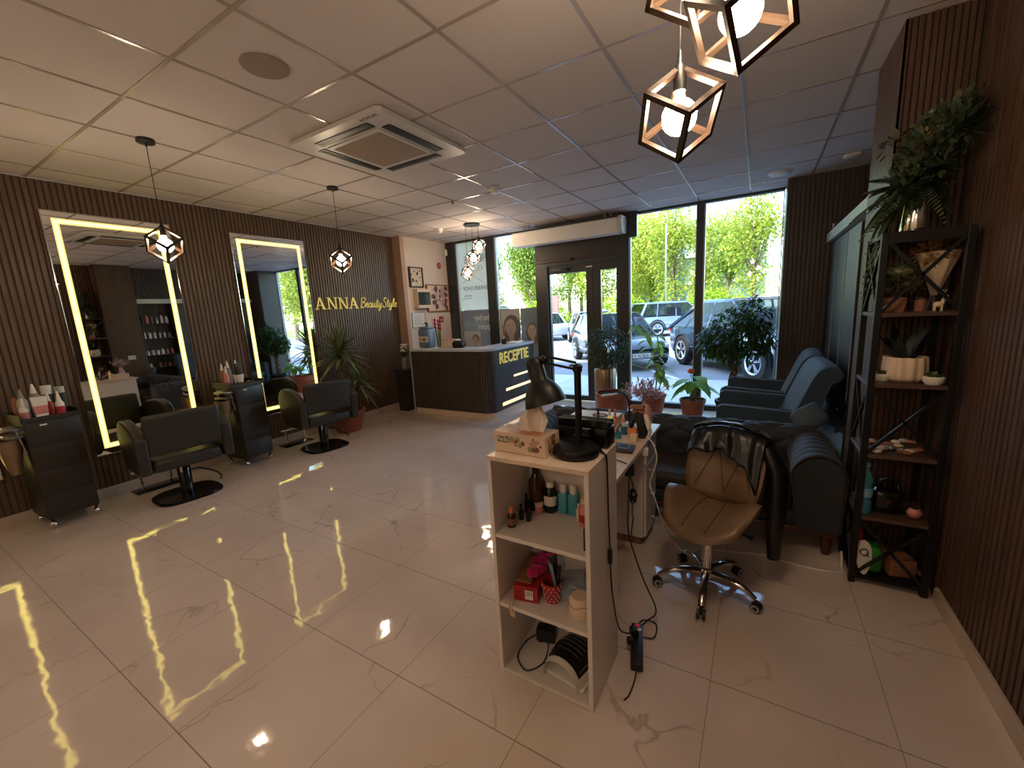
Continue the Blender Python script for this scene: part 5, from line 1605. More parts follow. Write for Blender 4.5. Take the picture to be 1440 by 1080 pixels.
# jacket hung over the back of the chair
r2 = thing('black_jacket', 'shiny black jacket draped over the back of the brown swivel chair', 'jacket', (2.37, 1.72, 0), math.radians(-14))
def drape(u, v):
    """u across, v: 0 front hem inside the back .. 0.32 top .. 1 rear hem"""
    x = u * 2 - 1
    wav = 0.012 * math.sin(u * 23) + 0.008 * math.sin(u * 41 + v * 9)
    if v < 0.32:
        t = v / 0.32
        zl = 0.735 + 0.018 * math.sin(u * 5 + 1.0) - 0.17 * max(0, x - 0.35) + 0.02 * math.sin(u * 17)
        z = zl + (0.835 - zl) * t
        y = 0.235 + 0.055 * t + wav * 0.5 - 0.035
        return Vector((x * (0.180 + 0.015 * t), y - 0.06 * x * x * (1 - t), z - 0.045 * x * x + 0.004 * math.sin(u * 31 + v * 20)))
    t = (v - 0.32) / 0.68
    if t < 0.15:
        k = t / 0.15
        return Vector((x * (0.195 + 0.01 * k), 0.255 + 0.13 * k + wav * 0.4, 0.838 + 0.022 * math.sin(PI * k) - 0.05 * x * x))
    k = (t - 0.15) / 0.85
    return Vector((x * (0.205 + 0.03 * k), 0.385 + 0.03 * math.sin(k * 2.4) + wav, 0.836 - 0.05 * x * x - 0.50 * k))
mb = MB(); mb.m('jacket'); mb.grid(drape, 41, 33); ob = mb.build('body', r2, smooth=70)
sd = ob.modifiers.new('thickness', 'SOLIDIFY'); sd.thickness = 0.012
mb = MB(); mb.m('jacket').tube(smoothpath([(0.185, 0.30, 0.77), (0.245, 0.29, 0.64), (0.255, 0.27, 0.47), (0.255, 0.26, 0.30), (0.26, 0.26, 0.17)], 5), [0.04, 0.046, 0.05, 0.053, 0.056, 0.058, 0.06, 0.06, 0.06, 0.059, 0.058, 0.056, 0.054, 0.052, 0.05, 0.048, 0.046, 0.044, 0.042, 0.042, 0.041], 12, flat=0.8)
mb.build('sleeve', r2, smooth=70)
mb = MB(); mb.m('jacket').tube(smoothpath([(-0.180, 0.33, 0.76), (-0.195, 0.33, 0.60), (-0.15, 0.31, 0.45), (-0.09, 0.30, 0.30), (-0.07, 0.28, 0.20)], 5), [0.045] * 5 + [0.06] * 8 + [0.066] * 8, 12, flat=0.8)
mb.build('sleeve', r2, smooth=70)
mb = MB(); mb.m('black_gloss').tube([drape(k / 20, 0.36) + Vector((0, 0, 0.012)) for k in range(21)], 0.012, 8); mb.m('steel').tube([drape(k / 20, 0.37) + Vector((0, 0, 0.022)) for k in range(21)], 0.003, 5); mb.build('collar', r2)

# ------------------------------------------------------------------ white shelf unit in the foreground
CX0, CX1, CY0, CY1, CH = 1.64, 2.07, 0.75, 1.078, 1.0
r = thing('shelf_unit', 'white open shelf unit in the foreground holding the black desk lamp', 'shelf unit', (1.855, 0.914, 0))
o = r.location
t = 0.018
for x in (CX0, CX1 - t):
    mb = MB(o); mb.m('laminate_white').box(x, x + t, CY0, CY1, 0, CH - t, 0.001); mb.build('side_panel', r, smooth=0)
mb = MB(o); mb.m('laminate').box(CX0, CX1, CY0, CY1, CH - t, CH, 0.001); mb.build('top_panel', r, smooth=0)
mb = MB(o); mb.m('laminate_white').box(CX0 + t, CX1 - t, CY1 - 0.012, CY1 - 0.002, 0, CH - t); mb.build('back_panel', r, smooth=0)
C1, C2, C3 = 0.665, 0.345, 0.02
for z in (C1, C2, C3):
    mb = MB(o); mb.m('laminate_white').box(CX0 + t, CX1 - t, CY0 + 0.004, CY1 - 0.012, z - t, z, 0.001); mb.build('shelf', r, smooth=0)
C1 += .0005; C2 += .0005; C3 += .0005; CT = CH + .0005

# tissue box
r = thing('tissue_box', 'printed tissue box with a tissue pulled up, left on the white shelf unit', 'tissue box', (1.76, 0.87, CT), math.radians(-4))
mb = MB(); mb.m('cream').box(-0.122, 0.122, -0.057, 0.057, 0, 0.085, 0.003)
mb.m(mat('tissue_print', rgb(206, 150, 112), 0.5)).box(-0.05, 0.121, -0.0565, 0.0565, 0.085, 0.0856)
mb.build('carton', r, smooth=0)
mb = MB(); cols = (mat('petal_wine', rgb(128, 74, 60), 0.6), mat('petal_rose', rgb(190, 146, 126), 0.6), mat('petal_sage', rgb(150, 150, 122), 0.6))
random.seed(6)
for k in range(26):
    mb.m(cols[k % 3]); x = random.choice((-.02, .01, .07, .09, -.035)) + random.uniform(-.02, .02); z = random.uniform(.025, .075); q = random.uniform(.005, .014)
    mb.face([(x + q * math.cos(2 * PI * i / 9), -0.0573 - k * 1e-5, z + q * math.sin(2 * PI * i / 9)) for i in range(9)])
mb.build('flower_print', r, smooth=0)
mb = MB()
for k in range(16):
    mb.m(cols[k % 3]); y = random.uniform(-.045, .045); z = random.uniform(.02, .07); q = random.uniform(.005, .014)
    mb.face([(0.1223 + k * 1e-5, y + q * math.cos(2 * PI * i / 9), z + q * math.sin(2 * PI * i / 9)) for i in range(9)])
mb.build('flower_print', r, smooth=0)
mb = MB(); mb.m('text_grey').box(-0.106, -0.046, -0.0578, -0.0572, 0.040, 0.066); mb.m('label_white').text('Perlla', 0.024, T(-0.104, -0.0580, 0.046) @ rot('X', 90), 0.0003)
mb.build('name_panel', r, smooth=0)
mb = MB(); mb.m('tissue')
def tis(u, v):
    a = u - 0.5
    lean = 0.03 * v
    w = (0.055 + 0.012 * math.sin(v * 3)) * (1 - 0.62 * max(0, v - 0.55) / 0.45)
    return (0.03 + a * 2 * w + lean, -0.005 + 0.016 * math.sin(a * 7 + v * 2.2) * (0.35 + v) + 0.004 * math.sin(a * 19 + v * 6) + 0.012 * v, 0.083 + 0.12 * v * (1 - 0.22 * abs(a)))
mb.grid(tis, 33, 17); mb.build('tissue', r, smooth=80)

# desk lamp with bell shade
r = thing('desk_lamp', 'black jointed desk lamp with a bell shade on the white shelf unit', 'desk lamp', (1.965, 0.90, CT))
mb = MB(); mb.m('black_matte').lathe([(0, 0), (0.086, 0), (0.090, 0.006), (0.090, 0.030), (0.085, 0.036), (0.02, 0.044), (0.0, 0.044)], seg=40); mb.build('base', r)
mb = MB(); mb.m('black_matte').tube([(0.005, 0.02, 0.04), (0.005, 0.02, 0.33)], 0.0135, 12).tube([(0.005, 0.02, 0.04), (0.005, 0.02, 0.075)], 0.022, 12); mb.build('post', r)
mb = MB(); mb.m('black_matte').sphere((0.005, 0.02, 0.335), (0.019, 0.017, 0.022), 14, 8)
mb.cyl((0.005, -0.005, 0.34), (0.005, 0.045, 0.34), 0.012, seg=12)
mb.build('upper_joint', r)
mb = MB(); mb.m('black_matte')
A = Vector((0.0, 0.02, 0.345)); B = Vector((-0.125, 0.0, 0.372))
for dz in (-0.012, 0.014): mb.tube([A + Vector((0, 0, dz)), B + Vector((0, 0, dz))], 0.0052, 7)
mb.m('steel').cyl(A.lerp(B, .14) + Vector((0, -.014, 0)), A.lerp(B, .14) + Vector((0, .014, 0)), 0.005, seg=8)
mb.build('arm', r)
mb = MB(); mb.m('black_matte').sphere(B, 0.017, 12, 8).boxc(B + Vector((-.02, 0, -.01)), (0.05, 0.02, 0.018), 0, 0.004); mb.build('shade_joint', r)
mb = MB(); mb.m('black_matte')
ax = Vector((0.28, -0.05, -0.9)).normalized()
R = T(-0.172, -0.005, 0.378) @ ax.to_track_quat('Z', 'Y').to_matrix().to_4x4()
mb.lathe([(0.0, 0.0), (0.022, 0.002), (0.031, 0.012), (0.034, 0.03), (0.034, 0.09), (0.040, 0.098), (0.058, 0.115), (0.074, 0.145), (0.082, 0.18), (0.084, 0.19), (0.081, 0.19), (0.070, 0.145), (0.036, 0.10), (0.0, 0.098)], mtx=R, seg=36)
mb.build('shade', r)
mb = MB(); mb.m('black_matte').tube(smoothpath([(0.02, 0.05, 0.03), (0.055, 0.10, 0.012), (0.085, 0.05, 0.006), (0.105, 0.03, 0.004), (0.113, 0.03, -0.03), (0.115, 0.035, -0.25), (0.118, 0.04, -0.40)], 6), 0.0034, 6)
mb.tube(smoothpath([(0.118, 0.04, -0.46), (0.120, 0.06, -0.62), (0.125, 0.14, -0.84), (0.14, 0.30, -0.98)], 6), 0.0034, 6); mb.build('cable', r)
mb = MB(); mb.m('black_matte').boxc((0.118, 0.04, -0.43), (0.018, 0.02, 0.065), 0, 0.006); mb.build('cable_switch', r)
# black case behind the lamp
r = thing('black_case', 'glossy black lidded case behind the desk lamp base', 'case', (1.955, 1.045, CT), math.radians(-2))
mb = MB(); mb.m('black_gloss').box(-0.12, 0.11, -0.045, 0.04, 0, 0.085, 0.012, 3); mb.build('body', r)
mb = MB(); mb.m('black_gloss').prism([(-0.045, 0.086), (0.04, 0.086), (0.03, 0.108), (-0.03, 0.108)], 'x', -0.115, 0.105); mb.m('steel').box(-0.02, 0.01, -0.025, -0.018, 0.108, 0.1095); mb.tube([(-0.115, -0.044, 0.088), (-0.115, -0.03, 0.109), (-0.04, -0.03, 0.1095)], 0.003, 5); mb.tube([(0.104, 0.036, 0.09), (0.104, -0.03, 0.109)], 0.003, 5); mb.build('lid', r, smooth=20)
r = thing('polish_bottle', 'little nail polish bottle with pink cap behind the tissue box', 'bottle', (1.815, 0.955, CT))
mb = MB(); mb.m('black_gloss').lathe([(0, 0), (0.016, 0), (0.017, 0.035), (0.008, 0.042), (0, 0.042)], seg=14); mb.build('body', r)
mb = MB(); mb.m('pink').lathe([(0, 0.042), (0.009, 0.042), (0.008, 0.062), (0, 0.062)], seg=12); mb.build('cap', r)

# top shelf bottles
GS = 'bottles on the upper shelf of the white unit'
lathe_thing('pump_bottle', 'tall amber pump bottle at the back left of the upper white shelf', 'bottle', (1.715, 1.02, C1), [(0, 0), (0.034, 0), (0.036, 0.01), (0.036, 0.13), (0.02, 0.16), (0.014, 0.175), (0, 0.175)], 'amber', GS,
            extra=[('pump', 'black_plastic', [(0.016, 0.172), (0.016, 0.195), (0.006, 0.2), (0.006, 0.225), (0.016, 0.228), (0.016, 0.24), (0, 0.242)])])
lathe_thing('bottle', 'black round bottle with white cap and label on the upper white shelf', 'bottle', (1.785, 1.022, C1), [(0, 0), (0.028, 0), (0.03, 0.008), (0.03, 0.09), (0.02, 0.112), (0.015, 0.118), (0, 0.118)], 'black_gloss', GS,
            extra=[('cap', 'label_white', [(0.017, 0.116), (0.017, 0.14), (0, 0.141)]), ('label', 'label_white', [(0.0304, 0.035), (0.0304, 0.08)])])
for k, x in enumerate((1.845, 1.892)):
    r = thing('teal_bottle', ('teal liquid bottle with white cap, left one of the pair', 'teal liquid bottle with white cap, right one of the pair')[k], 'bottle', (x, 1.03, C1), 0, 'teal bottles')
    mb = MB(); mb.m('teal_liquid').box(-0.022, 0.022, -0.018, 0.018, 0, 0.10, 0.008, 3); mb.build('body', r)
    mb = MB(); mb.m('label_white').lathe([(0.014, 0.10), (0.014, 0.135), (0.011, 0.14), (0, 0.14)], seg=16); mb.build('cap', r)
lathe_thing('bottle', 'red and pink bottle at the right end of the upper white shelf', 'bottle', (1.965, 0.965, C1), [(0, 0), (0.021, 0), (0.022, 0.085), (0.012, 0.1), (0, 0.1)], 'pink', GS, extra=[('cap', 'cream', [(0.012, 0.1), (0.013, 0.12), (0, 0.122)]), ('label', 'red', [(0.0225, 0.02), (0.0225, 0.055)])])
lathe_thing('bottle', 'tiny pale pink bottle beside the red and pink one', 'bottle', (1.932, 0.995, C1), [(0, 0), (0.014, 0), (0.014, 0.05), (0.007, 0.056), (0, 0.056)], 'cream', GS, extra=[('cap', 'label_white', [(0.008, 0.056), (0.008, 0.075), (0, 0.075)])])
lathe_thing('jar', 'small pink jar before the amber pump bottle', 'jar', (1.742, 0.99, C1), [(0, 0), (0.019, 0), (0.019, 0.034), (0, 0.034)], 'pink', extra=[('lid', 'cream', [(0.0195, 0.034), (0.0195, 0.044), (0, 0.044)])])
lathe_thing('dropper_bottle', 'small brown bottle with orange neck at the left edge of the upper white shelf', 'bottle', (1.692, 0.83, C1), [(0, 0), (0.018, 0), (0.018, 0.05), (0.012, 0.06), (0, 0.06)], 'amber', extra=[('cap', 'orange', [(0.010, 0.06), (0.010, 0.082), (0.007, 0.09), (0, 0.09)]), ('label', 'brown_lab', [(0.0184, 0.012), (0.0184, 0.04)])])
for k, (x, y, hh) in enumerate(((1.700, 0.90, 0.07), (1.715, 0.945, 0.075), (1.735, 0.90, 0.06), (1.69, 0.97, 0.09))):
    lathe_thing('vial', ('dark vial right behind the orange necked bottle', 'dark vial next along toward the amber pump bottle', 'dark vial standing nearest the pink jar', 'dark vial against the left side of the upper white shelf')[k], 'bottle', (x, y, C1), [(0, 0), (0.011, 0), (0.011, hh * .6), (0.005, hh * .66), (0.006, hh), (0, hh)], 'black_gloss', 'dark vials on the upper white shelf', seg=12)
mb = MB((2.035, 0.80, C1)); mb.m('black_plastic').boxc((2.038, 0.80, C1 + 0.045), (0.02, 0.03, 0.09), 0.1, 0.005)
tag(mb.build('nail_file_block'), 'black block at the front right edge of the upper white shelf', 'nail file')

# middle shelf
r = thing('red_box', 'open red carton with a barcode panel on the middle white shelf', 'box', (1.738, 0.915, C2), math.radians(10))
mb = MB(); mb.m('red').box(-0.055, 0.055, -0.115, 0.115, 0, 0.07, 0.003); mb.build('carton', r, smooth=0)
mb = MB(); mb.m('label_white').box(0.0, 0.035, -0.121, -0.1203, 0.018, 0.06); mb.m('label_dark')
for k in range(4): mb.box(0.005 + k * 0.0075, 0.0075 + k * 0.0075, -0.1216, -0.1211, 0.034, 0.055)
mb.build('barcode_label', r, smooth=0)
mb = MB(); mb.m('brown_lab').box(-0.05, 0.02, -0.10, 0.115, 0.0755, 0.085, 0.004); mb.build('open_flap', r, smooth=0)
mb = MB(); mb.m('hot_pink'); random.seed(8)
for k in range(9): mb.boxc((0.03 + random.uniform(-.02, .03), -0.06 + k * 0.02, 0.09 + random.uniform(0, .015)), (0.05, 0.04, 0.012), random.uniform(0, 3), 0.005, rx=random.uniform(-.6, .6))
mb.build('pink_wrap', r)
r = thing('polka_dot_cup', 'red and white polka dot cup holding nail files on the middle white shelf', 'cup', (1.852, 0.868, C2))
mb = MB(); mb.m('red').lathe([(0, 0), (0.032, 0), (0.044, 0.09), (0.041, 0.09), (0.03, 0.008), (0, 0.006)], seg=24)
mb.m('label_white')
for j in range(5):
    for k in range(13):
        a = 2 * PI * (k + 0.5 * (j % 2)) / 13; z = 0.012 + j * 0.016; q = 0.032 + 0.012 * z / 0.09 + 0.0006
        mb.sphere((q * math.cos(a), q * math.sin(a), z), (0.0035, 0.0035, 0.0035), 6, 4)
mb.build('cup', r)
for k in range(6):
    mb = MB(); mb.m(('steel', 'blue_plastic', 'black_plastic')[k % 3]); a = k * 1.1
    mb.boxc((0.018 * math.cos(a) + 0.02, 0.02 * math.sin(a) + 0.01, 0.105), (0.003, 0.018, 0.16), a, 0.001, ry=0.22); mb.build('nail_file', r)
r = thing('plastic_packets', 'heap of clear bluish plastic packets on the middle white shelf', 'packet', (1.935, 0.945, C2))
pk = mat('packet_film', rgb(150, 164, 176), 0.12, spec=1.0); random.seed(14)
mb = MB(); mb.m(pk)
for k in range(8): mb.boxc((random.uniform(-.03, .03), random.uniform(-.05, .05), 0.022 + k * 0.006), (0.09, 0.10, 0.009), random.uniform(0, 3), 0.004, rx=random.uniform(-.3, .3), ry=random.uniform(-.25, .25))
mb.build('packets', r); r['kind'] = 'stuff'
mb = MB((1.99, 0.835, C2)); mb.m('cream').lathe([(0, 0), (0.040, 0), (0.044, 0.01), (0.044, 0.07), (0.036, 0.08), (0.034, 0.088), (0, 0.088)], (1.99, 0.835, C2), seg=24)
mb.m('brown_lab').tube([(1.99 + 0.045 * math.cos(2 * PI * k / 24), 0.835 + 0.045 * math.sin(2 * PI * k / 24), C2 + 0.06 + 0.005 * math.sin(k)) for k in range(24)], 0.0012, 4, closed=True)
tag(mb.build('cream_jar'), 'cream coloured jar with a cord at the right of the middle white shelf', 'jar')
mb = MB((2.01, 0.99, C2)); mb.m('label_white').sphere((2.0, 0.99, C2 + 0.06), (0.035, 0.04, 0.06), 14, 10)
tag(mb.build('cotton_bag'), 'white cotton bundle behind the cream jar', 'cotton')
r = thing('bracelet', 'pale rubber bands hooked over the front edge of the middle white shelf', 'bracelet', (1.70, 0.757, C2))
mb = MB(); mb.m('cream')
for dx in (0, 0.012): mb.tube(smoothpath([(dx, 0.02, 0.003), (dx - .006, -0.002, 0.03), (dx + .002, -0.01, 0.025), (dx + 0.012, -0.012, -0.02), (dx + .02, -0.008, -0.045), (dx + .018, -0.006, -0.02), (dx + .004, 0.02, 0.003)], 5), 0.0028, 6)
mb.build('loops', r)

# bottom shelf
r = thing('power_adapter', 'black power adapter with a looped cable on the lowest white shelf', 'adapter', (1.755, 0.985, C3), 0.2)
mb = MB(); mb.m('black_plastic').box(-0.045, 0.045, -0.028, 0.028, 0, 0.062, 0.006).cyl((0.02, 0, 0.06), (0.02, 0, 0.085), 0.004, seg=6).cyl((0.0, 0, 0.06), (0.0, 0, 0.085), 0.004, seg=6); mb.build('body', r)
mb = MB(); mb.m('black_plastic').tube(smoothpath([(-0.04, -0.02, 0.03), (-0.09, -0.05, 0.006), (-0.10, -0.14, 0.004), (-0.04, -0.20, 0.004), (0.02, -0.14, 0.004), (0.02, -0.05, 0.02), (-0.03, -0.04, 0.01)], 7), 0.003, 6)
mb.tube(smoothpath([(0.02, -0.14, 0.004), (0.05, -0.14, 0.004), (0.075, -0.12, 0.004)], 5), 0.003, 6); mb.build('cable', r)
r = thing('nail_lamp', 'white nail curing lamp with a black ribbed cover on the lowest white shelf', 'nail lamp', (1.928, 0.905, C3), math.radians(-9))
def dome(u, v):
    a = PI * v; x = (u - 0.5)
    w = 0.10 * (1 - 0.25 * max(0, -x * 1.4)); hh = 0.115 * (0.62 + 0.38 * math.sin(PI * min(1, 0.25 + u * 0.75)))
    return (w * math.cos(a), -0.12 + 0.23 * u, hh * math.sin(a) ** 0.75)
mb = MB(); mb.m('white_paint').grid(dome, 14, 25); mb.face([dome(1, j / 24) for j in range(25)])
mb.box(-0.10, 0.10, -0.10, 0.11, 0, 0.012, 0.004); mb.build('housing', r, smooth=60)
mb = MB(); mb.m('black_gloss').grid(lambda u, v: tuple(Vector(dome(0.10 + u * 0.9, 0.12 + v * 0.76)) * 1.0 + Vector((0, 0, 0.003))), 12, 20)
mb.m('black_plastic')
for k in range(5): mb.tube([Vector(dome(0.30 + k * 0.11, 0.30 + j * 0.04)) + Vector((0, 0, .005)) for j in range(11)], 0.003, 5)
mb.build('black_cover', r, smooth=60)
mb = MB(); mb.m('gold_metal').tube([Vector(dome(0.14 + 0.8 * k / 14, 0.17)) + Vector((0, 0, .004)) for k in range(15)], 0.0022, 5).tube([Vector(dome(0.14 + 0.8 * k / 14, 0.83)) + Vector((0, 0, .004)) for k in range(15)], 0.0022, 5); mb.build('trim_line', r)

# ------------------------------------------------------------------ manicure desk
DX0, DX1, DY0, DY1, DH = 1.42, 2.01, 1.09, 2.30, 0.75
r = thing('manicure_desk', 'pale wood manicure desk behind the white shelf unit', 'desk', (1.72, 1.75, 0))
o = r.location
mb = MB(o); mb.m('laminate').box(DX0, DX1, DY0, DY1, DH - 0.022, DH, 0.001); mb.build('desktop', r, smooth=0)
mb = MB(o); mb.m('laminate_white').box(DX0 + .02, DX0 + .038, DY0 + .03, DY1 - .03, 0, DH - 0.023); mb.build('modesty_panel', r, smooth=0)
mb = MB(o); mb.m('laminate_white').box(1.56, 1.97, 1.985, 2.003, 0.06, DH - 0.023); mb.box(1.56, 1.97, 2.26, 2.278, 0.06, DH - 0.023); mb.box(1.56, 1.578, 2.003, 2.26, 0.06, DH - 0.023); mb.build('pedestal', r, smooth=0)
mb = MB(o); mb.m('brown_lab').box(1.58, 1.95, 2.0, 2.27, 0.0, 0.06); mb.build('plinth', r, smooth=0)
for k in range(4):
    z0 = 0.07 + k * 0.163
    mb = MB(o); mb.m('laminate_white').box(1.972, 1.988, 1.99, 2.275, z0, z0 + 0.158, 0.001); dd = mb.build('drawer', r, smooth=0)
    mb = MB(o); mb.m('chrome').cyl((1.988, 2.13, z0 + .08), (2.0, 2.13, z0 + .08), 0.005, seg=8).sphere((2.008, 2.13, z0 + .08), 0.011, 10, 8); mb.build('knob', dd)
mb = MB(o); mb.m('laminate_white').box(1.56, 1.94, 1.10, 1.118, 0.0, DH - 0.023); mb.build('side_panel', r, smooth=0)
DT = DH + .0005
r = thing('desk_organizer', 'pale wooden riser box at the far left of the manicure desk', 'organizer', (1.62, 2.10, DT))
mb = MB(); mb.m('laminate').box(-0.16, 0.16, -0.09, 0.10, 0.07, 0.085, 0.001); mb.box(-0.16, -0.145, -0.09, 0.10, 0, 0.07); mb.box(0.145, 0.16, -0.09, 0.10, 0, 0.07); mb.box(-0.145, 0.145, -0.085, -0.075, 0.0, 0.07); mb.build('riser', r, smooth=0)
mb = MB((1.62, 2.1, DT + .086)); mb.m('black_plastic').tube([(1.66 + 0.05 * math.cos(2 * PI * k / 20), 2.08 + 0.035 * math.sin(2 * PI * k / 20), DT + .090) for k in range(20)], 0.0035, 6, closed=True)
tag(mb.build('cable_loop'), 'black cable loop lying on the pale riser box', 'cable')
r = thing('led_lamp', 'small silver headed lamp on a curved black neck on the manicure desk', 'desk lamp', (1.835, 2.17, DT))
mb = MB(); mb.m('black_plastic').lathe([(0, 0), (0.04, 0), (0.04, 0.012), (0, 0.014)], seg=20); mb.build('base', r)
mb = MB(); mb.m('black_plastic').tube(smoothpath([(0, 0, 0.01), (0.0, 0, 0.10), (-0.01, 0, 0.19), (-0.05, 0, 0.235), (-0.09, 0, 0.23)], 6), 0.006, 8); mb.build('neck', r)
mb = MB(); mb.m('steel').boxc((-0.13, -0.01, 0.215), (0.12, 0.035, 0.016), 0, 0.006, ry=-0.22); mb.build('lamp_head', r)
mb = MB((1.70, 1.9, DT)); mb.m('black_plastic').cyl((1.71, 1.90, DT), (1.71, 1.90, DT + 0.012), 0.03, seg=14).cyl((1.71, 1.90, DT + .01), (1.71, 1.90, DT + 0.17), 0.006, seg=8).sphere((1.712, 1.90, DT + .175), (0.022, 0.014, 0.01), 10, 6)
tag(mb.build('phone_stand'), 'thin black stand rising behind the glossy black case', 'stand')
random.seed(44)
for k, (x, y, hh, w, key, ck, lab) in enumerate((
    (1.745, 2.02, 0.15, 0.014, 'gold', 'label_white', 'yellow bottle under the silver lamp head on the desk'),
    (1.775, 2.04, 0.15, 0.014, 'orange', 'orange', 'orange bottle next to the yellow one on the desk'),
    (1.83, 2.04, 0.12, 0.015, 'pink', 'cream', 'pink nozzle bottle on the desk near the lamp neck'),
    (1.845, 2.0, 0.075, 0.022, 'aqua', 'label_white', 'clear turquoise bottle with blue cap on the desk'),
    (1.835, 1.90, 0.055, 0.02, 'aqua', 'aqua', 'small bright turquoise jar on the desk'))):
    lathe_thing('bottle', lab, 'bottle', (x, y, DT), [(0, 0), (w, 0), (w, hh * .62), (w * .5, hh * .72), (0, hh * .72)], key, 'little bottles on the manicure desk', seg=14, extra=[('cap', ck, [(w * .55, hh * .72), (w * .45, hh), (0, hh)])])
for k in range(4):
    mb = MB((1.79, 1.95, DT)); mb.m(('brown_lab', 'steel', 'pink', 'black_plastic')[k]).tube([(1.77 + 0.012 * k, 1.88, DT + 0.006), (1.80 + 0.012 * k, 1.96, DT + 0.075)], 0.004, 6)
    tag(mb.build('nail_brush'), ('brown nail brush lying on the desk', 'silver nail brush lying on the desk', 'pink nail brush lying on the desk', 'black nail brush lying on the desk')[k], 'brush', 'nail brushes on the manicure desk')
mb = MB((1.91, 2.0, DT)); mb.m('orange').lathe([(0, -0.015), (0.03, -0.015), (0.034, 0), (0.03, 0.015), (0, 0.015)], mtx=T(1.905, 1.97, DT + 0.035) @ rot('X', 70), seg=20)
tag(mb.build('nail_drill_disc'), 'round orange disc on the desk before the black drill stand', 'disc')
mb = MB((1.93, 1.87, DT)); mb.m('cream').box(1.915, 1.96, 1.86, 1.90, DT, DT + 0.045, 0.006)
tag(mb.build('cream_box'), 'small cream box before the black drill stand on the desk', 'box')
r = thing('nail_drill_stand', 'angled black drill stand with a brown top on the manicure desk', 'stand', (1.955, 1.98, DT))
mb = MB(); mb.m('black_plastic').box(-0.035, 0.035, -0.04, 0.04, 0, 0.02, 0.004).boxc((0.0, 0.0, 0.085), (0.05, 0.045, 0.15), 0, 0.006, ry=-0.25).boxc((-0.035, -0.01, 0.11), (0.025, 0.03, 0.12), 0, 0.008, ry=0.42); mb.build('body', r)
mb = MB(); mb.m('brown_lab').boxc((-0.02, 0, 0.19), (0.085, 0.05, 0.022), 0, 0.004).boxc((-0.015, 0, 0.162), (0.07, 0.04, 0.02), 0, 0.004); mb.build('top_block', r)
mb = MB(); mb.m('label_white').tube([(0.03, -0.01, 0.145), (0.05, -0.02, 0.10), (0.055, -0.025, 0.05)], [0.012, 0.02, 0.008], 10).tube([(0.055, -0.025, 0.05), (0.05, -0.03, 0.01)], 0.004, 6); mb.build('drill_handpiece', r)
r = thing('nail_drill_unit', 'flat dark control unit lying near the desk edge', 'device', (1.925, 1.70, DT), 0.06)
mb = MB(); mb.m(mat('unit_grey', rgb(62, 66, 76), 0.3)).box(-0.06, 0.06, -0.055, 0.055, 0, 0.024, 0.007, 3); mb.build('housing', r)
mb = MB(); mb.m('black_gloss').box(-0.04, 0.03, -0.01, 0.03, 0.024, 0.0255); mb.m('label_white').box(-0.02, 0.035, -0.035, -0.032, 0.0245, 0.0255); mb.build('display', r, smooth=0)
r = thing('pink_vase', 'pink vase with dried pink flowers at the far end of the desk', 'vase', (1.925, 2.235, DT))
mb = MB(); mb.m(mat('vase_pink', rgb(196, 148, 146), 0.3)).lathe([(0, 0), (0.03, 0), (0.046, 0.03), (0.05, 0.075), (0.036, 0.125), (0.022, 0.155), (0.028, 0.175), (0.02, 0.172), (0, 0.05)], seg=24); mb.build('vase', r)
mb = MB(); mb.m('pink_dry'); random.seed(15)
for k in range(46):
    a = random.uniform(0, 2 * PI); e = random.uniform(0.35, 1.45); d = Vector((math.cos(a) * math.cos(e), math.sin(a) * math.cos(e), math.sin(e)))
    L = random.uniform(0.10, 0.19)
    mb.tube([Vector((0, 0, 0.16)), Vector((0, 0, 0.17)) + d * L], 0.0012, 3)
    for j in range(9):
        p = Vector((0, 0, 0.17)) + d * L * (0.35 + 0.075 * j)
        mb.leaf(p, d * 0.6 + Vector((random.uniform(-1, 1), random.uniform(-1, 1), random.uniform(-.6, 1))), 0.035, 0.012, n=2)
mb.build('dried_flowers', r, smooth=0)
mb = MB((1.87, 1.45, DT)); mb.m('brown_lab').tube([(1.86, 1.38, DT + .007), (1.935, 1.49, DT + .007)], [0.003, 0.007], 7)
tag(mb.build('tweezers'), 'brown tweezers lying near the corner of the desk', 'tweezers')
mb = MB((1.9, 1.6, DT)); mb.m('black_plastic').tube(smoothpath([(1.84, 1.45, DT + .003), (1.90, 1.52, DT + .003), (1.985, 1.50, DT + .004), (2.012, 1.49, DT - .03), (2.014, 1.47, DT - .2), (2.03, 1.42, 0.40), (2.10, 1.40, 0.20), (2.18, 1.36, 0.06), (2.15, 1.30, 0.03), (2.125, 1.25, 0.02)], 7), 0.0036, 6)
tag(mb.build('cable'), 'black cable dropping from the desk edge to the floor power strip', 'cable')
mb = MB((2.0, 1.62, DT)); mb.m('black_plastic').boxc((1.985, 1.60, 0.685), (0.05, 0.05, 0.08), 0.3, 0.01).boxc((1.99, 1.66, 0.50), (0.035, 0.05, 0.08), 0.5, 0.01, rx=0.5)
mb.tube(smoothpath([(1.985, 1.6, 0.65), (2.0, 1.62, 0.58), (1.99, 1.66, 0.5), (2.0, 1.60, 0.42), (1.985, 1.68, 0.36), (1.995, 1.60, 0.30), (1.99, 1.66, 0.22)], 6), 0.0035, 6)
tag(mb.build('cable_bundle'), 'tangle of black plugs and cable hanging under the desk edge', 'cable')
mb = MB((2.0, 1.9, DT)); mb.m('label_white').boxc((2.012, 1.86, 0.70), (0.035, 0.05, 0.045), 0.2, 0.008)
mb.tube(smoothpath([(1.93, 1.98, DT + .01), (2.01, 1.95, DT + .004), (2.05, 1.94, 0.70), (2.06, 1.94, 0.62), (2.03, 1.96, 0.52), (2.02, 1.95, 0.45), (2.06, 1.93, 0.36), (2.12, 1.96, 0.16), (2.22, 2.02, 0.012), (2.30, 2.1, 0.006)], 7), 0.0042, 6)
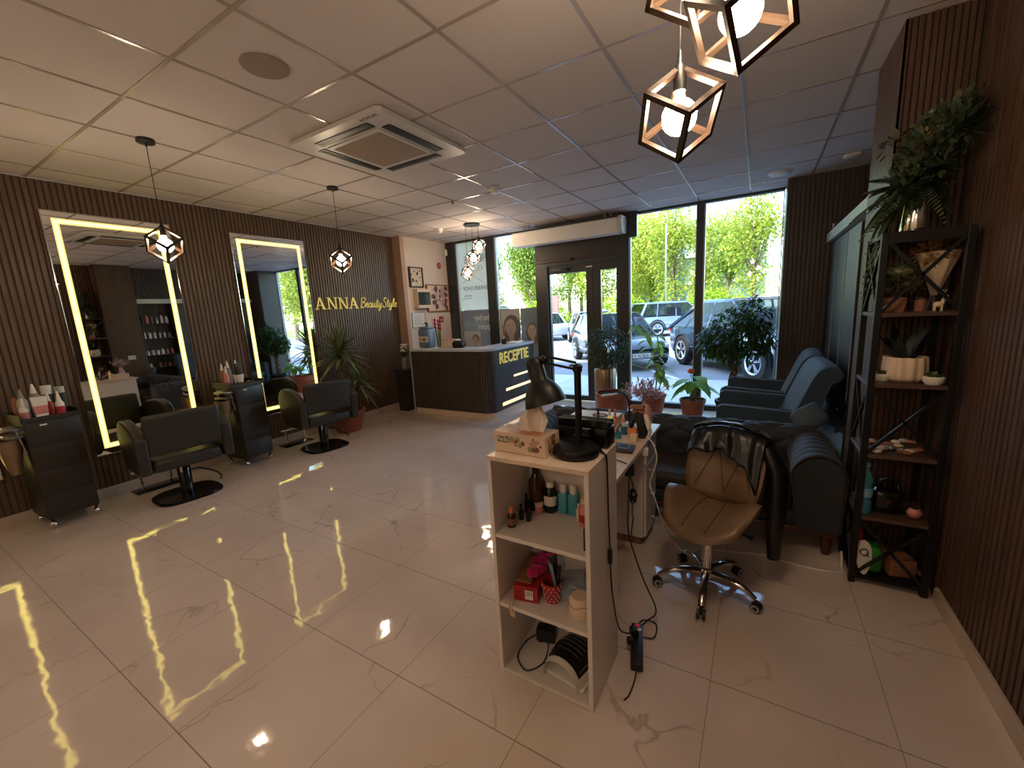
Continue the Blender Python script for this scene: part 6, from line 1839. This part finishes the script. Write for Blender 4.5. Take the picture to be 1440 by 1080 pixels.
tag(mb.build('white_cable'), 'white cable with adapter hanging beside the desk drawers', 'cable')
mb = MB((2.6, 2.1, 0)); mb.m('label_white').tube(smoothpath([(2.30, 2.1, 0.006), (2.50, 2.16, 0.006), (2.66, 2.20, 0.006), (2.80, 2.17, 0.006), (2.95, 2.17, 0.006), (3.028, 2.20, 0.006), (3.035, 2.26, 0.01), (3.035, 2.30, 0.08)], 7), 0.005, 6)
tag(mb.build('floor_cable'), 'white cable running over the floor to the sofa corner', 'cable')
r = thing('power_strip', 'black power strip with a red switch on the floor beside the white shelf unit', 'power strip', (2.135, 1.16, 0), math.radians(14))
mb = MB(); mb.m('black_plastic').box(-0.026, 0.026, -0.15, 0.10, 0, 0.038, 0.008); mb.build('body', r)
mb = MB(); mb.m('tail_red').boxc((0.0, 0.075, 0.040), (0.022, 0.018, 0.006), 0, 0.002); mb.build('switch', r)
mb = MB(); mb.m('black_plastic').boxc((-0.012, 0.02, 0.055), (0.04, 0.035, 0.04), 0.4, 0.008).boxc((-0.03, -0.03, 0.045), (0.03, 0.03, 0.03), 0.1, 0.008); mb.m('label_white').boxc((0.012, 0.01, 0.077), (0.018, 0.014, 0.003), 0.5); mb.build('plug', r)
mb = MB(); mb.m('black_plastic').tube(smoothpath([(0, 0.09, 0.02), (0.03, 0.16, 0.008), (0.09, 0.15, 0.006), (0.08, 0.06, 0.006), (0.03, 0.05, 0.006)], 6), 0.0036, 6)
mb.build('cord', r); mb = MB(); mb.m('bronze').tube(smoothpath([(0.0, -0.14, 0.015), (-0.01, -0.20, 0.005), (-0.03, -0.27, 0.004), (-0.05, -0.30, 0.004)], 6), 0.003, 6); mb.build('cord', r)

# ------------------------------------------------------------------ plants
def potprof(rt, rb, h):
    return [(0, 0), (rb * .96, 0), (rb, 0.01), (rb * 1.04, 0.025), (rt * .94, h * .80), (rt, h * .82), (rt * 1.02, h * .98), (rt * .97, h), (rt * .88, h * .98), (rt * .86, h * .88), (0, h * .88)]
def pot(r, rt, rb, h, key='terracotta'):
    mb = MB(); mb.m(key).lathe(potprof(rt, rb, h)[:-2] , seg=36); mb.build('pot', r)
    mb = MB(); mb.m('soil').lathe([(rt * .90, h * .9), (rt * .4, h * .92), (0, h * .91)], seg=24); mb.build('soil', r)

# dracaena by the slatted wall
r = thing('dracaena', 'spiky two-headed dracaena in a terracotta pot against the slatted wall', 'potted plant', (-2.44, 3.16, 0))
pot(r, 0.245, 0.165, 0.31)
def rosette(mb, c, n, L, w, seed, emin=-0.35):
    rn = random.Random(seed)
    for k in range(n):
        a = k * 2.399 + rn.uniform(-.2, .2); e = emin + (1.50 - emin) * (k / n) ** 0.9
        d = Vector((math.cos(a) * math.cos(e), math.sin(a) * math.cos(e), math.sin(e)))
        q = L * rn.uniform(0.8, 1.08)
        if d.x < -0.2: q *= max(0.35, min(1, 0.27 / (q * -d.x)))
        mb.leaf(Vector(c) + Vector((0, 0, rn.uniform(-.10, .06))), d, q, w, droop=0.30 * (1 - e / 1.6), n=5, fold=0.25)
mb = MB(); mb.m('bark').tube(smoothpath([(0.0, 0.0, 0.27), (0.01, 0.02, 0.6), (-0.03, 0.03, 0.85), (-0.02, 0.02, 1.08)], 6), [0.034] * 7 + [0.028] * 6 + [0.024] * 6, 9)
mb.tube(smoothpath([(0.05, 0.05, 0.27), (0.07, 0.13, 0.45), (0.06, 0.19, 0.60)], 6), [0.022] * 6 + [0.018] * 7, 8); mb.build('trunk', r)
mb = MB(); mb.m('leaf_palm'); rosette(mb, (-0.02, 0.02, 1.12), 100, 0.46, 0.044, 1); rosette(mb, (0.06, 0.20, 0.66), 64, 0.36, 0.038, 2, -0.5); mb.build('foliage', r)

# weeping fig by the right window
def leafball(mb, c, rad, n, ln, wd, seed, inner=0.35, droop=0.5):
    rn = random.Random(seed)
    for k in range(n):
        z = rn.uniform(-1, 1); a = rn.uniform(0, 2 * PI); q = math.sqrt(1 - z * z)
        d = Vector((q * math.cos(a), q * math.sin(a), z)); s = inner + (1 - inner) * rn.random() ** 0.5
        p = Vector(c) + Vector((d.x * rad[0], d.y * rad[1], d.z * rad[2])) * s
        dd = d * 0.5 + Vector((rn.uniform(-.8, .8), rn.uniform(-.8, .8), rn.uniform(-1.1, .5)))
        mb.leaf(p, dd, ln * rn.uniform(.7, 1.25), wd * rn.uniform(.8, 1.2), droop=droop * rn.random(), n=3, fold=0.15)
r = thing('weeping_fig', 'bushy weeping fig tree with a braided trunk before the right window', 'potted plant', (2.31, 5.30, 0))
pot(r, 0.20, 0.15, 0.30, 'black_matte')
mb = MB(); mb.m('bark')
for k in range(3):
    mb.tube([(0.034 * math.cos(t * 0.9 + k * 2.094), 0.034 * math.sin(t * 0.9 + k * 2.094), 0.26 + t * 0.056) for t in range(14)], 0.017, 7)
for k in range(12):
    a = k * 2.4; mb.tube(smoothpath([(0, 0, 0.95), (0.10 * math.cos(a), 0.10 * math.sin(a), 1.1), (0.28 * math.cos(a), 0.28 * math.sin(a), 1.16 + 0.05 * (k % 4))], 4), [0.010] * 4 + [0.006] * 5, 5)
mb.build('trunk', r)
mb = MB(); mb.m('leaf_ficus')
leafball(mb, (0.0, 0.0, 1.12), (0.38, 0.32, 0.34), 950, 0.075, 0.036, 11)
leafball(mb, (0.18, -0.05, 1.35), (0.22, 0.2, 0.22), 260, 0.075, 0.036, 12); leafball(mb, (-0.20, 0.05, 1.05), (0.25, 0.22, 0.20), 380, 0.075, 0.036, 13)
leafball(mb, (0.28, -0.18, 1.12), (0.14, 0.16, 0.22), 200, 0.075, 0.036, 14)
mb.build('foliage', r)
# round bush in a ribbed planter by the door
r = thing('round_bush', 'round dark olive bush in a ribbed bronze planter before the glass door', 'potted plant', (0.60, 5.44, 0))
mb = MB(); mb.m(mat('ribbed_metal', rgb(150, 128, 108), 0.3, metal=0.6)).lathe([(0, 0), (0.13, 0), (0.15, 0.02), (0.155, 0.62), (0.145, 0.64), (0.135, 0.62), (0.13, 0.56), (0, 0.55)], seg=96, wob=lambda a: 0.022 * math.sin(24 * a)); mb.build('planter', r, smooth=70)
mb = MB(); mb.m('bark').tube([(0, 0, 0.55), (0.01, 0, 0.75), (0.03, 0, 0.95)], 0.016, 8); mb.build('trunk', r)
mb = MB(); mb.m('leaf_bush'); leafball(mb, (0.03, 0.0, 0.97), (0.33, 0.28, 0.31), 1900, 0.055, 0.022, 21, 0.3, 0.2); mb.build('foliage', r)
# terracotta trough pot with a sprig
r = thing('terracotta_pot', 'wide terracotta pot with a small yellow sprig before the glass door', 'potted plant', (0.84, 5.04, 0))
pot(r, 0.24, 0.17, 0.37)
mb = MB(); mb.m('leaf_tall'); random.seed(17)
for k in range(26):
    a = random.uniform(-0.6, 0.9); e = random.uniform(0.1, 1.2); mb.leaf((0.06, 0, 0.33), (math.cos(a) * math.cos(e), math.sin(a) * math.cos(e), math.sin(e)), random.uniform(0.12, 0.28), 0.02, droop=0.3, n=3)
mb.build('sprig', r)
# tall leafy plant
r = thing('rubber_sapling', 'tall leggy light green plant in a terracotta pot at the window post', 'potted plant', (1.30, 5.50, 0))
pot(r, 0.165, 0.12, 0.28)
mb = MB(); mb.m('stem_green'); random.seed(18)
stems = ([(0.02, 0, 0.24), (0.03, 0, 0.6), (-0.04, 0, 0.95), (-0.16, 0.0, 1.2), (-0.22, 0, 1.27)], [(0, 0, 0.24), (0.05, 0.02, 0.55), (0.07, 0, 0.85), (0.04, 0, 1.1)], [(0.02, 0, 0.24), (0.10, 0, 0.45), (0.14, -0.02, 0.66)])
LS = []
for st in stems:
    S_ = smoothpath(st, 6); mb.tube(S_, 0.008, 6); LS.append(S_)
mb.build('stem', r)
mb = MB(); mb.m('leaf_tall')
for S_ in LS:
    for i, p in enumerate(S_):
        if p.z < 0.5 or i % 2: continue
        for q in range(2):
            a = i * 1.9 + q * 2.6; mb.leaf(p, (math.cos(a), 0.7 * math.sin(a), random.uniform(-0.5, 0.3)), random.uniform(0.14, 0.21), 0.085, droop=0.5, n=4, fold=0.2)
mb.build('foliage', r)
# anthurium
r = thing('anthurium', 'big leaved anthurium with a red flower in a terracotta pot by the window', 'potted plant', (1.83, 5.40, 0))
pot(r, 0.165, 0.12, 0.26)
mb = MB(); mb.m('stem_green'); tips = []
random.seed(19)
for k in range(13):
    a = k * 2.4 + 0.4; q = random.uniform(0.06, 0.17); z = random.uniform(0.40, 0.58)
    p = Vector((q * math.cos(a), q * math.sin(a) * .8, z)); mb.tube([(0.02 * math.cos(a), 0.02 * math.sin(a), 0.23), p * 0.5 + Vector((0, 0, 0.16)), p], 0.005, 6); tips.append((p, a))
mb.tube([(0, 0, 0.23), (-0.01, -0.05, 0.45), (-0.02, -0.06, 0.64)], 0.005, 6); mb.build('stem', r)
mb = MB(); mb.m('leaf_lime')
for p, a in tips: mb.leaf(p, (math.cos(a), math.sin(a) * .8, random.uniform(-0.7, 0.1)), random.uniform(0.20, 0.28), 0.155, droop=0.4, n=5, fold=0.12)
mb.build('foliage', r)
mb = MB(); mb.m(mat('anthurium_red', rgb(226, 96, 72), 0.35)).sphere((-0.02, -0.07, 0.65), (0.045, 0.02, 0.035), 14, 8); mb.build('flower', r)



# ------------------------------------------------------------------ cars outside
def car(name, label, center, ang, L, W, Hc, paint, hatch=True, plate=None, group='cars parked outside', gz=-0.1, slope=0.17):
    r = thing(name, label, 'car', (center[0], center[1], gz), ang, group)
    hl, hw = L / 2, W / 2
    bl = Hc * 0.56        # belt line
    xf = hl; xr = -hl
    # lower body: stations along x (nose to the +x end)
    st = [(-1.0, 0.30, 0.52, 0.80), (-0.975, 0.22, 0.60, 0.90), (-0.90, 0.18, bl / Hc * .98 if False else 0.57, 0.97), (-0.6, 0.16, 0.575, 1.0), (-0.2, 0.16, 0.57, 1.0), (0.2, 0.16, 0.56, 1.0), (0.45, 0.16, 0.555, 1.0), (0.75, 0.17, 0.51, 0.97), (0.92, 0.20, 0.44, 0.90), (0.985, 0.24, 0.37, 0.80), (1.0, 0.28, 0.33, 0.74)]
    mb = MB(); mb.m(paint)
    rings = []
    for (t, zb, zt, ww) in st:
        x = t * hl; w = hw * ww
        rings.append([(x, -w * .93, zb * Hc), (x, -w, (zb + 0.10) * Hc), (x, -w, (zb * .35 + zt * .65) * Hc), (x, -w * .95, zt * Hc), (x, 0, (zt + 0.012) * Hc), (x, w * .95, zt * Hc), (x, w, (zb * .35 + zt * .65) * Hc), (x, w, (zb + 0.10) * Hc), (x, w * .93, zb * Hc), (x, 0, zb * Hc)])
    V = [[mb.bm.verts.new(Vector(p)) for p in ring] for ring in rings]
    for A, B in zip(V, V[1:]):
        for k in range(len(A)):
            f = mb.bm.faces.new((A[k], A[(k + 1) % len(A)], B[(k + 1) % len(A)], B[k])); f.material_index = mb.ci
    mb.bm.faces.new(V[0]); mb.bm.faces.new(V[-1])
    mb.build('body', r, smooth=45)
    # cabin: glass band and roof
    rear = -0.96 if hatch else -0.62
    zg0, zg1 = 0.555 * Hc, 0.955 * Hc
    bot = [(rear * hl, hw * .90), (rear * hl * .98, hw * .93), (0.0, hw * .94), (0.47 * hl, hw * .90), (0.52 * hl, hw * .80)]
    top = [((rear + slope) * hl, hw * .68), ((rear + slope + .03) * hl, hw * .72), (0.0, hw * .76), (0.12 * hl, hw * .74), (0.16 * hl, hw * .68)]
    mb = MB(); mb.m('glass_side')
    def loop(P, z): return [(x, -y, z) for x, y in P] + [(x, y, z) for x, y in reversed(P)]
    A = loop(bot, zg0); B = loop(top, zg1)
    for k in range(len(A)):
        mb.face([A[k], A[(k + 1) % len(A)], B[(k + 1) % len(A)], B[k]])
    mb.build('windows', r, smooth=20)
    mb = MB(); mb.m('black_matte').box(rear * hl * 0.7, 0.3 * hl, -hw * .7, hw * .7, 0.5 * Hc, 0.60 * Hc, 0.05); mb.box(-0.05 * hl, 0.05 * hl, -hw * .55, -hw * .1, .6 * Hc, .82 * Hc, .04); mb.box(-0.05 * hl, 0.05 * hl, hw * .1, hw * .55, .6 * Hc, .82 * Hc, .04); mb.build('seats', r)
    mb = MB(); mb.m(paint)
    T2 = loop([(x, y * .96) for x, y in top], zg1 + 0.018 * Hc); Bt = loop([(x, y * 1.02) for x, y in top], zg1 - 0.012 * Hc)
    for k in range(len(T2)): mb.face([Bt[k], Bt[(k + 1) % len(T2)], T2[(k + 1) % len(T2)], T2[k]])
    mb.face([(x * .98, y * .96, z + 0.012 * Hc) for x, y, z in T2])
    for k in range(len(T2)): mb.face([T2[k], T2[(k + 1) % len(T2)], (T2[(k + 1) % len(T2)][0] * .98, T2[(k + 1) % len(T2)][1] * .96, T2[0][2] + .012 * Hc), (T2[k][0] * .98, T2[k][1] * .96, T2[0][2] + .012 * Hc)])
    for s in (-1, 1):
        for (bx, tx, w_) in ((bot[0][0], top[0][0], .10), (-0.16 * hl, -0.13 * hl, .05), (0.50 * hl, 0.145 * hl, .05), (rear * hl * .62, (rear * .62 + .06 + max(0, slope - .4)) * hl, .05)):
            yb, yt = s * hw * .925, s * hw * .735
            mb.tube([(bx, yb, zg0), (tx, yt, zg1)], w_ * .5, 4)
    mb.build('roof', r, smooth=30)
    R_ = Hc * 0.225
    for x in (-0.60 * hl, 0.62 * hl):
        for s in (-1, 1):
            y = s * hw * 0.93
            mb = MB(); mb.m('tyre').lathe([(R_ * .62, -0.10), (R_ * .95, -0.10), (R_, -0.07), (R_, 0.07), (R_ * .95, 0.10), (R_ * .62, 0.10)], mtx=T(x, y, R_) @ rot('X', 90), seg=28)
            w = mb.build('wheel', r)
            mb = MB(); mb.m('tyre').cyl((x, s * (hw * .93 + .05), R_), (x, s * (hw * .93 + .06), R_), R_ * .63, seg=24); mb.m('rim')
            mb.lathe([(R_ * .56, 0.0), (R_ * .66, 0.01), (R_ * .66, -0.02)], mtx=T(x, s * (hw * .93 + .095), R_) @ rot('X', -90 * s), seg=28)
            for k in range(5):
                a = 2 * PI * k / 5 + 0.3
                for da in (-.12, .12):
                    mb.tube([(x + .04 * math.cos(a), s * (hw * .93 + .09), R_ + .04 * math.sin(a)), (x + R_ * .6 * math.cos(a + da), s * (hw * .93 + .095), R_ + R_ * .6 * math.sin(a + da))], 0.018, 5)
            mb.build('rim', w)
            mb = MB(); mb.m('black_matte')
            n = 18
            mb.tube([(x + R_ * 1.13 * math.cos(PI * k / n - .15 + .3 * k / n), s * hw * 0.985, R_ + R_ * 1.13 * math.sin(PI * k / n - .15 + .3 * k / n)) for k in range(n + 1)], 0.035, 5); mb.build('wheel_arch', r)
    for s in (-1, 1):
        mb = MB(); mb.m('lamp_clear').boxc((0.90 * hl, s * hw * .70, 0.40 * Hc), (0.22, 0.32, 0.13), -s * 0.5, 0.04); mb.build('headlight', r)
        mb = MB(); mb.m('tail_red').boxc((-0.955 * hl, s * hw * .74, 0.53 * Hc), (0.22, 0.34, 0.13), s * 0.35, 0.04); mb.build('tail_light', r)
        mb = MB(); mb.m(paint).boxc((0.38 * hl, s * (hw + .06), 0.62 * Hc), (0.13, 0.16, 0.11), 0, 0.035); mb.build('wing_mirror', r)
        mb = MB(); mb.m('black_matte').box(-0.45 * hl, 0.48 * hl, s * hw * .98, s * hw * 1.005, 0.20 * Hc, 0.245 * Hc, 0.01); mb.m('rim').box(-0.42 * hl, 0.45 * hl, s * hw * 1.0, s * hw * 1.008, 0.295 * Hc, 0.308 * Hc); mb.build('side_trim', r, smooth=0)
    mb = MB(); mb.m('black_matte').boxc((0.985 * hl, 0, 0.30 * Hc), (0.06, W * .5, 0.16), 0, 0.02).lathe([(0.03, 0), (0.06, 0.01), (0.03, 0.02)], mtx=T(0.99 * hl + .02, 0, 0.385 * Hc) @ rot('Y', 90), seg=16); mb.build('grille', r)
    for sgn, x in ((1, 1.0 * hl + .018), (-1, -1.0 * hl - .005)):
        mb = MB(); mb.m('label_white').box(x, x + sgn * .012, -0.26, 0.26, 0.235 * Hc if sgn > 0 else .40 * Hc, 0.235 * Hc + .11 if sgn > 0 else .40 * Hc + .11)
        if plate and sgn > 0:
            mb.m('label_dark').text(plate, 0.10, T(x + .0135, -0.235, 0.235 * Hc + .018) @ Matrix(((0, 0, 1, 0), (1, 0, 0, 0), (0, 1, 0, 0), (0, 0, 0, 1))), 0.0005, 'LEFT', 0.95)
        mb.build('number_plate', r, smooth=0)
    return r
HD = math.atan2(-0.81, 0.59)
def at_wheel(px, py, L, W, Hc):
    """car whose right rear wheel touches the ground at px,py, heading HD"""
    h = Vector((math.cos(HD), math.sin(HD))); lf = Vector((-h.y, h.x))
    c = Vector((px, py)) + h * (0.60 * L / 2) + lf * (W / 2 * .93 + .1)
    return (c.x, c.y)
car('parked_car', 'dark grey hatchback facing the shop, seen through the glass door', at_wheel(-2.55, 12.0, 4.1, 1.72, 1.46), HD, 4.1, 1.72, 1.46, 'car_dark', True, 'B 96 LKA' if False else 'IF 96 BLK')
car('parked_car', 'large dark blue SUV close outside the right windows', at_wheel(0.78, 11.3, 4.75, 1.92, 1.70), HD, 4.75, 1.92, 1.70, 'car_blue', slope=0.55)
car('parked_car', 'grey blue SUV with red tail light beyond the large dark SUV', (-1.25, 22.3), math.radians(40), 4.7, 1.9, 1.72, 'car_grey')
car('parked_car', 'white van roof showing above the poster of the woman', (-13.1, 21.6), math.radians(175), 4.9, 1.9, 2.05, 'car_white')
car('parked_car', 'silver saloon roof showing above the dark hatchback', (-3.9, 17.5), math.radians(-60), 4.5, 1.8, 1.48, 'car_silver', False)
car('parked_car', 'white car at the left edge of the door glass', (-8.0, 20.3), math.radians(150), 4.4, 1.8, 1.45, 'car_white', False)
car('parked_car', 'dark car tucked behind the dark blue SUV at far right', (6.3, 13.2), HD, 4.5, 1.8, 1.5, 'car_dark')

# ------------------------------------------------------------------ trees, hedge, houses
def treemesh(seed, Ht, rad, n, dark):
    rn = random.Random(seed)
    mb = MB(); mb.m('leaf_tree_dark' if dark else 'leaf_tree')
    blobs = []
    for k in range(14):
        a = rn.uniform(0, 2 * PI); q = rn.uniform(0, rad * .55); z = Ht * rn.uniform(0.24, 0.86)
        blobs.append((Vector((q * math.cos(a), q * math.sin(a), z)), rad * rn.uniform(.40, .58)))
    for k in range(n):
        c, br = blobs[k % len(blobs)]
        z = rn.uniform(-1, 1); a = rn.uniform(0, 2 * PI); q = math.sqrt(1 - z * z); s = rn.random() ** 0.4
        p = c + Vector((q * math.cos(a), q * math.sin(a), z)) * br * s
        mb.leaf(p, (rn.uniform(-1, 1), rn.uniform(-1, 1), rn.uniform(-1, .6)), rn.uniform(.15, .27), rn.uniform(.10, .16), n=2)
    fol = mb
    tb = MB(); tb.m('tree_bark').tube(smoothpath([(0, 0, 0), (0.05, 0.02, Ht * .2), (-0.08, 0.05, Ht * .45), (0.05, 0, Ht * .75)], 4), [.16] * 4 + [.12] * 4 + [.07] * 5, 8)
    for c, br in blobs: tb.tube(smoothpath([(0, 0, Ht * .28), (c.x * .45, c.y * .45, (Ht * .28 + c.z) / 2), tuple(c)], 4), [.07] * 4 + [.035] * 5, 5)
    return fol, tb
def tree(name, label, loc, seed, Ht, rad, n, dark, group='trees across the car park'):
    r = thing(name, label, 'tree', loc, 0, group)
    f, t = treemesh(seed, Ht, rad, n, dark)
    t.build('trunk', r); f.build('foliage', r, smooth=0)
    return r
protos = [tree('street_tree', 'yellow green tree behind the glass door, front row left of the handle', (-7.6, 28.7, -.1), 1, 8.6, 2.5, 8500, False),
          tree('street_tree', 'deeper green tree over the window posters, front row', (-12.9, 28.7, -.1), 2, 9.4, 2.5, 8500, True),
          tree('street_tree', 'airy tree just right of the door post, front row', (-2.3, 28.7, -.1), 3, 8.8, 2.4, 5200, False)]
spec = [(2, (2.2, 28.7), 1.0, 'airy tree filling the rightmost window pane, front row'), (0, (-18.2, 28.7), 1.0, 'yellow green tree at the left end of the front row'),
        (1, (0.5, 34.2), 0.95, 'deeper green tree behind the window mullion, second row'), (0, (-4.9, 34.2), 1.05, 'yellow green tree behind the right door post, second row'),
        (1, (-10.3, 34.2), 1.05, 'deeper green tree behind the left door leaf, second row'), (0, (-15.7, 34.2), 1.05, 'yellow green tree behind the window posters, second row'),
        (1, (-21.1, 34.2), 1.0, 'deeper green tree at the left end of the second row'), (0, (-7.4, 39.9), 1.2, 'tall yellow green tree behind the door, third row'),
        (1, (-13.0, 39.9), 1.2, 'tall deeper green tree left of the door, third row'), (0, (-18.9, 39.9), 1.1, 'tall yellow green tree over the posters, third row'),
        (1, (-24.5, 39.9), 1.1, 'tall deeper green tree at the left end, third row'),
        (0, (-1.4, 41.0), 1.15, 'tall yellow green tree low between the right panes, third row'), (1, (-16.4, 45.0), 1.4, 'tallest deeper green tree behind all rows over the posters'), (1, (-8.2, 46.0), 1.4, 'tallest deeper green tree behind all rows beyond the door'), (0, (15.5, 15.5), 1.0, 'yellow green tree far to the right, seen only in the farther mirror'), (1, (21.5, 19.5), 1.0, 'deeper green tree far to the right, seen only in the farther mirror'), (0, (28, 22), 1.05, 'farthest right tree, seen only in the farther mirror')]
for i, (k, (x, y), s, lb) in enumerate(spec): dup(protos[k], (x, y, -.1), i * 1.3, lb, None, s)
def bush(loc, rad, n, seed, label, key='leaf_hedge'):
    r = thing('hedge_bush', label, 'bush', loc, 0, 'bushes behind the parked cars')
    rn = random.Random(seed); mb = MB(); mb.m(key)
    for k in range(n):
        z = rn.uniform(0, 1); a = rn.uniform(0, 2 * PI); q = math.sqrt(1 - z * z); s = rn.random() ** .3
        p = Vector((q * math.cos(a) * rad[0], q * math.sin(a) * rad[1], z * rad[2])) * s
        mb.leaf(p, (rn.uniform(-1, 1), rn.uniform(-1, 1), rn.uniform(-.6, 1)), .18, .11, n=2)
    mb.build('foliage', r, smooth=0)
    mb = MB(); mb.m('tree_bark')
    for k in range(4): mb.tube([(0, 0, 0), (rad[0] * .5 * math.cos(k * 1.6), rad[1] * .5 * math.sin(k * 1.6), rad[2] * .7)], .03, 5)
    mb.build('stem', r)
    return r
b0 = bush((-4.9, 25.4, -.1), (2.4, 0.85, 2.3), 4600, 5, 'bright yellow green bush behind the door post and grey blue SUV')
dup(b0, (0.4, 25.6, -.1), PI, 'bright bush at the window mullion behind the SUV roof', None, None)
dup(b0, (5.7, 25.4, -.1), 0, 'bright bush at the right edge behind the dark blue SUV', None, None)
dup(b0, (-10.2, 25.4, -.1), PI, 'bright bush under the trees behind the door glass', None, None)
dup(b0, (-15.5, 25.4, -.1), 0, 'bright bush under the trees over the window posters', None, None)
r = thing('apartment_block', 'white apartment block far behind the bushes, seen in the right pane', 'building', (-5.0, 52, -.1))
mb = MB(); mb.m('far_wall').box(-7, 8, 0, 8, 0, 9.2); mb.build('wall', r, smooth=0)
mb = MB(); mb.m('sign_brown').box(-7.3, 8.3, -.4, 8.4, 9.2, 9.7); mb.build('roof', r, smooth=0)
for fl_ in range(3):
    for k in range(6):
        mb = MB(); mb.m('far_window').box(-6.2 + k * 2.4, -4.8 + k * 2.4, -0.05, 0.02, 1.0 + fl_ * 2.9, 2.6 + fl_ * 2.9); mb.build('window', r, smooth=0)
for fl_ in range(2):
    mb = MB(); mb.m('far_wall').box(-6.8, 7.8, -1.2, -0.06, 3.5 + fl_ * 2.9, 4.0 + fl_ * 2.9); mb.build('balcony', r, smooth=0)
r = thing('notice_board', 'brown board on a post among the trees behind the glass door', 'board', (-8.9, 23.6, -.1))
mb = MB(); mb.m('sign_brown').box(-0.65, 0.65, -0.05, 0.05, 1.35, 2.45, 0.02); mb.build('board', r, smooth=0)
mb = MB(); mb.m('tree_bark').cyl((-0.5, 0, 0), (-0.5, 0, 1.36), 0.05, seg=8).cyl((0.5, 0, 0), (0.5, 0, 1.36), 0.05, seg=8); mb.build('post', r)
mb = MB((-2.25, 25.5, -.1)); mb.m('steel').cyl((-2.25, 25.5, -.1), (-2.25, 25.5, 6.0), 0.045, seg=8)
tag(mb.build('lamp_post'), 'thin grey pole behind the grey blue SUV', 'pole')
